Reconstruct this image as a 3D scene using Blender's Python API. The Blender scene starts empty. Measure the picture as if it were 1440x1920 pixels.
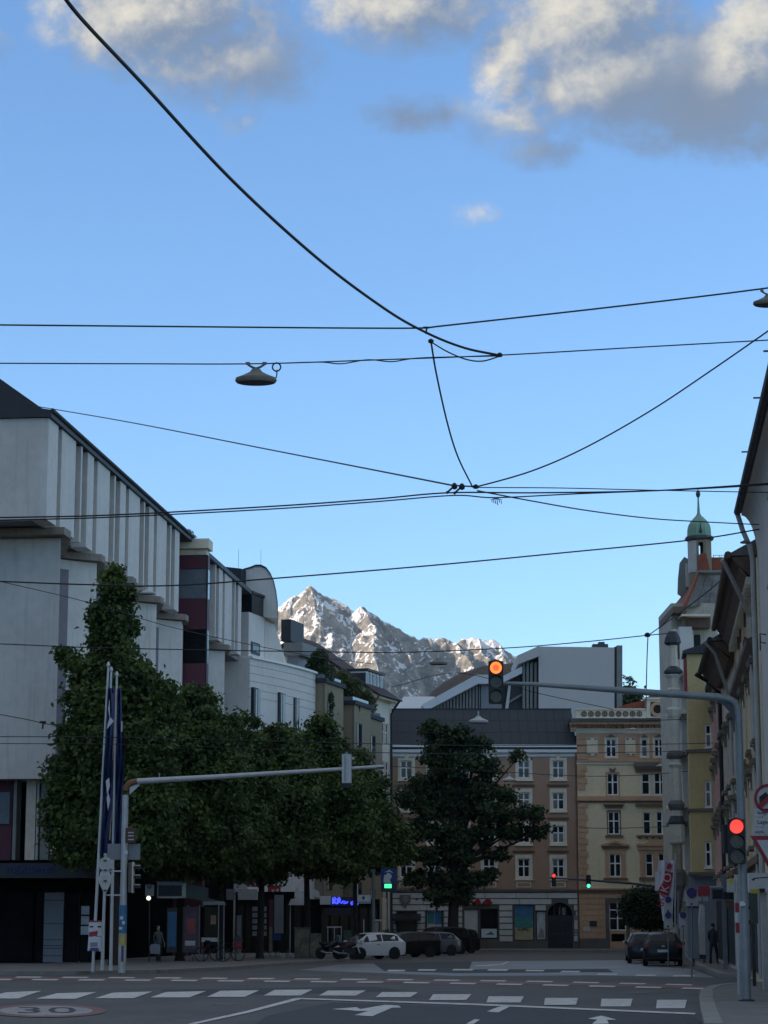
import bpy, bmesh, math, random
import numpy as np
from mathutils import Vector, Matrix
random.seed(7)
R = math.radians
scene = bpy.context.scene
C = scene.collection

# ------------------------------------------------------------------ camera
FPX, IW, IH, EYE = 4271.0, 1440.0, 1920.0, 1.6
PITCH = math.atan(784.0 / FPX)
cd = bpy.data.cameras.new('camera'); cam = bpy.data.objects.new('camera', cd); C.objects.link(cam)
cam.location = (0, 0, EYE); cam.rotation_euler = (R(90) + PITCH, 0, 0)
cd.sensor_fit = 'VERTICAL'; cd.sensor_height = 24.0; cd.lens = FPX / IH * 24.0
cd.clip_start = 0.5; cd.clip_end = 60000
scene.camera = cam

# ------------------------------------------------------------------ light
SUN_EL, SUN_H = R(17.0), Vector((-0.95, -0.31)).normalized()      # low sun from the left, a little behind
SUN_DIR = Vector((SUN_H.x * math.cos(SUN_EL), SUN_H.y * math.cos(SUN_EL), math.sin(SUN_EL)))
SKY_STRENGTH = 0.15
sd = bpy.data.lights.new('sun', 'SUN'); sun = bpy.data.objects.new('sun', sd); C.objects.link(sun)
sd.energy = 5.0; sd.angle = R(0.5); sd.color = (1.0, 0.84, 0.66)
sun.rotation_euler = (-SUN_DIR).to_track_quat('-Z', 'Y').to_euler()
scene.view_settings.view_transform = 'Standard'; scene.view_settings.look = 'None'
scene.view_settings.exposure = 0.80; scene.view_settings.gamma = 1.0
scene.view_settings.use_curve_mapping = False
scene.cycles.use_denoising = True
scene.cycles.max_bounces = 5
scene.cycles.caustics_reflective = False; scene.cycles.caustics_refractive = False


def ray(px, py):
    a = (px - IW / 2) / FPX; b = -(py - IH / 2) / FPX
    c, s = math.cos(PITCH), math.sin(PITCH)
    return Vector((a, c - b * s, s + b * c))


def P(px, py, Y):
    """the point of the place at forward distance Y that shows at this picture position"""
    d = ray(px, py); k = Y / d.y
    return Vector((d.x * k, Y, EYE + d.z * k))


def G(px, py, z=0.0):
    d = ray(px, py); k = (z - EYE) / d.z
    return Vector((d.x * k, d.y * k, z))


# ------------------------------------------------------------------ sky
world = bpy.data.worlds.new('World'); scene.world = world; world.use_nodes = True


class NT:
    """small helper to write node graphs"""
    def __init__(s, tree):
        s.t = tree; s.n = tree.nodes; s.l = tree.links

    def new(s, typ, **kw):
        n = s.n.new(typ)
        for k, v in kw.items():
            setattr(n, k, v)
        return n

    def set(s, n, i, v):
        if hasattr(v, 'is_linked') or isinstance(v, bpy.types.NodeSocket):
            s.l.new(v, n.inputs[i])
        else:
            n.inputs[i].default_value = v

    def m(s, op, a, b=None, c=None, clamp=False):
        n = s.new('ShaderNodeMath', operation=op, use_clamp=clamp)
        s.set(n, 0, a)
        if b is not None: s.set(n, 1, b)
        if c is not None: s.set(n, 2, c)
        return n.outputs[0]

    def noise(s, vec, scale, detail=4.0, rough=0.55, dist=0.0):
        n = s.new('ShaderNodeTexNoise')
        if vec is not None: s.l.new(vec, n.inputs['Vector'])
        n.inputs['Scale'].default_value = scale; n.inputs['Detail'].default_value = detail
        n.inputs['Roughness'].default_value = rough; n.inputs['Distortion'].default_value = dist
        return n.outputs['Fac']

    def ramp(s, fac, lo, hi, smooth=True):
        n = s.new('ShaderNodeMapRange', interpolation_type='SMOOTHSTEP' if smooth else 'LINEAR')
        s.set(n, 'Value', fac); n.inputs['From Min'].default_value = lo; n.inputs['From Max'].default_value = hi
        return n.outputs[0]

    def mix(s, fac, a, b, blend='MIX'):
        n = s.new('ShaderNodeMix', data_type='RGBA', blend_type=blend)
        s.set(n, 0, fac); s.set(n, 6, a); s.set(n, 7, b)
        return n.outputs[2]

    def mapping(s, vec, scale=(1, 1, 1), loc=(0, 0, 0)):
        n = s.new('ShaderNodeMapping'); s.l.new(vec, n.inputs[0])
        n.inputs['Scale'].default_value = scale; n.inputs['Location'].default_value = loc
        return n.outputs[0]


def build_sky():
    t = NT(world.node_tree)
    for n in list(t.n): t.n.remove(n)
    out = t.new('ShaderNodeOutputWorld'); bg = t.new('ShaderNodeBackground')
    t.l.new(bg.outputs[0], out.inputs[0])
    sky = t.new('ShaderNodeTexSky', sky_type='NISHITA')
    sky.sun_disc = False; sky.sun_elevation = SUN_EL
    sky.sun_rotation = math.atan2(SUN_H.x, SUN_H.y)
    sky.altitude = 600; sky.air_density = 1.0; sky.dust_density = 0.0; sky.ozone_density = 4.4
    # cloud density as a function of (azimuth, elevation) in degrees
    grp = bpy.data.node_groups.new('cloud_density', 'ShaderNodeTree')
    grp.interface.new_socket('Vector', in_out='INPUT', socket_type='NodeSocketVector')
    grp.interface.new_socket('Density', in_out='OUTPUT', socket_type='NodeSocketFloat')
    g = NT(grp); gi = g.new('NodeGroupInput'); go = g.new('NodeGroupOutput')
    sep = g.new('ShaderNodeSeparateXYZ'); g.l.new(gi.outputs[0], sep.inputs[0])
    az, el = sep.outputs[0], sep.outputs[1]

    def ae(px, py):
        d = ray(px, py).normalized()
        return math.degrees(math.atan2(d.x, d.y)), math.degrees(math.asin(d.z))
    clouds = [(290, 20, 200, 110, 1.25), (180, 60, 80, 80, .8), (420, 110, 190, 90, 1.0), (470, 60, 90, 90, .75), (455, 225, 75, 40, .50),
              (760, 5, 190, 85, 1.1), (850, 40, 110, 60, .7), (790, 215, 140, 44, .68), (960, 225, 140, 66, .66), (1020, 285, 100, 40, .64),
              (960, 110, 80, 110, .9), (1100, 50, 200, 130, 1.15), (1180, 140, 230, 105, 1.3), (1330, 155, 220, 115, 1.35),
              (1430, 60, 110, 130, 1.0), (1390, 265, 150, 50, .72), (885, 402, 72, 36, .54), (1245, 235, 80, 46, .66), (-60, 85, 120, 60, .5)]
    acc = None
    for px, py, rx, ry, w in clouds:
        a0, e0 = ae(px, py); sc = 57.3 / FPX
        ma = g.new('ShaderNodeVectorMath', operation='MULTIPLY_ADD'); g.l.new(gi.outputs[0], ma.inputs[0])
        ma.inputs[1].default_value = (1 / (rx * sc), 1 / (ry * sc), 0); ma.inputs[2].default_value = (-a0 / (rx * sc), -e0 / (ry * sc), 0)
        ln = g.new('ShaderNodeVectorMath', operation='LENGTH'); g.l.new(ma.outputs[0], ln.inputs[0])
        v = g.m('MULTIPLY_ADD', ln.outputs['Value'], -0.60 * w, w)
        acc = v if acc is None else g.m('MAXIMUM', acc, v)
    # broken cloud carried on overhead, unseen and thickened to lift the street light
    cn = g.noise(g.mapping(gi.outputs[0], (1, 1.9, 1), (31, 7, 0)), 0.10, 2.0)
    overhead_fill = g.m('MULTIPLY', g.ramp(el, 23.0, 27.5), g.ramp(cn, 0.26, 0.47))
    acc = g.m('MAXIMUM', acc, g.m('MULTIPLY', overhead_fill, 1.0))
    n1 = g.noise(g.mapping(gi.outputs[0], (1, 1.25, 1), (3.3, 1.2, 0)), 0.62, 7.0, 0.64, 0.35)
    n2 = g.noise(g.mapping(gi.outputs[0], (1, 1.1, 1), (8.1, 4.4, 2)), 2.4, 5.0, 0.6)
    d = g.m('ADD', acc, g.m('MULTIPLY', g.m('SUBTRACT', n1, 0.5), 1.0))
    d = g.m('ADD', d, g.m('MULTIPLY', g.m('SUBTRACT', n2, 0.5), 0.48))
    d = g.m('MULTIPLY', d, g.ramp(acc, 0.06, 0.40))
    g.l.new(d, go.inputs[0])

    tc = t.new('ShaderNodeTexCoord'); sx = t.new('ShaderNodeSeparateXYZ'); t.l.new(tc.outputs['Generated'], sx.inputs[0])
    azn = t.m('MULTIPLY', t.m('ARCTAN2', sx.outputs[0], sx.outputs[1]), 57.2958)
    eln = t.m('MULTIPLY', t.m('ARCSINE', sx.outputs[2]), 57.2958)
    cv = t.new('ShaderNodeCombineXYZ'); t.l.new(azn, cv.inputs[0]); t.l.new(eln, cv.inputs[1])
    d0 = t.new('ShaderNodeGroup', node_tree=grp); t.l.new(cv.outputs[0], d0.inputs[0])
    off = t.new('ShaderNodeVectorMath', operation='ADD'); t.l.new(cv.outputs[0], off.inputs[0]); off.inputs[1].default_value = (-0.75, 0.50, 0)
    d1 = t.new('ShaderNodeGroup', node_tree=grp); t.l.new(off.outputs[0], d1.inputs[0])
    alpha = t.ramp(d0.outputs[0], 0.10, 0.78)
    bright = None
    for px, py, rx, ry in ((270, 20, 240, 130), (700, 0, 170, 80), (955, 120, 90, 130), (1080, 40, 200, 110), (1080, 165, 60, 45), (1425, 50, 110, 120), (885, 402, 90, 50), (455, 225, 80, 50)):
        a0, e0 = ae(px, py); sc = 57.3 / FPX
        ma = t.new('ShaderNodeVectorMath', operation='MULTIPLY_ADD'); t.l.new(cv.outputs[0], ma.inputs[0])
        ma.inputs[1].default_value = (1 / (rx * sc), 1 / (ry * sc), 0); ma.inputs[2].default_value = (-a0 / (rx * sc), -e0 / (ry * sc), 0)
        ln = t.new('ShaderNodeVectorMath', operation='LENGTH'); t.l.new(ma.outputs[0], ln.inputs[0])
        v = t.m('MULTIPLY_ADD', ln.outputs['Value'], -0.62, 1.0)
        bright = v if bright is None else t.m('MAXIMUM', bright, v)
    bright = t.m('MAXIMUM', bright, t.m('MULTIPLY', t.ramp(eln, 23.5, 27.0), 1.0))  # unseen overhead cloud kept bright to light the street
    lit = t.m('ADD', t.m('MULTIPLY', t.m('SUBTRACT', d0.outputs[0], d1.outputs[0]), 0.85), 0.34, clamp=True)
    lit = t.m('MULTIPLY', t.ramp(lit, 0.05, 0.95), t.ramp(bright, 0.0, 0.62))
    thin = t.ramp(d0.outputs[0], 0.2, 1.25)
    shade = t.mix(thin, (0.115, 0.175, 0.285, 1), (0.125, 0.157, 0.212, 1))
    ccol = t.mix(lit, shade, (0.50, 0.46, 0.38, 1))
    k = t.new('ShaderNodeMix', data_type='RGBA', blend_type='MULTIPLY'); k.inputs[0].default_value = 1.0
    t.l.new(ccol, k.inputs[6]); k.inputs[7].default_value = (1 / SKY_STRENGTH,) * 3 + (1,)
    up = t.ramp(eln, 1.0, 3.0)
    final = t.mix(t.m('MULTIPLY', t.m('MULTIPLY', alpha, 0.93), up), sky.outputs[0], k.outputs[2])
    t.l.new(final, bg.inputs[0]); bg.inputs[1].default_value = SKY_STRENGTH


build_sky()
world.cycles.sampling_method = 'MANUAL'; world.cycles.sample_map_resolution = 256

# ------------------------------------------------------------------ mesh helpers
MATS = {}


class MB:
    """collects shapes; build() links them as one mesh object. Local axes: x along the facade, n outward (= -y), z up."""
    def __init__(s): s.v = []; s.f = []

    def add(s, vs, fs):
        o = len(s.v); s.v += [tuple(p) for p in vs]; s.f += [tuple(i + o for i in q) for q in fs]; return s

    def box(s, u0, u1, n0, n1, z0, z1):
        u0, u1 = min(u0, u1), max(u0, u1); n0, n1 = min(n0, n1), max(n0, n1); z0, z1 = min(z0, z1), max(z0, z1)
        p = [(u, -n, z) for z in (z0, z1) for n in (n1, n0) for u in (u0, u1)]
        return s.add(p, [(0, 2, 3, 1), (4, 5, 7, 6), (0, 1, 5, 4), (2, 6, 7, 3), (0, 4, 6, 2), (1, 3, 7, 5)])

    def prism(s, poly, n0, n1):
        """polygon in (u,z) counter-clockwise seen from outside, from depth n0 (back) to n1 (front)"""
        k = len(poly)
        vs = [(u, -n1, z) for u, z in poly] + [(u, -n0, z) for u, z in poly]
        fs = [tuple(range(k)), tuple(range(2 * k - 1, k - 1, -1))]
        fs += [(i, i + k, (i + 1) % k + k, (i + 1) % k) for i in range(k)]
        return s.add(vs, fs)

    def plan(s, poly, z0, z1):
        """polygon in (x,y) counter-clockwise from above, extruded z0..z1"""
        k = len(poly)
        vs = [(x, y, z0) for x, y in poly] + [(x, y, z1) for x, y in poly]
        fs = [tuple(range(k - 1, -1, -1)), tuple(range(k, 2 * k))]
        fs += [(i, (i + 1) % k, (i + 1) % k + k, i + k) for i in range(k)]
        return s.add(vs, fs)

    def sweep(s, prof, u0, u1):
        """profile in (n,z) swept along u"""
        k = len(prof)
        vs = [(u0, -n, z) for n, z in prof] + [(u1, -n, z) for n, z in prof]
        fs = [tuple(range(k)), tuple(range(2 * k - 1, k - 1, -1))]
        fs += [(i, i + k, (i + 1) % k + k, (i + 1) % k) for i in range(k)]
        return s.add(vs, fs)

    def tube(s, pts, r, n=8):
        pts = [Vector(p) for p in pts]; m = len(pts)
        rs = r if isinstance(r, (list, tuple)) else [r] * m
        vs = []; t0 = None; a = None
        for i, p in enumerate(pts):
            t = (pts[min(i + 1, m - 1)] - pts[max(i - 1, 0)]).normalized()
            if a is None:
                a = t.orthogonal().normalized()
            else:
                a = (a - t * a.dot(t)); a = a.normalized() if a.length > 1e-6 else t.orthogonal().normalized()
            b = t.cross(a)
            for k in range(n):
                q = 2 * math.pi * k / n
                vs.append(p + (a * math.cos(q) + b * math.sin(q)) * rs[i])
        fs = [(i * n + k, i * n + (k + 1) % n, (i + 1) * n + (k + 1) % n, (i + 1) * n + k) for i in range(m - 1) for k in range(n)]
        fs += [tuple(range(n - 1, -1, -1)), tuple(range((m - 1) * n, m * n))]
        return s.add(vs, fs)

    def lathe(s, prof, c=(0, 0, 0), n=16, sx=1.0, sy=1.0, ph=0.0):
        """profile of (radius, z)"""
        vs = [(c[0] + r * sx * math.cos(ph + 2 * math.pi * k / n), c[1] + r * sy * math.sin(ph + 2 * math.pi * k / n), c[2] + z) for r, z in prof for k in range(n)]
        m = len(prof)
        fs = [(i * n + k, i * n + (k + 1) % n, (i + 1) * n + (k + 1) % n, (i + 1) * n + k) for i in range(m - 1) for k in range(n)]
        fs += [tuple(range(n - 1, -1, -1)), tuple(range((m - 1) * n, m * n))]
        return s.add(vs, fs)

    def disc(s, u, z, r, n0, n1, k=24, hole=0.0):
        """round plate standing in the facade plane"""
        if hole <= 0:
            return s.prism([(u + r * math.cos(2 * math.pi * i / k), z + r * math.sin(2 * math.pi * i / k)) for i in range(k)], n0, n1)
        vs = []
        for nn, rr in ((n1, r), (n1, hole), (n0, hole), (n0, r)):
            vs += [(u + rr * math.cos(2 * math.pi * i / k), -nn, z + rr * math.sin(2 * math.pi * i / k)) for i in range(k)]
        fs = [(a * k + i, ((a + 1) % 4) * k + i, ((a + 1) % 4) * k + (i + 1) % k, a * k + (i + 1) % k) for a in range(4) for i in range(k)]
        return s.add(vs, fs)

    def mesh(s, name, m, smooth=False):
        me = bpy.data.meshes.new(name); me.from_pydata(s.v, [], s.f)
        bm = bmesh.new(); bm.from_mesh(me); bmesh.ops.recalc_face_normals(bm, faces=bm.faces); bm.to_mesh(me); bm.free()
        me.materials.append(MATS[m] if isinstance(m, str) else m)
        if smooth:
            me.polygons.foreach_set('use_smooth', [True] * len(me.polygons))
            try: me.set_sharp_from_angle(angle=R(38))
            except Exception: pass
        return me

    def build(s, name, m, parent=None, loc=(0, 0, 0), rz=0.0, smooth=False):
        return link(name, s.mesh(name, m, smooth), parent, loc, rz)


def link(name, me, parent=None, loc=(0, 0, 0), rz=0.0):
    o = bpy.data.objects.new(name, me); C.objects.link(o)
    o.parent = parent; o.location = loc; o.rotation_euler = (0, 0, rz)
    return o


def tag(o, label, cat, group=None):
    o['label'] = label; o['category'] = cat
    if group: o['group'] = group
    return o


def structure(o, kind='structure'):
    o['kind'] = kind; return o


def thing(name, label, cat, loc=(0, 0, 0), rz=0.0, group=None):
    o = bpy.data.objects.new(name, None); C.objects.link(o); o.empty_display_size = 0.3
    o.location = loc; o.rotation_euler = (0, 0, rz)
    return tag(o, label, cat, group)


def copy_tree(o, parent=None):
    c = o.copy(); C.objects.link(c); c.parent = parent
    for ch in list(o.children):
        copy_tree(ch, c)
    return c


class Fac:
    """a facade standing on the ground: a root Empty with its local frame, and a way to read positions on its plane"""
    def __init__(s, root):
        s.root = root; s.o = Vector(root.location); a = root.rotation_euler[2]
        s.u = Vector((math.cos(a), math.sin(a), 0)); s.n = Vector((math.sin(a), -math.cos(a), 0))

    def hit(s, px, py, n=0.0):
        d = ray(px, py); e = Vector((0, 0, EYE)); q = s.o + s.n * n
        k = (q - e).dot(s.n) / d.dot(s.n); p = e + d * k
        return (p - s.o).dot(s.u), p.z

    def U(s, px, n=0.0, py=1700): return s.hit(px, py, n)[0]

    def part(s, name, mb, m, parent=None, smooth=False):
        return mb.build(name, m, parent or s.root, smooth=smooth)


def wall_shell(u0, u1, z0, z1, holes, depth=0.22):
    """wall skin with real openings and reveals (front at n=0)"""
    mb = MB()
    us = sorted({u0, u1, *[h[0] for h in holes], *[h[1] for h in holes]}); zs = sorted({z0, z1, *[h[2] for h in holes], *[h[3] for h in holes]})
    us = [u for u in us if u0 <= u <= u1]; zs = [z for z in zs if z0 <= z <= z1]
    for a, b in zip(us, us[1:]):
        run = None
        for c, d in zip(zs, zs[1:]):
            mu, mz = (a + b) / 2, (c + d) / 2
            if any(h[0] < mu < h[1] and h[2] < mz < h[3] for h in holes): continue
            mb.add([(a, 0, c), (b, 0, c), (b, 0, d), (a, 0, d)], [(0, 1, 2, 3)])
    for a, b, c, d in holes:
        y = depth
        mb.add([(a, 0, c), (b, 0, c), (b, 0, d), (a, 0, d), (a, y, c), (b, y, c), (b, y, d), (a, y, d)],
               [(0, 4, 5, 1), (1, 5, 6, 2), (2, 6, 7, 3), (3, 7, 4, 0)])
    mb.add([(u0, 0, z0), (u1, 0, z0), (u1, 0, z1), (u0, 0, z1), (u0, depth + .1, z0), (u1, depth + .1, z0), (u1, depth + .1, z1), (u0, depth + .1, z1)],
           [(0, 3, 7, 4), (1, 5, 6, 2), (3, 2, 6, 7)])
    return mb


WIN_CACHE = {}; WRNG = random.Random(5)


def window(fac, u0, u1, z0, z1, cols=2, split=(0.62,), depth=0.16, fw=0.07, mw=0.05, fm='win_white', glass='glass', name='window', parent=None):
    """frame with muntins (part) and panes (sub-parts); sits depth behind the wall face"""
    w, h = round(u1 - u0, 2), round(z1 - z0, 2); key = (w, h, cols, split, depth, fw, mw, fm)
    if key not in WIN_CACHE:
        mb = MB(); a, b = -depth, -depth + 0.07
        mb.box(0, fw, a, b, 0, h).box(w - fw, w, a, b, 0, h).box(fw, w - fw, a, b, 0, fw).box(fw, w - fw, a, b, h - fw, h)
        iw, ih = w - 2 * fw, h - 2 * fw
        xs = [fw + iw * i / cols for i in range(cols + 1)]; zs = [fw] + [fw + ih * t for t in split] + [h - fw]
        for x in xs[1:-1]: mb.box(x - mw, x + mw, a, b - .005, fw, h - fw)
        for z in zs[1:-1]:
            for x0, x1 in zip(xs, xs[1:]):
                mb.box(x0 + (mw if x0 > fw + .01 else 0), x1 - (mw if x1 < w - fw - .01 else 0), a, b - .01, z - mw * .8, z + mw * .8)
        cells = []
        for x0, x1 in zip(xs, xs[1:]):
            for c, d in zip(zs, zs[1:]):
                cells.append((x0, c, x1 - x0, d - c))
        WIN_CACHE[key] = (mb.mesh(name, fm), cells, {})
    me, cells, panes = WIN_CACHE[key]
    wo = link(name, me, parent or fac.root, (u0, 0, z0))
    for x, z, pw, ph in cells:
        gm = 'glass_curtain' if glass == 'glass' and WRNG.random() < .16 else glass
        k = (round(pw, 3), round(ph, 3), gm)
        if k not in panes:
            panes[k] = MB().box(0, pw, -depth + .015, -depth + .03, 0, ph).mesh('pane', gm)
        link('pane', panes[k], wo, (x, 0, z))
    return wo


def text_mesh(body, size, m, name, extrude=0.004, align='CENTER', font_scale=(1, 1)):
    cu = bpy.data.curves.new(name, 'FONT'); cu.body = body; cu.size = size; cu.extrude = extrude; cu.align_x = align; cu.align_y = 'CENTER'; cu.resolution_u = 2
    o = bpy.data.objects.new(name, cu); me = bpy.data.meshes.new_from_object(o)
    me.transform(Matrix.Rotation(R(90), 4, 'X')); me.transform(Matrix.Diagonal((font_scale[0], 1, font_scale[1], 1)))
    me.materials.clear(); me.materials.append(MATS[m]); me.name = name
    bpy.data.objects.remove(o); bpy.data.curves.remove(cu)
    return me


# ------------------------------------------------------------------ materials
def mat(name, col, rough=0.8, var=0.12, scale=3.0, bump=0.0, bscale=40.0, metal=0.0, streak=0.0, spec=0.5, emit=None, estr=0.0, coat=0.0, dirt=None):
    m = bpy.data.materials.new(name); m.use_nodes = True; MATS[name] = m
    t = NT(m.node_tree); b = t.n['Principled BSDF']
    b.inputs['Roughness'].default_value = rough; b.inputs['Metallic'].default_value = metal
    b.inputs['Specular IOR Level'].default_value = spec
    if coat: b.inputs['Coat Weight'].default_value = coat; b.inputs['Coat Roughness'].default_value = 0.05
    tc = t.new('ShaderNodeTexCoord'); v = tc.outputs['Object']
    c = (*col, 1)
    if var > 0:
        lo = tuple(x * (1 - var) for x in col) + (1,); hi = tuple(min(1, x * (1 + var * .7)) for x in col) + (1,)
        n = t.m('ADD', t.m('MULTIPLY', t.noise(v, scale, 5), 0.6), t.m('MULTIPLY', t.noise(v, scale * 7.3, 4), 0.4))
        cc = t.mix(t.ramp(n, 0.36, 0.64), lo, hi)
        if streak > 0:
            sn = t.noise(t.mapping(v, (3.1, 3.1, 0.16)), 1.6, 5, 0.6)
            cc = t.mix(t.m('MULTIPLY', t.ramp(sn, 0.52, 0.74), streak), cc, tuple(x * .45 for x in col) + (1,))
        if dirt:
            dn = t.noise(v, dirt[1], 6, 0.65)
            cc = t.mix(t.m('MULTIPLY', t.ramp(dn, 0.5, 0.7), dirt[2]), cc, (*dirt[0], 1))
        t.l.new(cc, b.inputs['Base Color'])
        rn = t.new('ShaderNodeMapRange'); t.l.new(n, rn.inputs[0]); rn.inputs[1].default_value = .3; rn.inputs[2].default_value = .7
        rn.inputs[3].default_value = max(0.02, rough - .08); rn.inputs[4].default_value = min(1, rough + .08)
        t.l.new(rn.outputs[0], b.inputs['Roughness'])
    else:
        b.inputs['Base Color'].default_value = c
    if bump > 0:
        bn = t.new('ShaderNodeBump'); bn.inputs['Strength'].default_value = bump; bn.inputs['Distance'].default_value = 0.02
        t.l.new(t.noise(v, bscale, 5, 0.6), bn.inputs['Height']); t.l.new(bn.outputs[0], b.inputs['Normal'])
    if emit:
        b.inputs['Emission Color'].default_value = (*emit, 1); b.inputs['Emission Strength'].default_value = estr
    return m


mat('concrete', (0.68, 0.645, 0.595), 0.85, 0.09, 0.35, 0.2, 25, streak=0.32)
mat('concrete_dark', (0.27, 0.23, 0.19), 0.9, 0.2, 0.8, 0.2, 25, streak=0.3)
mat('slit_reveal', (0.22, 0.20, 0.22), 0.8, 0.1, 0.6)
mat('roof_dark', (0.035, 0.038, 0.045), 0.6, 0.2, 1.5)
mat('roof_slate', (0.042, 0.050, 0.058), 0.7, 0.16, 1.2, 0.2, 6, spec=0.25)
mat('burgundy', (0.10, 0.022, 0.04), 0.6, 0.12, 1.0)
mat('black_trim', (0.015, 0.015, 0.018), 0.55, 0.15, 3)
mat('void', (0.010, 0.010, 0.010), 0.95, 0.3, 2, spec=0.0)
mat('glass', (0.012, 0.016, 0.022), 0.08, 0.4, 0.6, spec=0.35)
mat('glass_dim', (0.008, 0.009, 0.011), 0.15, 0.4, 0.6, spec=0.12)
mat('glass_curtain', (0.20, 0.20, 0.185), 0.35, 0.3, 1.2, spec=0.3)
mat('glass_grey', (0.16, 0.19, 0.22), 0.15, 0.15, 0.6)
mat('win_white', (0.85, 0.85, 0.82), 0.5, 0.06, 4)
mat('plaster_white', (0.74, 0.71, 0.66), 0.85, 0.06, 0.5, 0.12, 30, streak=0.18)
mat('plaster_cream', (0.70, 0.64, 0.52), 0.85, 0.08, 0.6, 0.12, 30, streak=0.2)
mat('plaster_olive', (0.29, 0.245, 0.16), 0.9, 0.1, 0.6, 0.15, 30, streak=0.25)
mat('plaster_brown', (0.42, 0.27, 0.185), 0.88, 0.08, 0.5, 0.15, 25, streak=0.15)
mat('plaster_yellow', (0.82, 0.68, 0.44), 0.88, 0.08, 0.5, 0.15, 25, streak=0.18)
mat('trim_orange', (0.58, 0.35, 0.215), 0.85, 0.12, 0.9, 0.15, 25, streak=0.2)
mat('trim_cream', (0.78, 0.70, 0.54), 0.85, 0.1, 0.9, 0.12, 30, streak=0.2)
mat('trim_brown', (0.20, 0.125, 0.085), 0.85, 0.15, 0.9, 0.15, 25)
mat('stone_pale', (0.60, 0.60, 0.57), 0.85, 0.1, 0.8, 0.2, 25, streak=0.15)
mat('stone_dark', (0.13, 0.12, 0.11), 0.9, 0.2, 1.0, 0.3, 15)
mat('plaster_bay', (0.58, 0.46, 0.22), 0.88, 0.1, 0.6, 0.15, 30, streak=0.25)
mat('plaster_pink', (0.68, 0.45, 0.38), 0.88, 0.14, 0.6, 0.15, 30, streak=0.35)
mat('plaster_beige', (0.68, 0.59, 0.47), 0.88, 0.14, 0.6, 0.15, 30, streak=0.45)
mat('plaster_ochre', (0.72, 0.56, 0.34), 0.88, 0.16, 0.7, 0.2, 30, streak=0.55)
mat('plaster_grey', (0.66, 0.62, 0.56), 0.88, 0.08, 0.6, 0.15, 30, streak=0.25)
mat('plaster_green', (0.52, 0.49, 0.40), 0.85, 0.14, 0.7, 0.15, 30, streak=0.35)
mat('roof_maroon', (0.050, 0.024, 0.026), 0.8, 0.2, 2.5, 0.3, 10)
mat('wood_eave', (0.15, 0.098, 0.070), 0.75, 0.25, 2.0, 0.2, 20)
mat('tile_red', (0.30, 0.085, 0.045), 0.8, 0.2, 2.5, 0.4, 12)
mat('tile_grey', (0.20, 0.185, 0.17), 0.75, 0.15, 2.5, 0.3, 12)
mat('copper', (0.22, 0.40, 0.30), 0.65, 0.14, 1.2, streak=0.25)
mat('copper_dark', (0.06, 0.085, 0.07), 0.6, 0.2, 2)
mat('steel', (0.23, 0.255, 0.265), 0.5, 0.12, 3, metal=0.25, streak=0.2)
mat('steel_light', (0.50, 0.52, 0.52), 0.45, 0.1, 3, metal=0.2, streak=0.15)
mat('steel_dark', (0.05, 0.055, 0.06), 0.5, 0.2, 3, metal=0.2)
mat('rust', (0.22, 0.12, 0.06), 0.8, 0.3, 5)
mat('wire', (0.012, 0.012, 0.014), 0.6, 0.2, 8)
mat('lamp_grey', (0.19, 0.18, 0.15), 0.6, 0.12, 4)
mat('signal_black', (0.010, 0.010, 0.011), 0.55, 0.3, 5)
mat('lens_off', (0.012, 0.010, 0.008), 0.25, 0.3, 5)
mat('lens_red', (0.5, 0.05, 0.02), 0.4, 0, emit=(1.0, 0.045, 0.035), estr=0.95)
mat('lens_orange', (0.5, 0.05, 0.02), 0.4, 0, emit=(1.0, 0.20, 0.035), estr=1.05)
mat('lens_orange_core', (0.5, 0.05, 0.02), 0.4, 0, emit=(1.0, 0.085, 0.02), estr=.9)
mat('lens_green', (0.05, 0.4, 0.25), 0.4, 0, emit=(0.10, 1.0, 0.62), estr=.8)
mat('neon_blue', (0.05, 0.05, 0.5), 0.4, 0, emit=(0.04, 0.06, 1.0), estr=1.3)
mat('led_green', (0.05, 0.4, 0.2), 0.4, 0, emit=(0.06, 1.0, 0.30), estr=1.1)
mat('lamp_white', (0.8, 0.8, 0.7), 0.4, 0, emit=(1, 0.95, 0.8), estr=1.0)
mat('sign_white', (0.60, 0.62, 0.62), 0.5, 0.06, 3)
mat('sign_white_dirty', (0.48, 0.49, 0.46), 0.6, 0.12, 3)
mat('sign_red', (0.33, 0.022, 0.035), 0.5, 0.08, 3)
mat('sign_blue', (0.03, 0.04, 0.22), 0.5, 0.08, 3)
mat('sign_yellow', (0.55, 0.45, 0.06), 0.5, 0.1, 3)
mat('sign_brown', (0.085, 0.04, 0.035), 0.6, 0.1, 3)
mat('sign_grey', (0.22, 0.23, 0.25), 0.5, 0.08, 3)
mat('sign_dark', (0.02, 0.022, 0.03), 0.5, 0.1, 3)
mat('purple_blue', (0.06, 0.045, 0.17), 0.5, 0.08, 3)
mat('neon_off_blue', (0.012, 0.035, 0.20), 0.5, 0.1, 3)
mat('flag_navy', (0.022, 0.045, 0.135), 0.85, 0.2, 2.0)
mat('flag_white', (0.62, 0.62, 0.66), 0.85, 0.08, 2.0)
mat('flag_red', (0.38, 0.03, 0.04), 0.85, 0.1, 2.0)
mat('poster_blue', (0.05, 0.17, 0.33), 0.5, 0.2, 2.5)
mat('poster_teal', (0.05, 0.24, 0.24), 0.5, 0.2, 2.5)
mat('poster_sand', (0.42, 0.36, 0.22), 0.5, 0.15, 2.5)
mat('poster_pale', (0.52, 0.54, 0.55), 0.5, 0.2, 2.0)
mat('poster_red', (0.30, 0.06, 0.05), 0.5, 0.35, 3.0)
mat('poster_dark', (0.10, 0.05, 0.09), 0.5, 0.4, 3.0)
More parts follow.
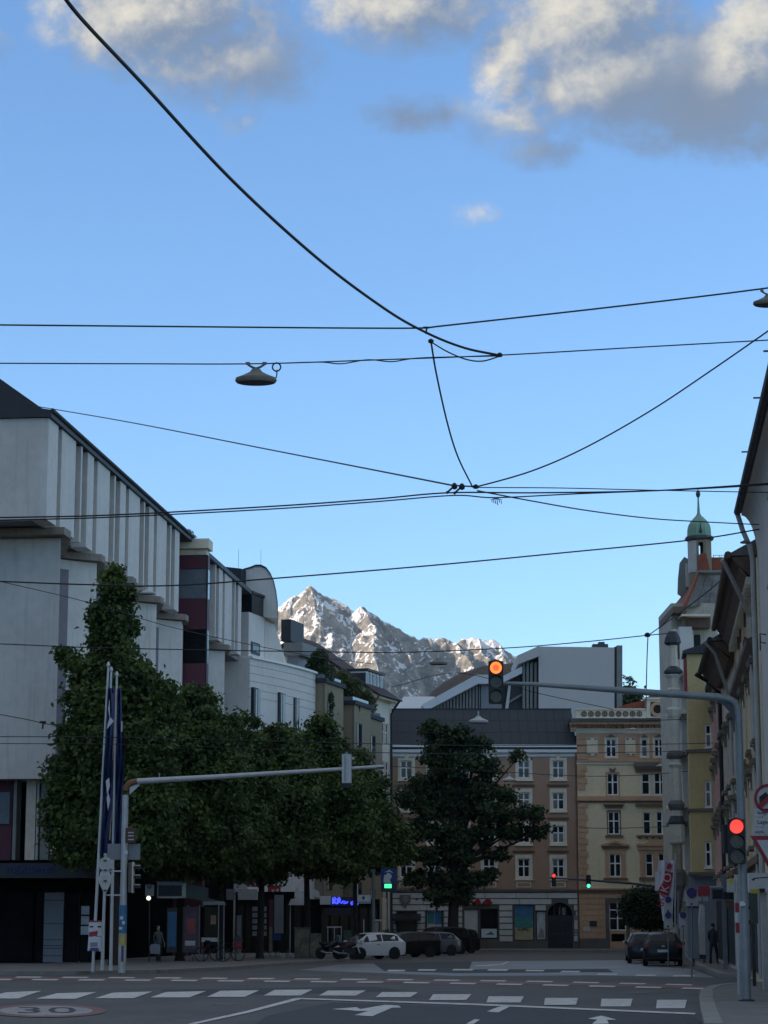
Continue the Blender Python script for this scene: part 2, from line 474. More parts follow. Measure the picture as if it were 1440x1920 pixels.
mat('bark', (0.035, 0.030, 0.024), 0.95, 0.3, 5, 0.6, 12)
mat('skin', (0.42, 0.25, 0.18), 0.6, 0.05, 5)
mat('hair', (0.015, 0.012, 0.010), 0.7, 0.2, 10)
mat('cloth_dark', (0.022, 0.024, 0.030), 0.9, 0.2, 5)
mat('cloth_grey', (0.075, 0.085, 0.09), 0.9, 0.15, 5)
mat('cloth_white', (0.55, 0.55, 0.54), 0.9, 0.1, 5)
mat('car_white', (0.72, 0.73, 0.73), 0.35, 0.03, 2, coat=0.6)
mat('car_black', (0.006, 0.006, 0.007), 0.4, 0.2, 2, spec=.3, coat=0.15)
mat('car_navy', (0.008, 0.011, 0.018), 0.4, 0.2, 2, spec=.3, coat=0.15)
mat('car_grey', (0.10, 0.105, 0.115), 0.35, 0.1, 2, metal=0.3, coat=0.5)
mat('car_silver', (0.38, 0.40, 0.42), 0.35, 0.06, 2, metal=0.4, coat=0.5)
mat('car_glass', (0.006, 0.007, 0.009), 0.06, 0.2, 1, spec=0.3)
mat('rubber', (0.013, 0.013, 0.013), 0.85, 0.2, 8)
mat('rim_silver', (0.36, 0.37, 0.38), 0.4, 0.1, 8, metal=0.5)
mat('tail_red', (0.20, 0.012, 0.012), 0.25, 0.1, 8)
mat('head_clear', (0.5, 0.52, 0.54), 0.12, 0.1, 8)
mat('mural', (0.20, 0.18, 0.13), 0.8, 0.5, 1.6, dirt=((0.03, 0.05, 0.03), 2.2, 0.8))
mat('flower_red', (0.30, 0.02, 0.03), 0.8, 0.3, 8)
mat('paint_white', (0.64, 0.63, 0.59), 0.75, 0.12, 2.0, 0.1, 60, dirt=((0.13, 0.13, 0.125), 3.5, 0.75))
mat('paint_worn', (0.34, 0.33, 0.31), 0.8, 0.2, 2.0, 0.1, 60, dirt=((0.10, 0.10, 0.10), 4.0, 0.8))
mat('paint_red', (0.22, 0.105, 0.10), 0.8, 0.15, 1.0, 0.1, 60, dirt=((0.10, 0.08, 0.08), 3.0, 0.5))
mat('kerb', (0.25, 0.24, 0.215), 0.85, 0.15, 1.5, 0.3, 30)
mat('paving', (0.16, 0.153, 0.14), 0.85, 0.18, 0.8, 0.2, 30, dirt=((0.07, 0.07, 0.07), 1.2, 0.5))
mat('patch_sky_sheen', (0.16, 0.165, 0.165), 0.5, 0.2, 0.5, 0.15, 40, dirt=((0.33, 0.34, 0.34), 0.35, 0.7))  # pale tone stands for sky reflected in smoother asphalt
mat('patch_dark', (0.040, 0.042, 0.044), 0.8, 0.2, 0.8, 0.15, 40)
mat('white_modern', (0.56, 0.545, 0.52), 0.6, 0.03, 0.2)
mat('metal_pale', (0.62, 0.66, 0.68), 0.45, 0.05, 0.2)
mat('slat_grey', (0.24, 0.25, 0.235), 0.7, 0.12, 0.8)
mat('slat_dark', (0.05, 0.055, 0.055), 0.6, 0.1, 0.8)
mat('brick_soft', (0.20, 0.17, 0.13), 0.9, 0.1, 0.8)


def asphalt():
    m = mat('asphalt', (0.060, 0.063, 0.066), 0.82, 0.0)
    t = NT(m.node_tree); b = t.n['Principled BSDF']; tc = t.new('ShaderNodeTexCoord'); v = tc.outputs['Object']
    big = t.noise(v, 0.09, 5, 0.6); mid = t.noise(t.mapping(v, (1, .35, 1)), 0.7, 5, 0.6); fine = t.noise(v, 55, 3, 0.6)
    c = t.mix(t.ramp(big, .35, .65), (0.066, 0.064, 0.060, 1), (0.112, 0.109, 0.102, 1))
    c = t.mix(t.m('MULTIPLY', t.ramp(mid, .42, .66), 0.6), c, (0.045, 0.044, 0.041, 1))
    c = t.mix(t.m('MULTIPLY', t.ramp(fine, .35, .65), 0.35), c, (0.115, 0.11, 0.10, 1))
    vo = t.new('ShaderNodeTexVoronoi', feature='DISTANCE_TO_EDGE'); t.l.new(t.mapping(v, (1, 1, 1)), vo.inputs['Vector']); vo.inputs['Scale'].default_value = 0.22
    crack = t.m('MULTIPLY', t.m('SUBTRACT', 1.0, t.ramp(vo.outputs['Distance'], 0.0, 0.012)), t.ramp(t.noise(v, 0.3, 2), .5, .6))
    c = t.mix(t.m('MULTIPLY', crack, 0.7), c, (0.015, 0.015, 0.015, 1))
    t.l.new(c, b.inputs['Base Color'])
    rr = t.new('ShaderNodeMapRange'); t.l.new(big, rr.inputs[0]); rr.inputs[1].default_value = .3; rr.inputs[2].default_value = .7; rr.inputs[3].default_value = .68; rr.inputs[4].default_value = .9
    t.l.new(rr.outputs[0], b.inputs['Roughness'])
    bn = t.new('ShaderNodeBump'); bn.inputs['Strength'].default_value = .25; bn.inputs['Distance'].default_value = .01
    t.l.new(fine, bn.inputs['Height']); t.l.new(bn.outputs[0], b.inputs['Normal'])


asphalt()


def foliage_mat(name, dark, light, warm):
    m = bpy.data.materials.new(name); m.use_nodes = True; MATS[name] = m
    t = NT(m.node_tree); b = t.n['Principled BSDF']; tc = t.new('ShaderNodeTexCoord'); v = tc.outputs['Object']
    n = t.ramp(t.noise(v, 0.9, 3), .38, .62); n2 = t.ramp(t.noise(v, 5.0, 3), .35, .65)
    c = t.mix(n, (*dark, 1), (*light, 1)); c = t.mix(t.m('MULTIPLY', n2, 0.35), c, (*warm, 1))
    t.l.new(c, b.inputs['Base Color']); b.inputs['Roughness'].default_value = 0.55; b.inputs['Specular IOR Level'].default_value = 0.25
    tr = t.new('ShaderNodeBsdfTranslucent'); t.l.new(c, tr.inputs[0])
    ms = t.new('ShaderNodeMixShader'); ms.inputs[0].default_value = 0.22
    t.l.new(b.outputs[0], ms.inputs[1]); t.l.new(tr.outputs[0], ms.inputs[2]); t.l.new(ms.outputs[0], t.n['Material Output'].inputs[0])


foliage_mat('leaf_maple', (0.036, 0.062, 0.020), (0.100, 0.152, 0.038), (0.150, 0.176, 0.042))
foliage_mat('leaf_dark', (0.026, 0.046, 0.024), (0.058, 0.092, 0.036), (0.080, 0.108, 0.040))
foliage_mat('leaf_ball', (0.014, 0.030, 0.016), (0.028, 0.052, 0.022), (0.035, 0.058, 0.024))
foliage_mat('leaf_roof', (0.045, 0.070, 0.028), (0.085, 0.120, 0.040), (0.13, 0.12, 0.05))

# ------------------------------------------------------------------ ground, mountains
def vnoise(x, y, seed):
    xi = np.floor(x).astype(np.int64); yi = np.floor(y).astype(np.int64); xf = x - xi; yf = y - yi
    def h(a, b):
        n = (a * 374761393 + b * 668265263 + seed * 1442695041) & 0x7fffffff
        n = ((n ^ (n >> 13)) * 1274126177) & 0x7fffffff
        return ((n ^ (n >> 16)) & 0xffff) / 65535.0
    u = xf * xf * (3 - 2 * xf); w = yf * yf * (3 - 2 * yf)
    return (h(xi, yi) * (1 - u) + h(xi + 1, yi) * u) * (1 - w) + (h(xi, yi + 1) * (1 - u) + h(xi + 1, yi + 1) * u) * w


def fbm(x, y, octv, seed, ridged=False, gain=0.5):
    a = 0; amp = 1.0; tot = 0
    for o in range(octv):
        n = vnoise(x * 2 ** o, y * 2 ** o, seed + o * 17)
        if ridged: n = 1 - np.abs(2 * n - 1)
        a = a + n * amp; tot += amp; amp *= gain
    return a / tot


def sheet(name, X, Y, Z, m):
    ny, nx = X.shape
    co = np.stack([X, Y, Z], -1).reshape(-1, 3)
    idx = np.arange(nx * ny).reshape(ny, nx)
    q = np.stack([idx[:-1, :-1], idx[:-1, 1:], idx[1:, 1:], idx[1:, :-1]], -1).reshape(-1, 4)
    me = bpy.data.meshes.new(name); me.from_pydata(co.tolist(), [], q.tolist())
    me.polygons.foreach_set('use_smooth', [True] * len(me.polygons)); me.materials.append(MATS[m])
    return structure(link(name, me))


def mountain_mat():
    m = bpy.data.materials.new('rock_and_snow'); m.use_nodes = True; MATS['rock_and_snow'] = m
    t = NT(m.node_tree); b = t.n['Principled BSDF']; tc = t.new('ShaderNodeTexCoord'); v = tc.outputs['Object']
    ge = t.new('ShaderNodeNewGeometry'); sn = t.new('ShaderNodeSeparateXYZ'); t.l.new(ge.outputs['Normal'], sn.inputs[0])
    sp = t.new('ShaderNodeSeparateXYZ'); t.l.new(v, sp.inputs[0])
    r1 = t.noise(t.mapping(v, (1, 1, 1.9)), 0.030, 7, 0.65, 0.4); r2 = t.noise(t.mapping(v, (1, 1, .45)), 0.10, 5, 0.65)
    rock = t.mix(t.ramp(r1, .36, .64), (0.135, 0.125, 0.118, 1), (0.33, 0.285, 0.235, 1))
    rock = t.mix(t.m('MULTIPLY', t.ramp(r2, .42, .66), .45), rock, (0.095, 0.095, 0.10, 1))
    low = t.m('SUBTRACT', 1.0, t.ramp(sp.outputs[2], 470, 640))
    rock = t.mix(t.m('MULTIPLY', low, t.m('MULTIPLY', t.ramp(t.noise(v, 0.05, 5), .45, .6), .6)), rock, (0.07, 0.075, 0.05, 1))
    s1 = t.m('ADD', t.m('MULTIPLY', t.noise(t.mapping(v, (1, 1, .30)), 0.055, 7, 0.66, 1.2), .62), t.m('MULTIPLY', t.noise(t.mapping(v, (1, 1, .5)), 0.022, 5, .6, .8), .38))
    flat = t.ramp(sn.outputs[2], 0.34, 0.88)
    alt = t.ramp(sp.outputs[2], 420, 800, smooth=False)
    sv = t.m('ADD', t.m('ADD', s1, t.m('MULTIPLY', flat, 0.13)), t.m('MULTIPLY', alt, 0.12))
    xx = t.ramp(sp.outputs[0], 150, 230)                    # the eastern summit is whiter
    sv = t.m('ADD', sv, t.m('MULTIPLY', xx, t.m('MULTIPLY', t.ramp(sp.outputs[2], 560, 640), .14)))
    snow = t.ramp(sv, 0.655, 0.70)
    c = t.mix(snow, rock, (0.80, 0.80, 0.82, 1)); t.l.new(c, b.inputs['Base Color'])
    b.inputs['Roughness'].default_value = 0.9; b.inputs['Specular IOR Level'].default_value = 0.1
    bn = t.new('ShaderNodeBump'); bn.inputs['Strength'].default_value = 1.0; bn.inputs['Distance'].default_value = 9.0
    hh = t.m('ADD', t.noise(t.mapping(v, (1, 1, .5)), 0.055, 8, 0.68, .3), t.m('MULTIPLY', r1, .8))
    t.l.new(hh, bn.inputs['Height']); t.l.new(bn.outputs[0], b.inputs['Normal'])


mountain_mat()
mat('forest_slope', (0.030, 0.038, 0.026), 0.95, 0.3, 0.02)
mat('grass_far', (0.035, 0.038, 0.028), 0.95, 0.3, 0.01)
mat('hill_brown', (0.11, 0.08, 0.055), 0.95, 0.35, 0.05, 1.0, 0.2)


def build_mountain():
    Y0 = 5000.0
    sky = [(-900, 1420), (-200, 1330), (200, 1270), (420, 1190), (520, 1141), (545, 1124), (572, 1105), (578, 1099), (588, 1099), (600, 1108), (625, 1121), (652, 1133), (664, 1146), (669, 1158),
           (679, 1138), (690, 1143), (715, 1160), (745, 1178), (778, 1197), (800, 1196), (826, 1196), (846, 1204), (862, 1197), (878, 1195), (897, 1199), (925, 1200), (940, 1210), (952, 1222), (966, 1229), (990, 1243),
           (1060, 1275), (1200, 1320), (1600, 1400), (2400, 1500)]
    pts = [P(a, b, Y0) for a, b in sky]
    segs = [(pts[i], pts[i + 1], 1.35) for i in range(len(pts) - 1)]

    def spur(k, *chain):
        q = [P(a, b, y) for a, b, y in chain]
        for i in range(len(q) - 1): segs.append((q[i], q[i + 1], k))
    spur(0.95, (583, 1099, 5000), (592, 1150, 4930), (588, 1195, 4860), (606, 1240, 4780), (600, 1300, 4660), (620, 1400, 4400))
    spur(1.25, (545, 1124, 5000), (548, 1170, 4930), (540, 1220, 4860), (548, 1300, 4700))
    spur(1.15, (680, 1139, 5000), (694, 1175, 4900), (704, 1215, 4820), (716, 1262, 4720), (722, 1330, 4560), (730, 1420, 4350))
    spur(1.3, (715, 1160, 5000), (742, 1205, 4915), (764, 1250, 4830), (770, 1300, 4720), (775, 1380, 4550))
    spur(1.3, (655, 1136, 5000), (648, 1180, 4960), (650, 1215, 4920))
    spur(1.3, (800, 1196, 5000), (806, 1222, 4950), (828, 1262, 4880), (835, 1330, 4750))
    spur(1.2, (845, 1204, 5000), (868, 1225, 4940), (884, 1255, 4880), (898, 1300, 4780), (900, 1380, 4600))
    spur(1.3, (890, 1197, 5000), (905, 1212, 4970), (925, 1240, 4920))
    spur(1.1, (940, 1210, 5000), (962, 1245, 4930), (985, 1290, 4850))
    xs = np.concatenate([np.linspace(-2600, -330, 60), np.linspace(-322, 420, 420), np.linspace(430, 2600, 50)])
    ys = np.concatenate([np.linspace(2600, 4240, 40), np.linspace(4250, 5060, 330), np.linspace(5070, 5900, 30)])
    X, Y = np.meshgrid(xs, ys)
    wx = (fbm(X / 55, Y / 55, 4, 3) - .5) * 46; wy = (fbm(X / 55, Y / 55, 4, 9) - .5) * 46
    Xw, Yw = X + wx * np.clip((5060 - Y) / 90, 0, 1), Y + wy * np.clip((5060 - Y) / 90, 0, 1)
    Z = np.full_like(X, -400.0)
    for a, b, k in segs:
        dx, dy = b.x - a.x, b.y - a.y; L = dx * dx + dy * dy
        tt = np.clip(((Xw - a.x) * dx + (Yw - a.y) * dy) / L, 0, 1)
        d = np.hypot(Xw - (a.x + dx * tt), Yw - (a.y + dy * tt))
        Z = np.maximum(Z, a.z + (b.z - a.z) * tt - k * d)
    rg = fbm(X / 42, Y / 70, 5, 21, True, .55)
    away = np.clip((5000 - Y) / 60, 0, 1)
    Z = Z + (rg - .62) * 26 * (0.15 + .85 * away) + (fbm(X / 11, Y / 11, 3, 5) - .5) * 9
    base = 120 + 0.16 * (Y - 2600) + (fbm(X / 300, Y / 300, 3, 40) - .5) * 90
    Z = np.maximum(np.maximum(Z, np.minimum(base, 430)) - np.clip((2760 - Y), 0, 200) * 1.2, -2.0)
    sheet('mountain', X, Y, Z, 'rock_and_snow')
    # unseen ridge, added left of and behind the picture to shade the town
    S = Vector((SUN_H.x, SUN_H.y)); T = Vector((-S.y, S.x))
    if T.y < 0: T = -T
    a = np.linspace(-1, 1, 90); r = np.linspace(-1, 1, 40); A, Rr = np.meshgrid(a, r)
    along, across = 100 + A * 2600, 1900 + Rr * 900
    hgt = (790 * np.clip(1 - np.abs(A) ** 4, 0, 1) * np.clip(1 - np.abs(Rr) ** 1.3, 0, 1)) * (0.86 + .28 * fbm(A * 6, Rr * 4, 5, 77, True)) - 3
    sheet('shade_ridge', T.x * along + S.x * across, T.y * along + S.y * across, hgt, 'forest_slope')
    # brown wooded knoll behind the modern hall
    X, Y = np.meshgrid(np.linspace(-1, 1, 60), np.linspace(-1, 1, 30))
    c = P(945, 1246, 900); w = 60
    prof = np.clip(1 - np.abs(X) ** 2.2, 0, 1) * np.clip(1 - np.abs(Y) ** 2, 0, 1)
    sheet('hill', c.x + X * w, c.y + Y * 60, -1 + (c.z + 1) * prof ** .5 * (0.985 + .03 * fbm(X * 9, Y * 9, 4, 5)), 'hill_brown')
    gx = MB().add([(-9000, -3000, -.03), (9000, -3000, -.03), (9000, 9000, -.03), (-9000, 9000, -.03)], [(0, 1, 2, 3)])
    structure(gx.build('ground', 'grass_far'))


build_mountain()

# ------------------------------------------------------------------ road and markings
road = structure(MB().add([(-260, -60, 0), (260, -60, 0), (260, 300, 0), (-260, 300, 0)], [(0, 1, 2, 3)]).build('road', 'asphalt'))


def flat(name, pxs, m, z=0.004, parent=None):
    p = [G(a, b) for a, b in pxs]
    return MB().add([(q.x, q.y, z) for q in p], [tuple(range(len(p)))]).build(name, m, parent)


# worn and resurfaced asphalt; the pale patch has sky reflection painted in
flat('asphalt_patch', [(560, 1819), (640, 1808), (880, 1803), (1195, 1800), (1212, 1811), (1296, 1817), (1340, 1833), (1100, 1829), (860, 1830)], 'patch_sky_sheen', .004, road)
flat('asphalt_patch', [(700, 1806), (885, 1803), (880, 1818), (1140, 1817), (1150, 1823), (860, 1825), (720, 1821)], 'patch_dark', .008, road)
flat('asphalt_patch', [(300, 1856), (700, 1850), (760, 1858), (330, 1868)], 'patch_dark', .004, road)
flat('asphalt_patch', [(500, 1905), (620, 1880), (900, 1888), (1300, 1905), (1320, 1920), (480, 1920)], 'patch_dark', .004, road)
# red cycle crossing with two broken edge lines
flat('cycle_lane', [(-60, 1832.5), (300, 1834.5), (760, 1838), (1000, 1841), (1260, 1847), (1420, 1851), (1420, 1856), (1260, 1852.5), (1000, 1846), (760, 1842), (300, 1838), (-60, 1836.5)], 'paint_red', .008, road)


def along(line, t):
    x = line[0][0] + (line[-1][0] - line[0][0]) * t
    for (a, b), (c, d) in zip(line, line[1:]):
        if a <= x <= c: return x, b + (d - b) * (x - a) / (c - a)
    return line[-1]


def dashes(line, n, duty, hgt, off=0.0):
    for i in range(n):
        a = along(line, (i + off) / n); b = along(line, min(1, (i + off + duty) / n))
        if a[0] > 1385: continue
        flat('lane_dash', [(a[0] + 6, a[1] - hgt), (b[0] + 6, b[1] - hgt), (b[0], b[1] + hgt), (a[0], a[1] + hgt)], 'paint_white', .012, road)


dashes([(-60, 1832), (300, 1834), (760, 1837.5), (1000, 1840.5), (1260, 1846.5), (1420, 1851)], 17, .55, .9)
dashes([(-60, 1837), (300, 1838.6), (760, 1842.8), (1000, 1847), (1260, 1853), (1420, 1857)], 17, .55, 1.1, .35)
# faint far lines
for a in ((725, 1820, 757), (782, 1819, 815), (847, 1818.5, 885), (913, 1819, 950), (984, 1820, 1018), (1050, 1822, 1085), (1118, 1827, 1155), (1190, 1829, 1228), (1260, 1830, 1300)):
    flat('lane_dash', [(a[0] + 4, a[1] - 1.2), (a[2] + 4, a[1] - 1.0), (a[2], a[1] + 1.6), (a[0], a[1] + 1.4)], 'paint_white', .012, road)
flat('lane_line', [(940, 1808), (952, 1803), (955, 1803), (944, 1809), (915, 1811.5), (890, 1812), (890, 1811)], 'paint_white', .012, road)
# zebra crossing: one stripe each
Z = [(-260, -150, 1862, 1875), (-146, -38, 1861, 1874), (-30, 78, 1860, 1873), (70, 182, 1862, 1873.5), (180, 286, 1861, 1872.5), (284, 386, 1860, 1871), (390, 486, 1858, 1870), (496, 586, 1856.5, 1867.5), (600, 686, 1858, 1867.5),
     (706, 784, 1861, 1870.5), (806, 884, 1865, 1876), (914, 982, 1869, 1880.5), (1022, 1084, 1872, 1885), (1128, 1186, 1873.5, 1888), (1232, 1288, 1875.5, 1891.5)]
for i, (a, b, y0, y1) in enumerate(Z):
    i -= 2; sk = max(0, 40 * (1 - i / 9.5)); tilt = max(0.0, 4.0 * (1 - i / 6))
    w = (b - a) - sk
    flat('zebra_stripe', [(a + sk, y0 + tilt * .4), (b, y0 - tilt * .4), (b - sk - 4, y1), (a - 2, y1)], 'paint_white', .012, road)
flat('lane_line', [(552, 1872.5), (566, 1874), (470, 1899), (368, 1921), (352, 1921), (460, 1897)], 'paint_white', .012, road)
flat('stop_line', [(553, 1871.8), (900, 1883.2), (1304, 1900.5), (1303, 1903.5), (900, 1886.2), (566, 1874.6)], 'paint_white', .014, road)
flat('direction_arrow', [(622, 1893), (668, 1889.5), (676, 1893), (722, 1885), (748, 1886.5), (752, 1890), (735, 1890.5), (698, 1906.5), (664, 1904.5), (690, 1897), (668, 1896.5), (660, 1895.5)], 'paint_white', .012, road)
flat('direction_arrow', [(913, 1897.5), (934, 1889), (946, 1887), (955, 1889), (934, 1899.5)], 'paint_white', .012, road)
flat('direction_arrow', [(874, 1921), (890, 1912), (900, 1913), (888, 1921)], 'paint_white', .012, road)
flat('direction_arrow', [(1102, 1911), (1128, 1905.5), (1156, 1913), (1138, 1913.5), (1142, 1921), (1110, 1921), (1120, 1913)], 'paint_white', .012, road)


def roundel():
    pts = lambda rx, ry: [(86 + rx * math.cos(2 * math.pi * i / 40), 1896 - ry * math.sin(2 * math.pi * i / 40)) for i in range(40)]
    o = pts(112, 12.5); n = pts(88, 9.2)
    P0 = [G(a, b) for a, b in o]; P1 = [G(a, b) for a, b in n]
    mb = MB(); mb.add([(q.x, q.y, .012) for q in P0 + P1], [(i, (i + 1) % 40, 40 + (i + 1) % 40, 40 + i) for i in range(40)])
    r = mb.build('speed_roundel', 'paint_red', road)
    MB().add([(q.x, q.y, .012) for q in P1], [tuple(range(40))]).build('roundel_field', 'paint_worn', r)
    me = text_mesh('30', 1.0, 'patch_dark', 'roundel_number', 0.0)
    w = max(v.co.x for v in me.vertices) - min(v.co.x for v in me.vertices); hh = max(v.co.z for v in me.vertices) - min(v.co.z for v in me.vertices)
    for v in me.vertices:
        q = G(86 + v.co.x / w * 110, 1896 - v.co.z / hh * 11.5); v.co = (q.x, q.y, .017)
    link('roundel_number', me, r)


roundel()

# ------------------------------------------------------------------ pavements with kerb stones
def pavement(name, outline, kerb_px, hgt=0.13, stone=1.0, m='paving'):
    pts = [G(a, b) if not isinstance(a, Vector) else a for a, b in outline]
    o = structure(MB().plan([(p.x, p.y) for p in (pts if area(pts) > 0 else pts[::-1])], 0.0, hgt).build(name, m))
    kp = [G(a, b) for a, b in kerb_px]
    # resample into stones
    d = [0]
    for p, q in zip(kp, kp[1:]): d.append(d[-1] + (q - p).length)
    n = max(1, int(d[-1] / stone))

    def at(s):
        for i in range(len(kp) - 1):
            if s <= d[i + 1] + 1e-6:
                return kp[i].lerp(kp[i + 1], (s - d[i]) / max(1e-6, d[i + 1] - d[i]))
        return kp[-1]
    for i in range(n):
        p, q = at(d[-1] * i / n), at(d[-1] * (i + 1) / n); t = (q - p).normalized(); nn = Vector((-t.y, t.x, 0)); p = p + t * .008; q = q - t * .008
        if random.random() < 2:
            a, b = p - nn * .04, q - nn * .04; c, e = q + nn * .26, p + nn * .26
            h = hgt + .006 + random.uniform(0, .004)
            MB().plan([(x.x, x.y) for x in ((a, b, c, e) if area((a, b, c, e)) > 0 else (e, c, b, a))], 0.002, h).build('kerb_stone', 'kerb', o)
    return o


def area(p):
    return sum(a.x * b.y - b.x * a.y for a, b in zip(p, list(p[1:]) + [p[0]]))


V2 = lambda x, y: Vector((x, y, 0))
lk = [(-120, 1828), (150, 1827.5), (300, 1825), (420, 1819), (520, 1811), (600, 1806), (655, 1803)]
pavement('pavement_left', lk + [(655, 1798), (690, 1790), (735, 1783), (700, 1780), (-800, 1780)], lk)
rk = [(1352, 1935), (1340, 1905), (1333, 1880), (1334, 1866), (1350, 1857), (1386, 1852), (1450, 1850)]
pavement('pavement_island', rk + [(1800, 1848), (1800, 1960), (1500, 1990)], rk, stone=0.9)
fk = [(1285, 1793), (1292, 1803), (1308, 1815), (1352, 1833), (1400, 1834), (1500, 1834)]
pavement('pavement_right', fk + [(1900, 1833), (1900, 1820), (1460, 1800), (1300, 1782), (1270, 1781)], fk)
bk = [(690, 1786.5), (760, 1785), (900, 1784.5), (1100, 1784.5), (1275, 1786)]
pavement('pavement_far', bk + [(1300, 1779), (690, 1779)], bk, stone=2.0)

for mx, my in ((840, 1858), (420, 1884), (1190, 1862)):
    c = G(mx, my); mh = MB().lathe([(.31, .005), (.31, .016), (.28, .018)], (c.x, c.y, 0), 20).build('manhole_cover', 'steel_dark', road)
    MB().lathe([(.36, .004), (.36, .012), (.315, .013)], (c.x, c.y, 0), 20).build('manhole_ring', 'kerb', mh)

# ------------------------------------------------------------------ buildings on the left
def hitn(fac, px, py, u):
    """read a position on the cross plane at distance u along the facade -> (n, z)"""
    d = ray(px, py); e = Vector((0, 0, EYE)); q = fac.o + fac.u * u
    k = (q - e).dot(fac.u) / d.dot(fac.u); p = e + d * k
    return (p - fac.o).dot(fac.n), p.z


def facade_root(name, label, cat, a, b, py=1500):
    """facade from picture column/distance a=(px,Y) to b; u runs a->b, outward is to its right-hand side"""
    A, B = P(a[0], py, a[1]), P(b[0], py, b[1]); A.z = B.z = 0
    return Fac(thing(name, label, cat, A, math.atan2(B.y - A.y, B.x - A.x)))


def concrete_slab():
    f = facade_root('concrete_building', 'long pale concrete slab building with folded wall panels and slit windows', 'building', (108, 103.5), (469, 157), 1000)
    root = f.root
    U = lambda px: f.hit(px, 1000)[0]
    zu0, zu1 = f.hit(105, 986)[1], f.hit(105, 795)[1]
    uF, uC = U(86), f.hit(112, 1100)[0]
    uE1, uE2, uS2 = f.hit(356, 1060)[0], f.hit(388, 1060)[0] + .2, f.hit(468, 1150)[0]
    zl1 = f.hit(112, 1007)[1]; zl0 = hitn(f, 60, 1460, uC)[1]
    unit = (U(339.5) - U(108)) / 4
    # upper storey: panels between slits, each panel its own piece
    b0 = [U(x) for x in (111.7, 138.5, 147.9, 150.6, 161.4, 173.4)]; b0 = [x - U(108) for x in b0]
    hp = zu1 - zu0
    wide = MB().prism([(0, 0), (b0[1] - b0[0], 0), (b0[1] - b0[0], hp), (0, hp)], -.75, 0).mesh('wall_panel', 'concrete')
    fin = MB().box(0, b0[3] - b0[2], -.75, .02, 0, hp).mesh('fin', 'concrete')
    nar = MB().box(0, b0[5] - b0[4], -.75, 0, 0, hp).mesh('wall_panel', 'concrete')
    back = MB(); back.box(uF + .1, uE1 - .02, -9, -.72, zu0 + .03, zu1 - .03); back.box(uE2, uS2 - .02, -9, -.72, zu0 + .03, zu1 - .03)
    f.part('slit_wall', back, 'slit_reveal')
    f.part('end_wall', MB().plan([(uF, 0.35), (uF + .05, .02), (U(104.6), 0), (U(104.6), .75), (uF + .4, .75), (uF + .4, 16), (uF, 16)], zu0, zu1), 'concrete')
    i = 0
    while True:
        s = U(108) + unit * i
        if s > uS2 - 1: break
        for me, a, b in ((wide, b0[0], b0[1]), (fin, b0[2], b0[3]), (nar, b0[4], b0[5])):
            if s + b < uE1 or (s + a > uE2 and s + b < uS2):
                link(me.name.split('.')[0], me, root, (s + a, 0, zu0))
        for a, b in ((b0[1], b0[2]), (b0[3], b0[4])):
            if s + b < uE1 or (s + a > uE2 and s + b < uS2):
                w = MB().box(s + a + .06, s + b - .06, -.715, -.66, zu0 + .5, zu1 - .5)
                f.part('slit_window', w, 'glass')
        i += 1
    # dark eave and the roof behind it
    ro = MB()
    pr = lambda dz: [(.14, zu1 + .02), (.14, zu1 + .34), (-.3, zu1 + .42), (-7.5, zu1 + 5.6), (-9.5, zu1 + 5.6), (-16, zu1 + .3), (-16, zu1 + .02)]
    ro.sweep(pr(0), uF - .15, uE1 + .1); f.part('roof', ro, 'roof_dark')
    f.part('roof', MB().sweep([(.14, zu1 + .02), (.14, zu1 + .3), (-.3, zu1 + .38), (-5, zu1 + 3.2), (-9, zu1 + 3.2), (-9, zu1 + .02)], uE2, uS2), 'roof_dark')
    gu = MB(); gu.tube([(uF - .2, -.2, zu1 + .32), (uE1 + .1, -.2, zu1 + .32)], .09, 8); f.part('gutter', gu, 'black_trim')
    # lower storeys: saw-tooth blocks
    first = [(uC, 0), (uC + 5.55, 1.56), (uC + 5.55, 16), (uC - .1, 16)]
    f.part('saw_tooth_block', MB().plan(first, zl0, zl1), 'concrete')
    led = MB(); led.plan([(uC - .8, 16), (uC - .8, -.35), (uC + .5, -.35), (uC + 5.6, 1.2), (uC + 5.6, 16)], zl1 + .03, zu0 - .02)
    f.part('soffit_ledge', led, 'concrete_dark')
    i = 1
    while True:
        s = uC - 1.48 + 7.28 * i * unit / 7.28
        if s + 6 > uS2: break
        if s + 7 > uE1 and s < uE2:
            k = (5.8 if s + 1.48 < uE1 else 0)
            if s + 1.48 < uE1 - .3:
                poly = [(s, 1.56), (s + .45, 1.15), (s + 1.48, 0), (uE1, .35), (uE1, 9), (s, 9)]
            else:
                i += 1; continue
        else:
            poly = [(s + .02, 1.56), (s + .45, 1.15), (s + 1.48, 0), (s + unit, 1.56), (s + unit, 9), (s + .02, 9)]
        f.part('saw_tooth_block', MB().plan(poly, zl0, zl1 - .02), 'concrete')
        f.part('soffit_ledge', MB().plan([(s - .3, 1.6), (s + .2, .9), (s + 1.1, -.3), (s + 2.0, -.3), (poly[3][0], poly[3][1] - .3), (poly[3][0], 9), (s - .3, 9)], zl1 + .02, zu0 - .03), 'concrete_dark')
        f.part('slit_window', MB().plan([(s - .03, 1.57), (s + .40, 1.14), (s + .43, 1.17), (s + .02, 1.62)], zl0 + .4, zl1 - .5), 'slit_reveal')
        i += 1
    # stair tower with burgundy cladding
    n1 = hitn(f, 388, 1100, uE1 + .3)[0]; n0 = -1.6
    zt = lambda y: hitn(f, 365, y, uE1 + .3)[1]
    ua, ub = uE1 + .3, uE1 + 1.2
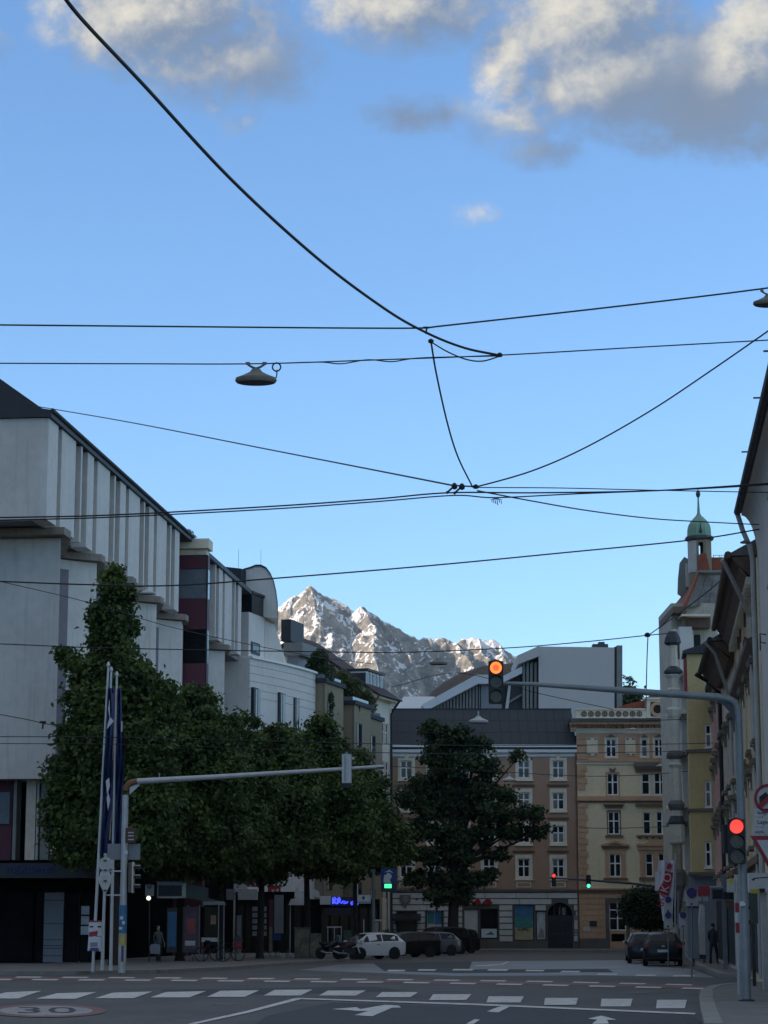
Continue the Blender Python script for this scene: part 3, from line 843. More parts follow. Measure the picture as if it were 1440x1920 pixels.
    for y0, y1, m, nm in ((1041, 1066, 'burgundy', 'cladding_panel'), (1066.5, 1121.5, 'glass_grey', 'stair_window'), (1122, 1180, 'burgundy', 'cladding_panel'), (1180.5, 1199, 'glass_dim', 'stair_window'), (1200, 1243, 'glass_dim', 'stair_window'), (1243.5, 1330, 'burgundy', 'cladding_panel')):
        f.part(nm, MB().box(ua + (.06 if 'glass' in m else 0), ub, n0, n1, zt(y1), zt(y0)), m)
    f.part('tower_shaft', MB().box(ua + .1, ub - .02, n0, n1 - .05, 0, zt(1330) - .02), 'burgundy')
    cap = MB().box(ua - .05, ub, n0, n1 - .05, zt(1040.5), zt(1030.5)).box(ua - .4, ub + .1, -2.6, n1 + .14, zt(1030), zt(1012))
    f.part('tower_cap', cap, 'trim_cream')
    f.part('tower_edge', MB().box(ua - .02, ua + .1, n1 - .03, n1 + .05, zt(1330), zt(1041)), 'black_trim')
    # street level: recessed dark shopfront, columns, canopy
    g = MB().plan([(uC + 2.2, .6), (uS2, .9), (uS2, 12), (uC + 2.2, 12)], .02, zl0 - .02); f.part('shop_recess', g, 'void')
    zc = hitn(f, 60, 1612, uC + .6)[1]
    for a, b, m in ((48, 66, 'plaster_beige'), (68, 72, 'sign_white_dirty'), (76, 92, 'slat_grey'), (96, 112, 'trim_cream'), (24, 30, 'slat_grey')):
        na, nb = hitn(f, a, 1540, uC + .8)[0], hitn(f, b, 1540, uC + .8)[0]
        f.part('column', MB().box(uC + .8, uC + 1.6, na, nb, zc, zl0 - .01), m)
    na, nb = hitn(f, -20, 1540, uC + 1.2)[0], hitn(f, 22, 1540, uC + 1.2)[0]
    f.part('cladding_panel', MB().box(uC + 1.2, uC + 1.5, na, nb, zc, zl0 - .01), 'burgundy')
    na, nb = hitn(f, -20, 1515, uC + 1.1)[0], hitn(f, 18, 1515, uC + 1.1)[0]
    f.part('window', MB().box(uC + 1.1, uC + 1.19, na, nb, hitn(f, 9, 1545, uC + 1.1)[1], hitn(f, 9, 1485, uC + 1.1)[1]), 'glass_grey')
    z0, z1 = hitn(f, 60, 1646, uC - 1.5)[1], hitn(f, 60, 1618, uC - 1.5)[1]
    nr = hitn(f, 178, 1630, uC - 1.5)[0]
    f.part('canopy', MB().box(uC - 1.5, uC + 1.9, -16, nr, z0, z1), 'sign_dark')
    nx = hitn(f, 55, 1630, uC - 1.52)[0]
    me = text_mesh('VOLKSBANK', .40, 'neon_off_blue', 'lettering', .02)
    o = link('lettering', me, root, (uC - 1.56, -nx, (z0 + z1) / 2 + .02), R(-90)); o.rotation_euler = (0, 0, R(-90))
    zz = hitn(f, 60, 1672, uC + 1.0)[1]
    f.part('shop_fascia', MB().box(uC + 1.0, uC + 1.6, -16, nr - .4, zz, z0 - .01), 'void')
    for a, b, m, nm in ((82, 118, 'sign_grey', 'door'), (66, 81, 'glass_dim', 'door'), (-30, 62, 'glass_dim', 'shop_window'), (122, 148, 'glass_dim', 'shop_window'), (151, 178, 'glass_dim', 'shop_window')):
        na, nb = hitn(f, a, 1740, uC + 1.4)[0], hitn(f, b, 1740, uC + 1.4)[0]
        d = f.part(nm, MB().box(uC + 1.4, uC + 1.5, na, nb, .16, zz - .01), m)
        if m == 'sign_grey':
            for y in (1688, 1732, 1762, 1773, 1778, 1792):
                z = hitn(f, 100, y, uC + 1.4)[1]; MB().box(uC + 1.385, uC + 1.4, na, nb, z - .015, z + .015).build('glazing_bar', 'sign_dark', d)
    na, nb = hitn(f, 151, 1740, uC + 1.3)[0], hitn(f, 168, 1740, uC + 1.3)[0]
    for k in range(3):
        f.part('notice', MB().box(uC + 1.36, uC + 1.39, na, nb - .05, 2.3 - k * .45, 2.68 - k * .45), 'poster_pale')
    return f, uS2


SLAB, uS2 = concrete_slab()


def leaf_blob(mb, c, r, n, size, rng):
    for _ in range(n):
        d = Vector((rng.gauss(0, 1), rng.gauss(0, 1), rng.gauss(0, 1))).normalized(); k = rng.uniform(.35, 1) ** .5
        p = Vector(c) + Vector((d.x * r[0], d.y * r[1], d.z * r[2])) * k
        a = Vector((rng.gauss(0, 1), rng.gauss(0, 1), rng.gauss(0, 1))).normalized(); b = a.orthogonal().normalized(); s = size * rng.uniform(.6, 1.3)
        mb.add([p - a * s, p - b * s * .5, p + a * s, p + b * s * .5], [(0, 1, 2, 3)])


def shrub(px, py, Y, w, h, n, label, m='leaf_roof', size=.12, stems=True, seed=1, trail=0.0):
    rng = random.Random(seed); base = P(px, py, Y)
    t = thing('roof_plant', label, 'plant', base)
    mb = MB()
    for k in range(7):
        leaf_blob(mb, (rng.uniform(-w, w) * .6, rng.uniform(-w, w) * .4, h * rng.uniform(.3, .85)), (w * .45, w * .45, h * .32), n // 7, size, rng)
    if trail:
        for k in range(4): leaf_blob(mb, (w * rng.uniform(-.9, .9), -.1, -trail * rng.uniform(.1, .9)), (w * .18, .2, trail * .4), n // 14, size, rng)
    mb.build('foliage', m, t)
    st = MB()
    for k in range(4): st.tube([(rng.uniform(-w, w) * .2, 0, 0), (rng.uniform(-w, w) * .5, rng.uniform(-.2, .2), h * .75)], [.03, .012], 5)
    st.build('stem', 'bark', t)
    return t


shrub(352, 1012, 138, .75, .6, 260, 'low scrubby plant on the cream cap of the burgundy stair tower', size=.09, seed=3)


def white_round_building():
    f = facade_root('white_building', 'white curved building with barrel roof and sloping gable wall beyond the concrete slab', 'building', (469, 157.5), (565, 168), 1200)
    root = f.root; L = f.hit(565, 1200)[0]
    z = lambda y, px=500, u=None: f.hit(px, y)[1]
    # lower curved bay, bulging to the street
    zb1 = f.hit(475, 1236)[1]
    N = 12
    arc = [(L * i / N, -(1.15 * math.sin(math.pi * (i / N) * .55 + .0))) for i in range(N + 1)]
    poly = arc + [(L, 8), (0, 8)]
    f.part('wall', MB().plan(poly, 0, zb1), 'plaster_white')
    top = MB().plan([(u, n - .18) for u, n in arc] + [(L, 8), (0, 8)], zb1 + .004, zb1 + .16); f.part('parapet_coping', top, 'win_white')
    # clapboard lines
    for k in range(5):
        zz = zb1 - .5 - k * .55
        f.part('wall_joint', MB().plan([(u, n - .012) for u, n in arc] + [(u, n + .1) for u, n in reversed(arc)], zz, zz + .03), 'slat_grey')
    # tall windows on the curve
    for px0, px1, y0, y1 in ((485, 501, 1288, 1365), (519, 531, 1298, 1370), (541, 549, 1308, 1370)):
        u0, z1 = f.hit(px0, y0, .6); u1, z0 = f.hit(px1, y1, .6)
        k = (u0 + u1) / 2 / L; n = 1.15 * math.sin(math.pi * k * .55)
        w = MB().box(u0, u1, n - .5, n + .06, z0, z1); wo = f.part('window', w, 'black_trim')
        for t in (.18, .62):
            MB().box(u0 + (u1 - u0) * t, u0 + (u1 - u0) * (t + .2), n + .061, n + .075, z0 + .1, z1 - .1).build('pane', 'glass', wo)
        MB().box(u0 + (u1 - u0) * .45, u0 + (u1 - u0) * .52, n + .062, n + .12, z0, z1).build('window_frame', 'win_white', wo)
    # set-back upper wall with window band
    zt = f.hit(478, 1150)[1]
    uw = f.hit(497, 1200, -.15)[0]; f.part('upper_wall', MB().box(.1, uw, -7, -.15, zb1, zt), 'plaster_white')
    u0, z1 = f.hit(470, 1140); u1, z0 = f.hit(496, 1172)
    f.part('window', MB().box(.6, uw - .1, -2, -.12, zt + .004, zt + 1.35), 'glass')
    f.part('window_frame', MB().box(.5, uw, -2.2, -.02, zt + 1.36, zt + 1.55), 'black_trim')
    u0, z1 = f.hit(474, 1202); u1, z0 = f.hit(490, 1238)
    wo = f.part('window', MB().box(u0, u1, -.3, -.1, z0 + .3, z1), 'black_trim')
    MB().box(u0 + .25, u1 - .25, -.098, -.08, z0 + .5, z1 - .15).build('pane', 'glass', wo)
    # sloping gable wall facing down the street
    ug = uw + .02
    a = [f.hit(x, y, -.12) for x, y in ((496, 1262), (541, 1266), (528, 1215), (513, 1165), (504, 1141), (496, 1141))]
    a = [(u, max(zz, zb1 + .17)) for u, zz in a]
    f.part('gable_wall', MB().prism(a, -3.0, -.12), 'plaster_grey')
    # barrel-vaulted penthouse
    ub = 3.0
    pts = [(452, 1150), (452, 1078), (456, 1068), (470, 1064), (480, 1060), (490, 1060), (500, 1065), (508, 1076), (514, 1090), (518, 1108), (521, 1130), (522, 1160)]
    a = [hitn(f, x, y, ub) for x, y in pts]
    rd = ray(505, 1100); rd = Vector((rd.x, rd.y, 0)).normalized() * 7.0; du, dn_ = rd.dot(f.u), rd.dot(f.n)
    g = MB(); k = len(a); vs = [(ub, -n, zz) for n, zz in a] + [(ub + du, -n - dn_, zz) for n, zz in a]
    g.add(vs, [tuple(range(k)), tuple(range(2 * k - 1, k - 1, -1))] + [(i, i + k, (i + 1) % k + k, (i + 1) % k) for i in range(k)])
    f.part('barrel_penthouse', g, 'plaster_white')
    g = MB(); a2 = a[2:]; k = len(a2)
    for i in range(k - 1):
        (n0, z0), (n1, z1) = a2[i], a2[i + 1]
        g.add([(ub - .08, -n0, z0 + .05), (ub - .08, -n1, z1 + .05), (ub + du, -n1 - dn_, z1 + .05), (ub + du, -n0 - dn_, z0 + .05), (ub - .08, -n0 + .02, z0 - .07), (ub - .08, -n1 + .02, z1 - .07)], [(0, 1, 2, 3), (0, 4, 5, 1)])
    f.part('roof', g, 'roof_dark')
    a = [hitn(f, x, y, ub - 1.0) for x, y in ((400, 1072), (400, 1060), (452, 1066), (452, 1150), (430, 1150))]
    g = MB(); k = len(a); vs = [(ub - 1, -n, zz) for n, zz in a] + [(ub + 2, -n, zz) for n, zz in a]
    g.add(vs, [tuple(range(k)), tuple(range(2 * k - 1, k - 1, -1))] + [(i, i + k, (i + 1) % k + k, (i + 1) % k) for i in range(k)])
    f.part('side_roof', g, 'roof_slate')
    for px in (447, 489):
        n, zz = hitn(f, px, 1064, ub + 1); _, z2 = hitn(f, px, 1030, ub + 1)
        f.part('antenna', MB().tube([(ub + 1, -n, zz - .2), (ub + 1, -n, z2)], .012, 5), 'steel_dark')
    # balconies and dark bays at the far corner
    for x0, x1, y0, y1, m in ((523, 541, 1160, 1200, 'roof_dark'), (531, 566, 1205, 1228, 'slat_grey'), (536, 556, 1228, 1268, 'sign_grey'), (540, 565, 1268, 1300, 'brick_soft')):
        n0, z1 = hitn(f, x0, y0, L); n1, z0 = hitn(f, x1, y1, L)
        f.part('corner_bay', MB().box(L + (y0 % 7) * .1, L + 3.5, n0, n1, z0, z1), m)
    n0, z1 = hitn(f, 555, 1292, L - .4); n1, z0 = hitn(f, 566, 1335, L - .4)
    f.part('awning', MB().add([(L - .4, -n0, z1), (L + 1.2, -n0, z1), (L + 1.2, -n1, z0), (L - .4, -n1, z0), (L - .4, -n0, z1 - .2), (L + 1.2, -n0, z1 - .2)], [(0, 1, 2, 3), (4, 3, 2, 5), (0, 3, 4)]), 'sign_dark')


white_round_building()


def olive_building():
    f = facade_root('olive_building', 'olive plaster building with stepped bays and roof garden', 'building', (572, 168), (694, 184), 1400)
    L = f.hit(694, 1400)[0]; root = f.root
    f.part('wall', MB().box(0, L - .15, -9, -.9, 0, f.hit(600, 1300)[1]), 'plaster_olive')
    for (x0, x1, yt, k, d) in ((573, 609, 1281, 0.0, 4.6), (627, 664, 1322, .36, 4.4), (668, 690, 1346, .70, 4.0)):
        u = L * k; n0, z1 = hitn(f, x0, yt, u); n1, _ = hitn(f, x1, yt, u)
        b = f.part('bay', MB().box(u, u + d, n0, n1, 0, z1), 'plaster_olive')
        MB().box(u - .18, u + d + .1, n0 - .05, n1 + .18, z1 + .004, z1 + .32).build('coping', 'roof_slate', b)
        MB().box(u - .02, u + d - .3, n0 + .15, n1 - .1, z1 + .325, z1 + .62).build('planter_glass', 'glass_grey', b)
        for j in range(5):
            zz = z1 - 1.9 - j * 3.0
            w = MB().box(u + .7, u + 2.0, n1 - .1, n1 + .03, zz - 1.2, zz + .6).build('window', 'black_trim', b)
            MB().box(u + .78, u + .92, n1 + .031, n1 + .06, zz - 1.15, zz + .55).build('window_frame', 'win_white', w)
            MB().box(u + .95, u + 1.9, n1 + .031, n1 + .04, zz - 1.1, zz + .5).build('pane', 'glass', w)
        MB().box(u - .03, u, n1 - .14, n1 + .02, 0, z1 - .1).build('corner_strip', 'brick_soft', b)
    shrub(598, 1281, 168.6, 1.35, 2.3, 2600, 'dense dark creeper bush on the first olive bay', 'leaf_dark', .15, seed=11, trail=2.2)
    shrub(652, 1323, 174.6, 1.5, 2.4, 2200, 'loose green shrub on the second olive bay', 'leaf_roof', .17, seed=12, trail=.8)
    shrub(684, 1347, 180, 1.0, 2.2, 1300, 'drooping olive shrub on the third olive bay', 'leaf_roof', .15, seed=13, trail=3.0)


olive_building()


def cream_gable_building():
    f = facade_root('cream_building', 'cream gabled building with dark red roof edge and a row of dormers', 'building', (694, 184.5), (734, 189.6), 1500)
    L = f.hit(734, 1500)[0]; root = f.root
    _, ze = hitn(f, 694, 1296, 0); na, za = hitn(f, 553, 1197, 0)
    # gable end wall facing down the street
    f.part('gable_wall', MB().add([(0, 0, 0), (0, 0, ze), (0, -na, za), (0, -2 * na, ze), (0, -2 * na, 0), (.4, 0, 0), (.4, 0, ze), (.4, -na, za), (.4, -2 * na, ze), (.4, -2 * na, 0)],
                                  [(0, 1, 2, 3, 4), (9, 8, 7, 6, 5), (0, 5, 6, 1), (1, 6, 7, 2), (2, 7, 8, 3), (3, 8, 9, 4)]), 'plaster_cream')
    hs = []
    for row in range(5):
        for c in range(4):
            zz = ze - 3.0 - row * 3.15; uu = .9 + c * (L - 1.4) / 4
            hs.append((uu, uu + .75, zz - 1.0, zz + .7))
    f.part('wall', wall_shell(.4, L, 0, ze - .02, hs), 'plaster_cream')
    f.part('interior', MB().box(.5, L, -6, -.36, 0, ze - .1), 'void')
    for h in hs:
        window(f, *h, cols=1, split=(.6,))
    # roof: steep tiles with dark verge, eave and gutter
    dn = .75; t = (za - ze) / (0 - na) if na else 1
    pr = [(dn, ze - .55 * t), (dn, ze - .55 * t + .22), (na, za + .25), (2 * na, ze + .2), (2 * na, ze - .05), (na, za - .02)]
    f.part('roof', MB().sweep(pr, -.35, L + .05), 'tile_red').data.materials[0] = MATS['roof_maroon']
    f.part('eave', MB().sweep([(0, ze - .5), (.7, ze - .5), (.78, ze - .2), (0, ze - .02)], -.2, L + .05), 'trim_cream')
    gu = f.part('gutter', MB().tube([(-.3, -.86, ze - .3), (L + .1, -.86, ze - .3)], .09, 8), 'black_trim')
    f.part('downpipe', MB().tube([(L - .35, -.86, ze - .35), (L - .35, -.4, ze - .9), (L - .35, -.12, ze - 1.4), (L - .35, -.12, .2)], .09, 8), 'black_trim')
    f.part('downpipe', MB().tube([(-.2, -.86, ze - .35), (-.2, -.4, ze - 1.0), (-.2, -.1, ze - 1.5), (-.2, -.1, .2)], .08, 8), 'rust')
    # dormers along the street slope
    for k in range(5):
        u = .6 + k * (L - 1.0) / 5
        d = f.part('dormer', MB().box(u, u + .62, -2.3, -.55, ze + .35, ze + 1.75), 'win_white')
        MB().box(u - .12, u + .74, -2.4, -.35, ze + 1.754, ze + 1.95).build('dormer_roof', 'roof_dark', d)
        MB().box(u + .12, u + .50, -.549, -.52, ze + .5, ze + 1.6).build('pane', 'glass', d)
        MB().box(u - .02, u - .004, -2.0, -.6, ze + .5, ze + 1.6).build('cheek', 'roof_dark', d)


cream_gable_building()

# ------------------------------------------------------------------ buildings closing the street
def frontal(name, label, cat, px, Y, py=1600):
    p = P(px, py, Y); p.z = 0
    return Fac(thing(name, label, cat, p, 0.0))


def brown_building():
    f = frontal('brown_building', 'brown plaster corner building with cream framed windows and dark seamed roof', 'building', 733, 190)
    h = f.hit; L = h(1084, 1600)[0]
    zg = h(900, 1668)[1]; zc = h(900, 1412)[1]
    cols = [762, 814, 866, 917, 982, 1046.5]
    rows = [(1426, 1459, 0), (1486, 1518, 1), (1548, 1580.5, 1), (1610, 1645, 1)]
    hs = []
    for y0, y1, k in rows:
        for c in cols:
            u, z1 = h(c, y0); _, z0 = h(c, y1); hs.append((u - .5, u + .5, z0, z1))
    f.part('wall', wall_shell(0, L, zg, zc, hs), 'plaster_brown')
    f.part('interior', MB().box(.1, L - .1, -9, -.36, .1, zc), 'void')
    i = 0
    for y0, y1, k in rows:
        for c in cols:
            u0, u1, z0, z1 = hs[i]; i += 1
            w = window(f, u0, u1, z0, z1, 2, (.60,), fw=.09, mw=.055)
            s = MB(); t = .21; q = .16
            s.box(u0 - t, u0, 0, .06, z0 - q, z1 + t + .12 * k).box(u1, u1 + t, 0, .06, z0 - q, z1 + t + .12 * k).box(u0, u1, 0, .06, z1, z1 + t + .12 * k).box(u0, u1, 0, .06, z0 - q, z0)
            so = f.part('window_surround', s, 'trim_cream')
            MB().box(u0 - t - .06, u1 + t + .06, .0, .16, z0 - q - .09, z0 - q - .003).build('sill', 'trim_cream', so)
            if k: MB().box(u0 - t - .18, u1 + t + .18, 0, .20, z1 + t + .36, z1 + t + .46).build('hood', 'trim_brown', so)
            else: MB().prism([((u0 + u1) / 2 - .14, z1 + .02), ((u0 + u1) / 2 + .14, z1 + .02), ((u0 + u1) / 2 + .2, z1 + .5), ((u0 + u1) / 2 - .2, z1 + .5)], .0, .13).build('keystone', 'trim_cream', so)
    for c in cols:
        u, z1 = h(c, 1653); _, z0 = h(c, 1664)
        p = f.part('apron_panel', MB().box(u - .62, u + .62, 0, .05, z0, z1), 'trim_cream')
        MB().box(u - .5, u + .5, .051, .07, z0 + .1, z1 - .1).build('inset', 'plaster_brown', p)
    # cornice with gutter
    zz = lambda y: h(900, y)[1]
    f.part('cornice', MB().sweep([(0, zz(1420)), (.12, zz(1418)), (.14, zz(1412)), (.42, zz(1411)), (.46, zz(1406)), (0, zz(1406))], -.05, L), 'win_white')
    f.part('gutter_band', MB().box(-.05, L, -.3, .30, zz(1405.8), zz(1401.5)), 'roof_slate')
    f.part('cornice', MB().box(-.05, L, -.2, .40, zz(1401.3), zz(1397)), 'win_white')
    # seamed roof, one panel each
    z0, z1 = zz(1397), h(900, 1331, -5.0)[1]
    rf = f.part('roof', MB().sweep([(-.1, z0 + .01), (-5.0, z1), (-9, z1), (-9, z0)], 0, L), 'roof_dark')
    nr, nc = 3, 20
    d = Vector((0, 4.9, z1 - z0 - .01)); ln = d.length / nr; w = L / nc
    sl = math.atan2(d.z, d.y)
    me = MB().add([(.012, 0, 0), (w - .012, 0, 0), (w - .012, ln - .03, 0), (.012, ln - .03, 0), (.012, 0, .035), (w - .012, 0, .035), (w - .012, ln - .03, .035), (.012, ln - .03, .035)],
                  [(0, 3, 2, 1), (4, 5, 6, 7), (0, 1, 5, 4), (1, 2, 6, 5), (2, 3, 7, 6), (3, 0, 4, 7)]).mesh('roof_panel', 'roof_slate')
    for r in range(nr):
        for c in range(nc):
            o = link('roof_panel', me, rf, (c * w, .1 + math.cos(sl) * ln * r - .02, z0 + .03 + math.sin(sl) * ln * r)); o.rotation_euler = (sl, 0, 0)
    f.part('ridge', MB().box(0, L, -5.3, -4.9, z1 - .05, z1 + .12), 'black_trim')
    # dark string course above the shops
    f.part('string_course', MB().box(-.02, L, -.2, .16, zz(1672), zz(1667.5)), 'stone_dark')
    # ground floor
    gz1 = zz(1672.2); gz0 = 0.0
    ar0, ar1 = h(1027, 1750)[0], h(1074, 1750)[0]; zs = zz(1716); rad = (ar1 - ar0) / 2; uc = (ar0 + ar1) / 2
    ops = [(h(745, 1709), h(780, 1778)), (h(799, 1706), h(830, 1760)), (h(869, 1704), h(898, 1766)), (h(900, 1704), h(934, 1761)), (h(963, 1696), h(1002, 1764)), (h(1005, 1708), h(1025, 1763))]
    holes = [(a[0], b[0], b[1], a[1]) for a, b in ops]
    f.part('ground_wall', wall_shell(0, L, gz0, gz1, holes + [(ar0, ar1, 0, zs + rad)], .3), 'stone_dark')
    # spandrels round the arch
    for s in (-1, 1):
        poly = [(uc + s * rad * math.cos(R(a)), zs + rad * math.sin(R(a))) for a in range(0, 91, 10)] + [(uc + s * rad, zs + rad)]
        if s < 0: poly = poly[::-1]
        f.part('arch_spandrel', MB().prism(poly[::-1], -.3, -.004), 'stone_dark')
    k = 14
    ring = MB()
    for j in range(k):
        a, b = math.pi * j / k, math.pi * (j + 1) / k
        ring.prism([(uc + r * math.cos(t), zs + r * math.sin(t)) for r, t in ((rad, a), (rad + .16, a), (rad + .16, b), (rad, b))], -.02, .06)
    f.part('arch_ring', ring, 'stone_dark')
    dr = f.part('door', MB().box(ar0, ar1, -.34, -.22, .02, zs - .02), 'sign_dark')
    MB().box(uc - .03, uc + .03, -.22, -.19, .05, zs - .05).build('door_stile', 'black_trim', dr)
    for sx in (-1, 1):
        for z0_ in (.3, 1.4):
            MB().box(uc + sx * .5 - .35, uc + sx * .5 + .35, -.219, -.20, z0_, z0_ + .9).build('door_panel', 'black_trim', dr)
    lu = f.part('lunette', MB().prism([(uc + rad * .99 * math.cos(R(a)), zs + rad * .99 * math.sin(R(a))) for a in range(0, 181, 12)], -.36, -.26), 'glass_dim')
    for x in (-.45, 0.05, .5): MB().box(uc + x - .05, uc + x + .05, -.26, -.2, zs, zs + math.sqrt(max(.02, rad * rad - x * x)) - .05).build('muntin', 'black_trim', lu)
    for x0, x1 in ((-.05, .08), (.16, .42)): MB().box(uc + x0 * 1.2, uc + x1 * 1.2, -.258, -.25, zs + .02, zs + .62).build('pane', 'glass_grey', lu)
    # rusticated courses, one block each, stopping at every opening
    ch = .50; zrow = zz(1766); r_ = 0
    while zrow + ch < gz1 + .1:
        z0_, z1_ = zrow + .045, min(zrow + ch - .045, gz1 - .03); zm = (z0_ + z1_) / 2
        gaps = [(a - .10, b + .10) for a, b, c_, d_ in holes if c_ - .1 < zm < d_ + .12]
        if zm < zs: gaps.append((ar0 - .12, ar1 + .12))
        elif zm < zs + rad + .2: hw = math.sqrt(max(.05, (rad + .26) ** 2 - (zm - zs) ** 2)); gaps.append((uc - hw, uc + hw))
        gaps = sorted(gaps) + [(L - .02, L)]; x = .03
        for a, b in gaps:
            if a - x > .25:
                n_ = max(1, round((a - x) / 2.6))
                for q in range(n_):
                    f.part('stone_block', MB().box(x + (a - x) * q / n_ + .02, x + (a - x) * (q + 1) / n_ - .02, .0, .06, z0_, z1_), 'stone_pale')
            x = max(x, b)
        zrow += ch; r_ += 1
    f.part('plinth', MB().box(-.02, ar0, 0, .09, 0, zz(1767)), 'stone_dark'); f.part('plinth', MB().box(ar1, L, 0, .09, 0, zz(1767)), 'stone_dark')
    # shop fronts
    def front(i, m, fm='sign_dark', name='shop_window'):
        a, b, c, d = holes[i]
        o = f.part(name, MB().box(a, b, -.3, -.2, c, d), fm); MB().box(a + .08, b - .08, -.199, -.17, c + .08, d - .08).build('pane', m, o); return o
    front(0, 'glass_dim'); o = front(1, 'poster_pale'); a, b, c, d = holes[1]
    for (x, y, s, t, m) in ((.08, .52, .42, .42, 'poster_teal'), (.52, .50, .42, .44, 'poster_blue'), (.12, .08, .3, .32, 'poster_sand'), (.5, .1, .4, .3, 'poster_blue')):
        MB().box(a + (b - a) * x, a + (b - a) * (x + s), -.169, -.16, c + (d - c) * y, c + (d - c) * (y + t)).build('print', m, o)
    front(2, 'stone_pale', 'stone_dark'); o = front(3, 'glass_dim'); a, b, c, d = holes[3]
    MB().box(a + .1, b - .1, -.169, -.15, c + .12, c + (d - c) * .34).build('print', 'metal_pale', o)
    MB().prism([(a + .4, c + .35), (b - .3, c + .35), (b - .5, c + .6), (a + .9, c + .62)], -.15, -.14).build('print', 'poster_teal', o)
    o = front(4, 'poster_sand'); a, b, c, d = holes[4]; hgt = d - c
    n = 12
    for j in range(n):      # printed sky-to-beach poster in bands
        t0, t1 = .36 + .62 * j / n, .36 + .62 * (j + 1) / n; q = j / n
        col = 'poster_teal' if q < .42 else 'poster_blue'
        MB().box(a + .1, b - .1, -.169, -.16, c + hgt * t0, c + hgt * t1 - .001).build('print', col, o)
    rng = random.Random(4); pm = MB()
    for j in range(40):
        ang = rng.uniform(0, math.pi); r = rng.uniform(.1, .42); x = (a + b) / 2 + r * math.cos(ang) * 1.3; zq = c + hgt * .26 + r * math.sin(ang)
        pm.prism([(x - .05, zq), (x + .06, zq - .03), (x + .03, zq + .1)], -.159, -.15)
    pm.build('print', 'brick_soft', o)
    o = front(5, 'poster_pale'); a, b, c, d = holes[5]
    MB().prism([(a + .15, c + .25), (b - .15, c + .2), (b - .25, c + .8), (a + .35, c + 1.0)], -.169, -.155).build('print', 'slat_grey', o)
    # plaques beside the arch, crest and shop letters
    for k in range(4):
        u, z1 = h(1076.5, 1716 + k * 13); f.part('plaque', MB().box(u, u + .35, .05, .08, z1 - .42, z1), 'poster_pale' if k % 2 else 'slat_grey')
    u, z1 = h(760, 1678)
    cr = f.part('crest', MB().prism([(u - .45, z1), (u - .45, z1 - .5), (u, z1 - 1.05), (u + .45, z1 - .5), (u + .45, z1)], .05, .16), 'brick_soft')
    MB().prism([(u - .2, z1 - .1), (u - .25, z1 - .5), (u, z1 - .75), (u + .25, z1 - .5), (u + .2, z1 - .1)], .16, .2).build('emblem', 'sign_grey', cr)
    for px, w in ((866, .35), (893, .4), (912, .5)):
        u, z = h(px, 1692); f.part('shop_letter', MB().prism([(u - w, z - .2), (u - w * .5, z + .05), (u, z + .28), (u + w * .6, z + .25), (u + w, z - .05), (u + w * .7, z - .28), (u + .1, z - .1)][::-1], .05, .2), 'flower_red')
    u, z = h(743, 1716); f.part('shop_awning', MB().add([(u - .3, 0, z + .15), (u + 2.0, 0, z + .15), (u + 2.0, -.9, z - .25), (u - .3, -.9, z - .25), (u - .3, -.9, z - .45), (u + 2.0, -.9, z - .45), (u - .3, 0, z - .1), (u + 2, 0, z - .1)], [(0, 1, 2, 3), (3, 2, 5, 4), (6, 4, 5, 7), (0, 3, 4, 6), (1, 7, 5, 2)]), 'sign_dark')
    f.part('downpipe', MB().tube([(L - .08, -.12, zc), (L - .08, -.12, .2)], .06, 8), 'trim_brown')


brown_building()


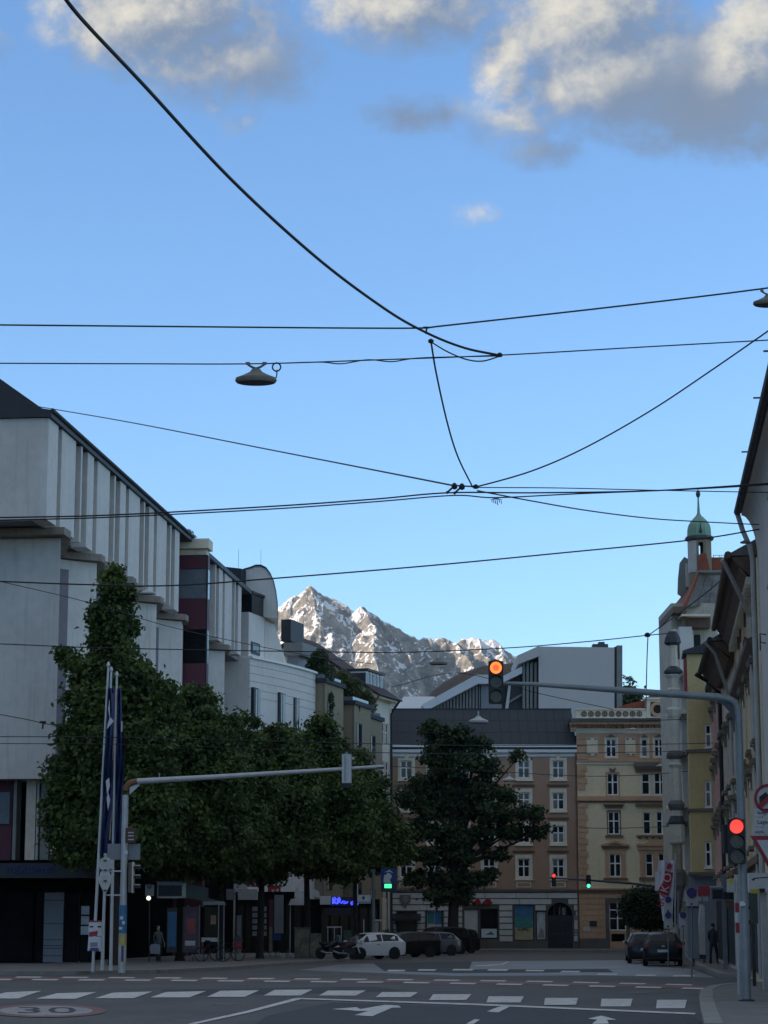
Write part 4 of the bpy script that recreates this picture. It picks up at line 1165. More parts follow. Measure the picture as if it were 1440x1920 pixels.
def yellow_building():
    f = frontal('yellow_building', 'yellow and orange historicist building with quoins, pediments and balustrade', 'building', 1084.5, 189.8)
    h = f.hit
    X = lambda cx: 1060 + cx / 3.766
    Yy = lambda cy: 1290 + cy / 3.766
    U = lambda cx: h(X(cx), 1560)[0]
    Zz = lambda cy: h(1170, Yy(cy))[1]
    L = U(905)
    hs = []

    def op(x0, x1, y0, y1): hs.append((U(x0), U(x1), Zz(y1), Zz(y0))); return len(hs) - 1
    attic = [op(297, 372, 360, 488), op(548, 594, 360, 486), op(640, 708, 360, 486), op(756, 800, 360, 486), op(836, 880, 360, 486)]
    f3 = [op(300, 381, 600, 757), op(546, 604, 600, 755), op(634, 720, 600, 755), op(748, 800, 600, 755)]
    f2 = [op(302, 386, 873, 1034), op(550, 606, 876, 1033), op(644, 728, 873, 1033), op(762, 815, 873, 1033)]
    f1 = [op(306, 391, 1172, 1334), op(562, 616, 1166, 1332), op(652, 736, 1166, 1332), op(764, 820, 1166, 1332)]
    gr = [op(300, 417, 1512, 1712)]
    zA = Zz(540); zG = Zz(1418)
    f.part('attic_wall', wall_shell(0, L, zA, Zz(318), [hs[i] for i in attic]), 'plaster_brown').data.materials[0] = MATS['trim_orange']
    f.part('wall', wall_shell(0, L, zG, zA - .002, [hs[i] for i in f1 + f2 + f3]), 'plaster_yellow')
    f.part('ground_wall', wall_shell(0, L, 0, zG - .002, [hs[i] for i in gr], .3), 'trim_orange')
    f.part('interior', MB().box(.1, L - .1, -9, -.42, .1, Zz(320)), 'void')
    for i in attic + f3 + f2 + f1:
        u0, u1, z0, z1 = hs[i]; window(f, u0, u1, z0, z1, 2 if u1 - u0 > .75 else 1, (.60,), fw=.09, mw=.06)
    u0, u1, z0, z1 = hs[gr[0]]; window(f, u0, u1, z0, z1, 2, (.42, .74), depth=.2, fw=.08, mw=.05)
    for i in attic:
        u0, u1, z0, z1 = hs[i]
        s = MB().box(u0 - .12, u0, 0, .06, z0 - .12, z1 + .12).box(u1, u1 + .12, 0, .06, z0 - .12, z1 + .12).box(u0, u1, 0, .06, z1, z1 + .12).box(u0, u1, 0, .06, z0 - .12, z0)
        o = f.part('window_surround', s, 'trim_cream')
        MB().prism([(u0, z1 + .125), (u1, z1 + .125), ((u0 + u1) / 2, z1 + .4)], 0, .12).build('carved_head', 'trim_brown', o)
    for a, b in ((160, 240), (435, 507)):
        u0, u1 = U(a), U(b); z0, z1 = Zz(478), Zz(352)
        o = f.part('blind_panel', MB().box(u0, u1, 0, .07, z0, z1), 'trim_cream')
        MB().box(u0 + .13, u1 - .13, .071, .085, z0 + .16, z1 - .16).build('inset', 'plaster_yellow', o)
        for zc_ in (z0 + .1, z1 - .1): MB().box(u0 + .05, u0 + .3, .071, .1, zc_ - .05, zc_ + .05).box(u1 - .3, u1 - .05, .071, .1, zc_ - .05, zc_ + .05).build('corner_ornament', 'trim_brown', o)
    band = lambda y0, y1, n, m, nm='string_course', u0=-.05: f.part(nm, MB().box(u0, L, -.1, n, Zz(y1), Zz(y0)), m)
    band(286, 316, .10, 'trim_cream', 'frieze')
    band(512, 522, .22, 'trim_orange'); band(522.5, 540, .12, 'trim_cream')
    band(764, 776, .14, 'trim_orange'); band(776.5, 796, .24, 'trim_orange'); band(796.5, 808, .14, 'trim_brown')
    band(1414, 1424, .24, 'trim_orange'); band(1424.5, 1444, .16, 'trim_brown')
    # main cornice with brackets, dark lead roof strip, balustrade
    f.part('cornice', MB().sweep([(.1, Zz(284)), (.2, Zz(276)), (.95, Zz(262)), (1.05, Zz(250)), (.0, Zz(247)), (0, Zz(284))], -.55, L), 'trim_orange')
    br = MB(); u = -.3
    while u < L:
        br.box(u, u + .16, .1, .75, Zz(283.5), Zz(264)); u += .52
    structure(f.part('bracket_row', br, 'trim_brown'), 'stuff')
    f.part('corner_scroll', MB().sweep([(.1, Zz(312)), (.5, Zz(300)), (.85, Zz(284)), (.1, Zz(284))], -.5, -.1), 'trim_cream')
    f.part('lead_roof', MB().sweep([(1.0, Zz(246.5)), (.1, Zz(214)), (-3, Zz(214)), (-3, Zz(246.5))], -.5, L), 'roof_slate')
    bz0, bz1 = Zz(210), Zz(155)
    f.part('parapet', MB().box(0, U(598), -.4, .0, bz0, bz1), 'trim_cream')
    f.part('parapet_rail', MB().box(-.06, U(590), -.45, .1, bz1 + .003, bz1 + .13).box(-.06, U(590), -.45, .1, bz0 - .1, bz0 - .003), 'trim_cream')
    n = 9
    for k in range(n):
        u = .35 + k * (U(585) - .6) / n
        o = f.part('relief_ornament', MB().disc(u + .3, (bz0 + bz1) / 2, .24, 0, .07, 12, .13), 'trim_brown')
        MB().box(u + .25, u + .35, .0, .09, (bz0 + bz1) / 2 - .09, (bz0 + bz1) / 2 + .09).build('boss', 'trim_brown', o)
    ae0, ae1, az0, az1 = U(588), U(750), Zz(212), Zz(82); ac, azc, rr = (ae0 + ae1) / 2, Zz(150), .36
    hx = MB().disc(ac, azc, 1.0, -.6, .1, 24, rr)
    ow = f.part('attic_gable', MB().box(ae0, ac - .6, -.8, .06, az0, az1).box(ac + .6, ae1, -.8, .06, az0, az1).box(ac - .6, ac + .6, -.8, .06, azc + .62, az1).box(ac - .6, ac + .6, -.8, .06, az0, azc - .62), 'trim_cream')
    MB().box(ac - .6, ac + .6, -.8, -.3, azc - .62, azc + .62).build('recess', 'trim_orange', ow)
    MB().disc(ac, azc, .62, -.3, .12, 24, rr).build('oculus_ring', 'trim_orange', ow)
    MB().disc(ac, azc, rr, -.35, -.1, 20).build('oculus_pane', 'glass_dim', ow)
    MB().box(ae0 - .15, ae1 + .15, -.85, .2, az1 + .003, az1 + .16).build('gable_cap', 'trim_cream', ow)
    MB().prism([(ae0, az1 + .165), (ae1, az1 + .165), (ac, az1 + .6)], -.6, .1).build('gable_crest', 'stone_dark', ow)
    f.part('roof', MB().prism([(U(330), Zz(145)), (L, Zz(145)), (L, Zz(60)), (U(600), Zz(72)), (U(480), Zz(100))], -6, -1.2), 'tile_red')
    # quoins, one stone each
    z = Zz(1410); k = 0
    while z < Zz(560):
        w = .82 if k % 2 else .66
        if not (Zz(812) - .30 < z < Zz(762)):
            f.part('quoin', MB().box(.02, w, 0, .09, z + .02, z + .44), 'trim_orange')
        z += .5; k += 1
    z = Zz(505)
    for k in range(4): f.part('quoin', MB().box(.02, .8, 0, .08, z + .02, z + .5), 'trim_orange'); z += .56
    # ornaments by floor
    def surround(i, m='trim_orange', t=.2, top=.2):
        u0, u1, z0, z1 = hs[i]
        return f.part('window_surround', MB().box(u0 - t, u0, 0, .07, z0 - .1, z1 + top).box(u1, u1 + t, 0, .07, z0 - .1, z1 + top).box(u0, u1, 0, .07, z1, z1 + top).box(u0 - .0, u1, 0, .07, z0 - .1, z0), m)
    o = surround(f3[0], 'trim_orange', .1, .1); u0, u1, z0, z1 = hs[f3[0]]; uc = (u0 + u1) / 2
    MB().prism([(uc - .18, z1 + .1), (uc + .18, z1 + .1), (uc + .28, z1 + .45), (uc, z1 + .3), (uc - .28, z1 + .45)], 0, .16).build('carved_head', 'trim_brown', o)
    for g_ in (f3, f2, f1):
        for i in g_[1:]: surround(i, 'trim_cream' if g_ is f3 else ('plaster_yellow' if g_ is f2 else 'trim_orange'), .13, .12)
    f.part('lintel', MB().box(U(498), L, 0, .42, Zz(572), Zz(556)).box(U(505), L, 0, .3, Zz(592), Zz(572.5)), 'trim_brown')
    f.part('lintel_roof', MB().sweep([(0, Zz(555.5)), (.5, Zz(555.5)), (0, Zz(520))], U(492), L), 'stone_dark')
    f.part('lintel_crest', MB().prism([(U(640), Zz(555)), (U(715), Zz(555)), (U(677), Zz(535))], .3, .52), 'trim_cream')
    f.part('window_bay_cornice', MB().box(U(500), L, 0, .34, Zz(835), Zz(818)), 'trim_brown')
    for i in (f2[0],):
        u0, u1, z0, z1 = hs[i]; o = surround(i, 'trim_brown', .08, .12)
        MB().box(u0 - .35, u1 + .35, 0, .34, Zz(830), Zz(820)).box(u0 - .22, u1 + .22, 0, .2, Zz(846), Zz(830.5)).build('hood', 'trim_brown', o)
        MB().box(u0 - .25, u1 + .25, 0, .24, Zz(1054), Zz(1042)).build('sill', 'trim_brown', o)
    f.part('sill_band', MB().box(U(502), L, 0, .26, Zz(1053), Zz(1040)), 'trim_brown')
    bx = MB(); u = U(520)
    while u < L: bx.box(u, u + .14, 0, .18, Zz(1066), Zz(1053.5)); u += .55
    structure(f.part('sill_brackets', bx, 'trim_brown'), 'stuff')
    u0, u1, z0, z1 = hs[f1[0]]
    o = surround(f1[0], 'trim_orange', .34, .3); pa, pb = U(248), U(450); uc = (pa + pb) / 2
    MB().prism([(pa, Zz(1116)), (pb, Zz(1116)), (pb, Zz(1107)), (uc, Zz(1078)), (pa, Zz(1107))], 0, .34).build('pediment', 'trim_orange', o)
    MB().prism([(pa + .5, Zz(1112)), (pb - .5, Zz(1112)), (uc, Zz(1092))], .341, .36).build('tympanum', 'trim_brown', o)
    MB().box(pa + .1, pb - .1, 0, .22, Zz(1134), Zz(1116.5)).build('entablature', 'trim_brown', o)
    MB().box(u0 - .5, u1 + .5, 0, .26, Zz(1356), Zz(1342)).build('sill', 'trim_brown', o)
    pa, pb = U(500), U(800); uc = (pa + pb) / 2
    arc = [(uc + (pb - pa) * .28 * math.cos(R(a)), Zz(1100) + (Zz(1073) - Zz(1100)) * math.sin(R(a))) for a in range(0, 181, 15)]
    f.part('segmental_pediment', MB().prism([(pa, Zz(1116)), (L, Zz(1116)), (L, Zz(1100))] + arc + [(pa, Zz(1100))], 0, .36), 'trim_orange')
    f.part('entablature', MB().box(pa + .1, L, 0, .22, Zz(1145), Zz(1116.5)), 'trim_orange')
    for x in (522, 624, 742): f.part('pilaster', MB().box(U(x), U(x + 26), 0, .12, Zz(1334), Zz(1146)), 'trim_orange')
    f.part('sill_band', MB().box(U(515), L, 0, .26, Zz(1358), Zz(1338)), 'trim_brown')
    # fine horizontal joints in the yellow field
    # rusticated ground floor courses, plinth
    z = Zz(1768); k = 0
    while z < Zz(1450):
        for a, b in ((.02, U(272)), (U(443), L)):
            f.part('stone_block', MB().box(a, b, 0, .045, z + .02, z + .42), 'trim_orange')
        z += .46
    f.part('plinth', MB().box(-.02, U(285), 0, .12, 0, Zz(1772)).box(U(440), L, 0, .12, 0, Zz(1772)), 'stone_dark')
    u0, u1, z0, z1 = hs[gr[0]]
    f.part('window_surround', MB().box(U(274), u0, 0, .1, 0, Zz(1484)).box(u1, U(441), 0, .1, 0, Zz(1484)).box(u0, u1, 0, .1, z1, Zz(1484)), 'stone_dark')
    f.part('cellar_vent', MB().box(u0 + .15, u1 - .15, .0, .02, .7, 1.3), 'void')
    u, z = U(160), Zz(1682); f.part('notice_board', MB().box(u, u + .6, .05, .1, z, z + .42), 'sign_dark')
    u, z = U(116), Zz(1716); f.part('street_plate', MB().box(u, u + .55, .05, .08, z, z + .36), 'sign_white_dirty')


yellow_building()


def modern_hall():
    Y = 262
    f = frontal('modern_hall', 'pale modern hall with big blank box and slanted roof fascia behind the brown roof', 'building', 735, Y)
    h = f.hit
    def poly(pts, n0, n1, m, nm): return f.part(nm, MB().prism([h(a, b, n1) for a, b in pts], n0, n1), m)
    poly([(1010, 1420), (1152, 1420), (1152, 1214), (1010, 1212)], -14, 0, 'white_modern', 'blank_box')
    poly([(1151.5, 1420), (1157, 1420), (1157, 1212), (1151.5, 1213)], -8, -.6, 'sign_dark', 'dark_joint')
    poly([(1156.5, 1420), (1167, 1420), (1167, 1210), (1156.5, 1210)], -10, -.2, 'slat_grey', 'side_wall')
    poly([(970, 1246), (1010.5, 1230), (1010.5, 1211), (970, 1229)][::1], -12, .7, 'white_modern', 'roof_fascia')
    poly([(979, 1420), (1010, 1420), (1010, 1234), (979, 1247)], -10, -1.2, 'slat_dark', 'recess_wall')
    for x in (980, 987, 994, 1002):
        poly([(x, 1420), (x + 4.5, 1420), (x + 4.5, 1240), (x, 1244)], -1.2, -.6, 'slat_grey', 'slat')
    poly([(940, 1420), (979, 1420), (979, 1262), (940, 1282)], -10, -1.6, 'slat_dark', 'recess_wall')
    poly([(942, 1280), (979, 1262), (979, 1249), (942, 1268)], -12, .2, 'metal_pale', 'roof_fascia')
    poly([(946, 1340), (952, 1340), (958, 1285), (953, 1285)], -1.5, -.8, 'stone_pale', 'slanted_strut')
    poly([(948, 1322), (979, 1304), (979, 1300), (948, 1318)], -1.5, -1.0, 'slat_grey', 'ramp_edge')
    poly([(900, 1420), (941, 1420), (941, 1282), (900, 1282)], -10, -.8, 'sign_grey', 'recess_wall')
    poly([(800, 1332), (896, 1282), (918, 1282), (918, 1265), (893, 1265), (790, 1322)], -12, .4, 'metal_pale', 'roof_fascia')
    poly([(806, 1420), (901, 1420), (901, 1284), (893, 1284), (806, 1329)], -10, -1.4, 'slat_dark', 'recess_wall')
    k = 0
    for x in range(808, 900, 6):
        yt = 1327 - (min(x, 893) - 806) * .5
        poly([(x, 1420), (x + 3.8, 1420), (x + 3.8, yt), (x, yt + 2)], -1.4, -.8, 'slat_grey', 'slat')
    g = f.part('glass_roof', MB().add([(*h(738, 1336, 1)[:1], -1, h(738, 1336, 1)[1]), (h(806, 1334, 1)[0], -1, h(806, 1334, 1)[1]), (h(815, 1306, -8)[0], 8, h(815, 1306, -8)[1]), (h(757, 1306, -8)[0], 8, h(757, 1306, -8)[1]), (h(738, 1420, 1)[0], -1, 1), (h(806, 1420, 1)[0], -1, 1)], [(0, 1, 2, 3), (4, 5, 1, 0), (5, 2, 1), (4, 0, 3)]), 'metal_pale')
    poly([(740, 1330), (757, 1306), (770, 1306), (757, 1336)], -9, -8.5, 'metal_pale', 'gable_pane')
    u, z = h(1130, 1214, -3); f.part('roof_vent', MB().box(u - 1.2, u + .6, -4, -2.5, z - .2, z + .35).box(u - .5, u + .2, -4, -2.5, z + .35, z + .6), 'slat_dark')


modern_hall()

# ------------------------------------------------------------------ buildings on the right
def grazing_windows(f, u0, u1, z0, z1, n, rows, m='trim_cream', hood='trim_brown', w=1.1, proud=.30):
    """window bays on a street wall seen along its length: opening, surround, proud hood and sill"""
    hs = []
    for r in rows:
        for k in range(n):
            c = u0 + (u1 - u0) * (k + .5) / n; hs.append((c - w / 2, c + w / 2, r, r + 1.75))
    for a, b, c, d in hs:
        window(f, a, b, c, d, 2, (.62,), fw=.08, mw=.05)
        s = f.part('window_surround', MB().box(a - .2, a, 0, .09, c - .1, d + .2).box(b, b + .2, 0, .09, c - .1, d + .2).box(a, b, 0, .09, d, d + .2).box(a, b, 0, .09, c - .1, c), m)
        MB().sweep([(0, d + .34), (proud, d + .40), (proud + .06, d + .54), (0, d + .6)], a - .34, b + .34).build('hood', hood, s)
        for x in (a - .24, b + .06): MB().sweep([(0, d - .15), (.08, d - .15), (proud - .05, d + .33), (0, d + .33)], x, x + .18).build('bracket', hood, s)
        MB().box(a - .28, b + .28, 0, .2, c - .24, c - .103).build('sill', hood, s)
    return hs


def eave_run(f, u0, u1, ze, over, m_soffit, m_edge, rise=3.2, cove=False):
    if cove:
        pr = [(0, ze - 1.35)] + [(over * (1 - math.cos(R(a))), ze - 1.35 + 1.3 * math.sin(R(a))) for a in range(15, 91, 15)] + [(0, ze - .03)]
        f.part('cove', MB().sweep(pr, u0, u1), 'plaster_grey', smooth=True)
    else:
        f.part('eave', MB().sweep([(0, ze - .62), (.14, ze - .62), (over - .12, ze - .2), (over, ze - .02), (0, ze)], u0, u1), m_soffit)
        f.part('eave_board', MB().sweep([(.2, ze - .66), (.26, ze - .66), (over - .2, ze - .36), (over - .26, ze - .32)], u0 + .05, u1 - .05), 'trim_brown')
    f.part('gutter', MB().tube([(u0 - .1, -(over + .1), ze + .06), (u1, -(over + .1), ze + .06)], .11, 8), m_edge)
    f.part('roof', MB().sweep([(over + .05, ze + .03), (over + .05, ze + .1), (-5, ze + rise), (-9, ze + .2), (-9, ze + .02)], u0 - .12, u1), 'tile_grey')


def near_grey():
    f = facade_root('grey_building', 'grey plaster house at the right picture edge with deep rounded cove eave', 'building', (1425, 66), (1522, 47), 1200)
    L = f.hit(1522, 1200)[0]; ze = f.hit(1392, 912, .6)[1] + .05
    rows = [4.4, 7.6, 10.6]
    n = 4
    hs = []
    for r in rows:
        for k in range(n):
            c = 6.5 + (L - 7.4) * (k + .5) / n; hs.append((c - .55, c + .55, r, r + 1.75))
    f.part('wall', wall_shell(0, L, 0, ze - .05, hs), 'plaster_grey'); f.part('interior', MB().box(.05, L, -8, -.36, .1, ze - .1), 'void')
    grazing_windows(f, 6.5, L - .9, 0, 0, n, rows, 'plaster_grey', 'plaster_grey', proud=.12)
    f.part('far_gable', MB().box(-.02, 0, -8, -.005, 0, ze - .05), 'plaster_grey')
    eave_run(f, -.05, L, ze, .44, 'plaster_grey', 'black_trim', cove=True)
    f.part('corner_pilaster', MB().box(.0, .42, 0, .05, 0, ze - 1.4), 'trim_cream')
    f.part('downpipe', MB().tube([(-.12, -.54, ze), (-.12, -.4, ze - .5), (-.12, -.2, ze - 1.0), (-.12, -.14, ze - 1.4), (-.12, -.14, .2)], .075, 8), 'sign_white_dirty')
    for px, py in ((1414, 776), (1392, 880), (1432, 652)):
        u, z = f.hit(px, py, .75); f.part('snow_hook', MB().tube([(u, -.44, ze + .10), (u, -.60, ze + .24), (u, -.76, ze + .24)], .025, 6), 'copper_dark')
    for py in (1190, 1206): 
        u, z = f.hit(1436, py, 0); f.part('wall_hook', MB().tube([(u, 0, z), (u, -.16, z + .03), (u, -.16, z - .2)], .022, 5), 'steel_dark')
    f.part('plinth', MB().box(.43, L, 0, .06, 0, .9), 'stone_dark')


near_grey()


def ochre_house():
    f = facade_root('ochre_building', 'ochre stuccoed house with carved window hoods and dark timber eave', 'building', (1384, 83), (1424, 66.4), 1300)
    L = f.hit(1424, 1300)[0]; ze = f.hit(1356, 1107, .75)[1]
    rows = [f.hit(1400, 1470)[1], f.hit(1400, 1325)[1], f.hit(1400, 1195)[1]]
    rows = [4.3, 7.3, 10.3]
    hs = [(c - .55, c + .55, r, r + 1.75) for r in rows for c in [L * (k + .5) / 4 for k in range(4)]]
    f.part('wall', wall_shell(0, L, 0, ze - .02, hs), 'plaster_ochre'); f.part('interior', MB().box(.05, L - .05, -8, -.36, .1, ze - .1), 'void')
    grazing_windows(f, 0, L, 0, 0, 4, rows, 'trim_cream', 'brick_soft', proud=.20)
    for k in range(5):
        u = L * k / 4; u = min(max(u, .2), L - .2)
        f.part('pilaster', MB().box(u - .16, u + .16, 0, .10, 3.6, ze - .7), 'plaster_ochre')
        for z in (6.6, 9.7): f.part('pilaster_capital', MB().sweep([(0, z), (.12, z), (.24, z + .3), (0, z + .32)], u - .2, u + .2), 'trim_brown')
    a, za = f.hit(1417, 1182, .25); b, zb = f.hit(1381, 1277, .25); zc = (za + zb) / 2
    f.part('string_cornice', MB().sweep([(0, zc - .2), (.12, zc - .18), (.34, zc + .06), (.36, zc + .2), (0, zc + .3)], .1, L - .1), 'wood_eave')
    f.part('string_course', MB().sweep([(0, 3.5), (.2, 3.55), (.22, 3.75), (0, 3.85)], 0, L), 'trim_brown')
    f.part('far_gable', MB().add([(-.02, 0, 0), (-.02, 0, ze), (-.02, 5, ze + 3.2), (-.02, 9, ze), (-.02, 9, 0)], [(0, 1, 2, 3, 4)]), 'plaster_ochre')
    eave_run(f, -.1, L, ze, .70, 'wood_eave', 'wood_eave')
    dent = MB(); u = .1
    while u < L - .1: dent.box(u, u + .16, .02, .3, ze - .85, ze - .62); u += .5
    structure(f.part('eave_bracket_row', dent, 'trim_cream'), 'stuff')
    f.part('downpipe', MB().tube([(L - .5, -.95, ze), (L - .7, -.7, ze - .5), (L - 1.6, -.12, ze - 1.6), (L - 1.6, -.12, .2)], .07, 8), 'sign_white_dirty')
    f.part('ground_shop', MB().box(.4, L - .4, -.05, .04, .3, 3.2), 'sign_dark')
    rng = random.Random(3)
    for k in range(5):
        u = rng.uniform(.5, L - .5); f.part('stucco_wreath', MB().prism([(u - .18, 11.9 - k % 2), (u + .18, 11.9 - k % 2), (u + .1, 11.2 - k % 2), (u - .1, 11.2 - k % 2)][::-1], 0, .14), 'trim_brown')


ochre_house()


def beige_house():
    f = facade_root('beige_building', 'stained beige house with dark panelled eave between the ochre and pink houses', 'building', (1357.5, 94), (1383, 83.2), 1400)
    L = f.hit(1383, 1400)[0]; ze = f.hit(1330, 1206, .9)[1]
    rows = [4.2, 7.2]
    hs = [(c - .55, c + .55, r, r + 1.75) for r in rows for c in [L * (k + .5) / 3 for k in range(3)]]
    f.part('wall', wall_shell(0, L, 0, ze - .02, hs), 'plaster_beige'); f.part('interior', MB().box(.05, L - .05, -8, -.36, .1, ze - .1), 'void')
    grazing_windows(f, 0, L, 0, 0, 3, rows, 'plaster_beige', 'brick_soft', proud=.24)
    eave_run(f, -.1, L, ze, .80, 'wood_eave', 'black_trim')
    f.part('far_gable', MB().add([(-.02, 0, 0), (-.02, 0, ze), (-.02, 5, ze + 3.2), (-.02, 9, ze), (-.02, 9, 0)], [(0, 1, 2, 3, 4)]), 'plaster_beige')
    f.part('downpipe', MB().tube([(-.1, -1.1, ze), (-.1, -.6, ze - .3), (-.1, -.12, ze - .8), (-.1, -.12, .2)], .085, 8), 'black_trim')
    f.part('downpipe', MB().tube([(L - .3, -1.1, ze + .05), (L - .5, -.7, ze - .4), (L - 2.0, -.12, ze - 2.0), (L - 2.0, -.12, .2)], .07, 8), 'sign_white_dirty')
    for k in range(4):
        u = .8 + k * 1.2; f.part('snow_guard', MB().tube([(u, -.6, ze + .2), (u, -.2, ze + 1.3)], .03, 5), 'sign_white_dirty')
    f.part('ground_shop', MB().box(.4, L - .4, -.05, .04, .3, 3.2), 'sign_dark')
    f.part('string_course', MB().sweep([(0, 3.5), (.3, 3.55), (.32, 3.75), (0, 3.85)], 0, L), 'trim_brown')


beige_house()


def pink_house():
    f = facade_root('pink_building', 'narrow faded pink house squeezed beside the yellow bay', 'building', (1336.5, 112), (1357, 94.3), 1400)
    L = f.hit(1357, 1400)[0]; ze = f.hit(1350, 1236)[1] + .3
    rows = [4.2, 7.0, 9.8]
    hs = [(c - .5, c + .5, r, r + 1.75) for r in rows for c in [L * (k + .5) / 4 for k in range(4)]]
    hs = [h for h in hs if h[3] < ze - .5]
    f.part('wall', wall_shell(0, L, 0, ze, hs), 'plaster_pink'); f.part('interior', MB().box(.05, L - .05, -8, -.36, .1, ze - .1), 'void')
    grazing_windows(f, 0, L, 0, 0, 4, [r for r in rows if r + 1.75 < ze - .5], 'plaster_pink', 'brick_soft', proud=.20)
    f.part('eave', MB().sweep([(0, ze - .3), (.3, ze - .1), (.32, ze + .1), (-6, ze + 1.4), (-8, ze)], 0, L - .1), 'roof_dark')
    f.part('ground_shop', MB().box(.4, L - .4, -.05, .04, .3, 3.0), 'sign_dark')
    f.part('red_sign', MB().box(L * .45, L * .45 + .12, .05, 1.0, 3.15, 3.55), 'sign_red')


pink_house()


def bay_house():
    f = facade_root('bay_house', 'house with a tall mustard yellow bay window facing down the street', 'building', (1302, 142), (1336.5, 112.2), 1400)
    L = f.hit(1336.5, 1400)[0]; uf = L - .1
    n0, z1 = hitn(f, 1335, 1226, uf); n1, z0 = hitn(f, 1297.5, 1640, uf)
    n0 = -.3
    f.part('wall', MB().box(0, L - .02, -8, -.02, 0, z1 + .3), 'plaster_grey')
    # bay seen from its end: wall skin in the cross plane with real openings, turned to local axes
    root = f.root
    hsy = [(1252, 1298), (1358, 1402), (1464, 1514), (1577, 1626)]
    W = n1 - n0
    hs = []
    for a, b in hsy:
        nL, zt = hitn(f, 1321, a, uf); nR, zb = hitn(f, 1334, b, uf); hs.append((n1 - nL, n1 - nR + .03, zb, zt))
    hs = [(a, min(b, W - .12), c, d) for a, b, c, d in hs]
    bay = wall_shell(0, W, z0, z1, hs, .16).build('bay', 'plaster_bay', root, (uf, -n1, 0), R(90))
    bay.rotation_euler = (0, 0, R(90))
    # local x of the bay runs from the street edge towards the house, its face looks to the camera
    fb = type('F', (), {'root': bay})()
    for a, b, c, d in hs:
        window(fb, a, b, c, d, 1, (.60,), depth=.13, fw=.09, mw=.06, parent=bay)
        MB().box(a - .05, b + .06, 0, .1, c - .08, c - .005).build('sill', 'win_white', bay)
    f.part('bay_core', MB().box(uf - 2.2, uf - .3, n0, n1 - .01, z0, z1 - .01), 'void')
    f.part('bay_side', MB().box(uf - 2.2, uf - .03, n1 - .015, n1 + .01, z0, z1), 'plaster_bay')
    f.part('bay_roof', MB().sweep([(n0, z1 + .02), (n1 + .2, z1 + .02), (n1 + .2, z1 + .16), (n0, z1 + .7)], uf - 2.4, uf + .2), 'roof_dark')
    f.part('bay_corner', MB().box(uf - .02, uf + .05, n0 - .12, n0 + .02, z0, z1), 'sign_grey')
    for y in (1410, 1521, 1640):
        _, z = hitn(f, 1315, y, uf); f.part('bay_ledge', MB().sweep([(n0, z), (n1 + .08, z), (n1 + .12, z + .12), (n0, z + .16)], uf - 2.2, uf + .12), 'brick_soft')
    zr0, zr1 = hitn(f, 1297, 1302, uf)[1], hitn(f, 1297, 1234, uf)[1]
    f.part('red_banner', MB().box(uf - .9, uf - .1, n1 + .03, n1 + .16, zr0, zr1), 'sign_red')
    # shop below: grey portal, small red boards
    na, zz1 = hitn(f, 1336, 1652, uf - .5); nb, _ = hitn(f, 1293, 1652, uf - .5)
    f.part('shop_portal', MB().box(uf - .9, uf - .5, n0, nb, 0, z0 - .05), 'sign_grey')
    for px, py in ((1310, 1675), (1323, 1675)):
        n, z = hitn(f, px, py, uf - .49); b = f.part('shop_board', MB().box(uf - .49, uf - .46, n - .11, n + .11, z - .12, z + .16), 'sign_red')
        MB().box(uf - .49, uf - .46, n - .13, n + .13, z - .38, z - .16).build('board_plate', 'sign_white_dirty', b)


bay_house()


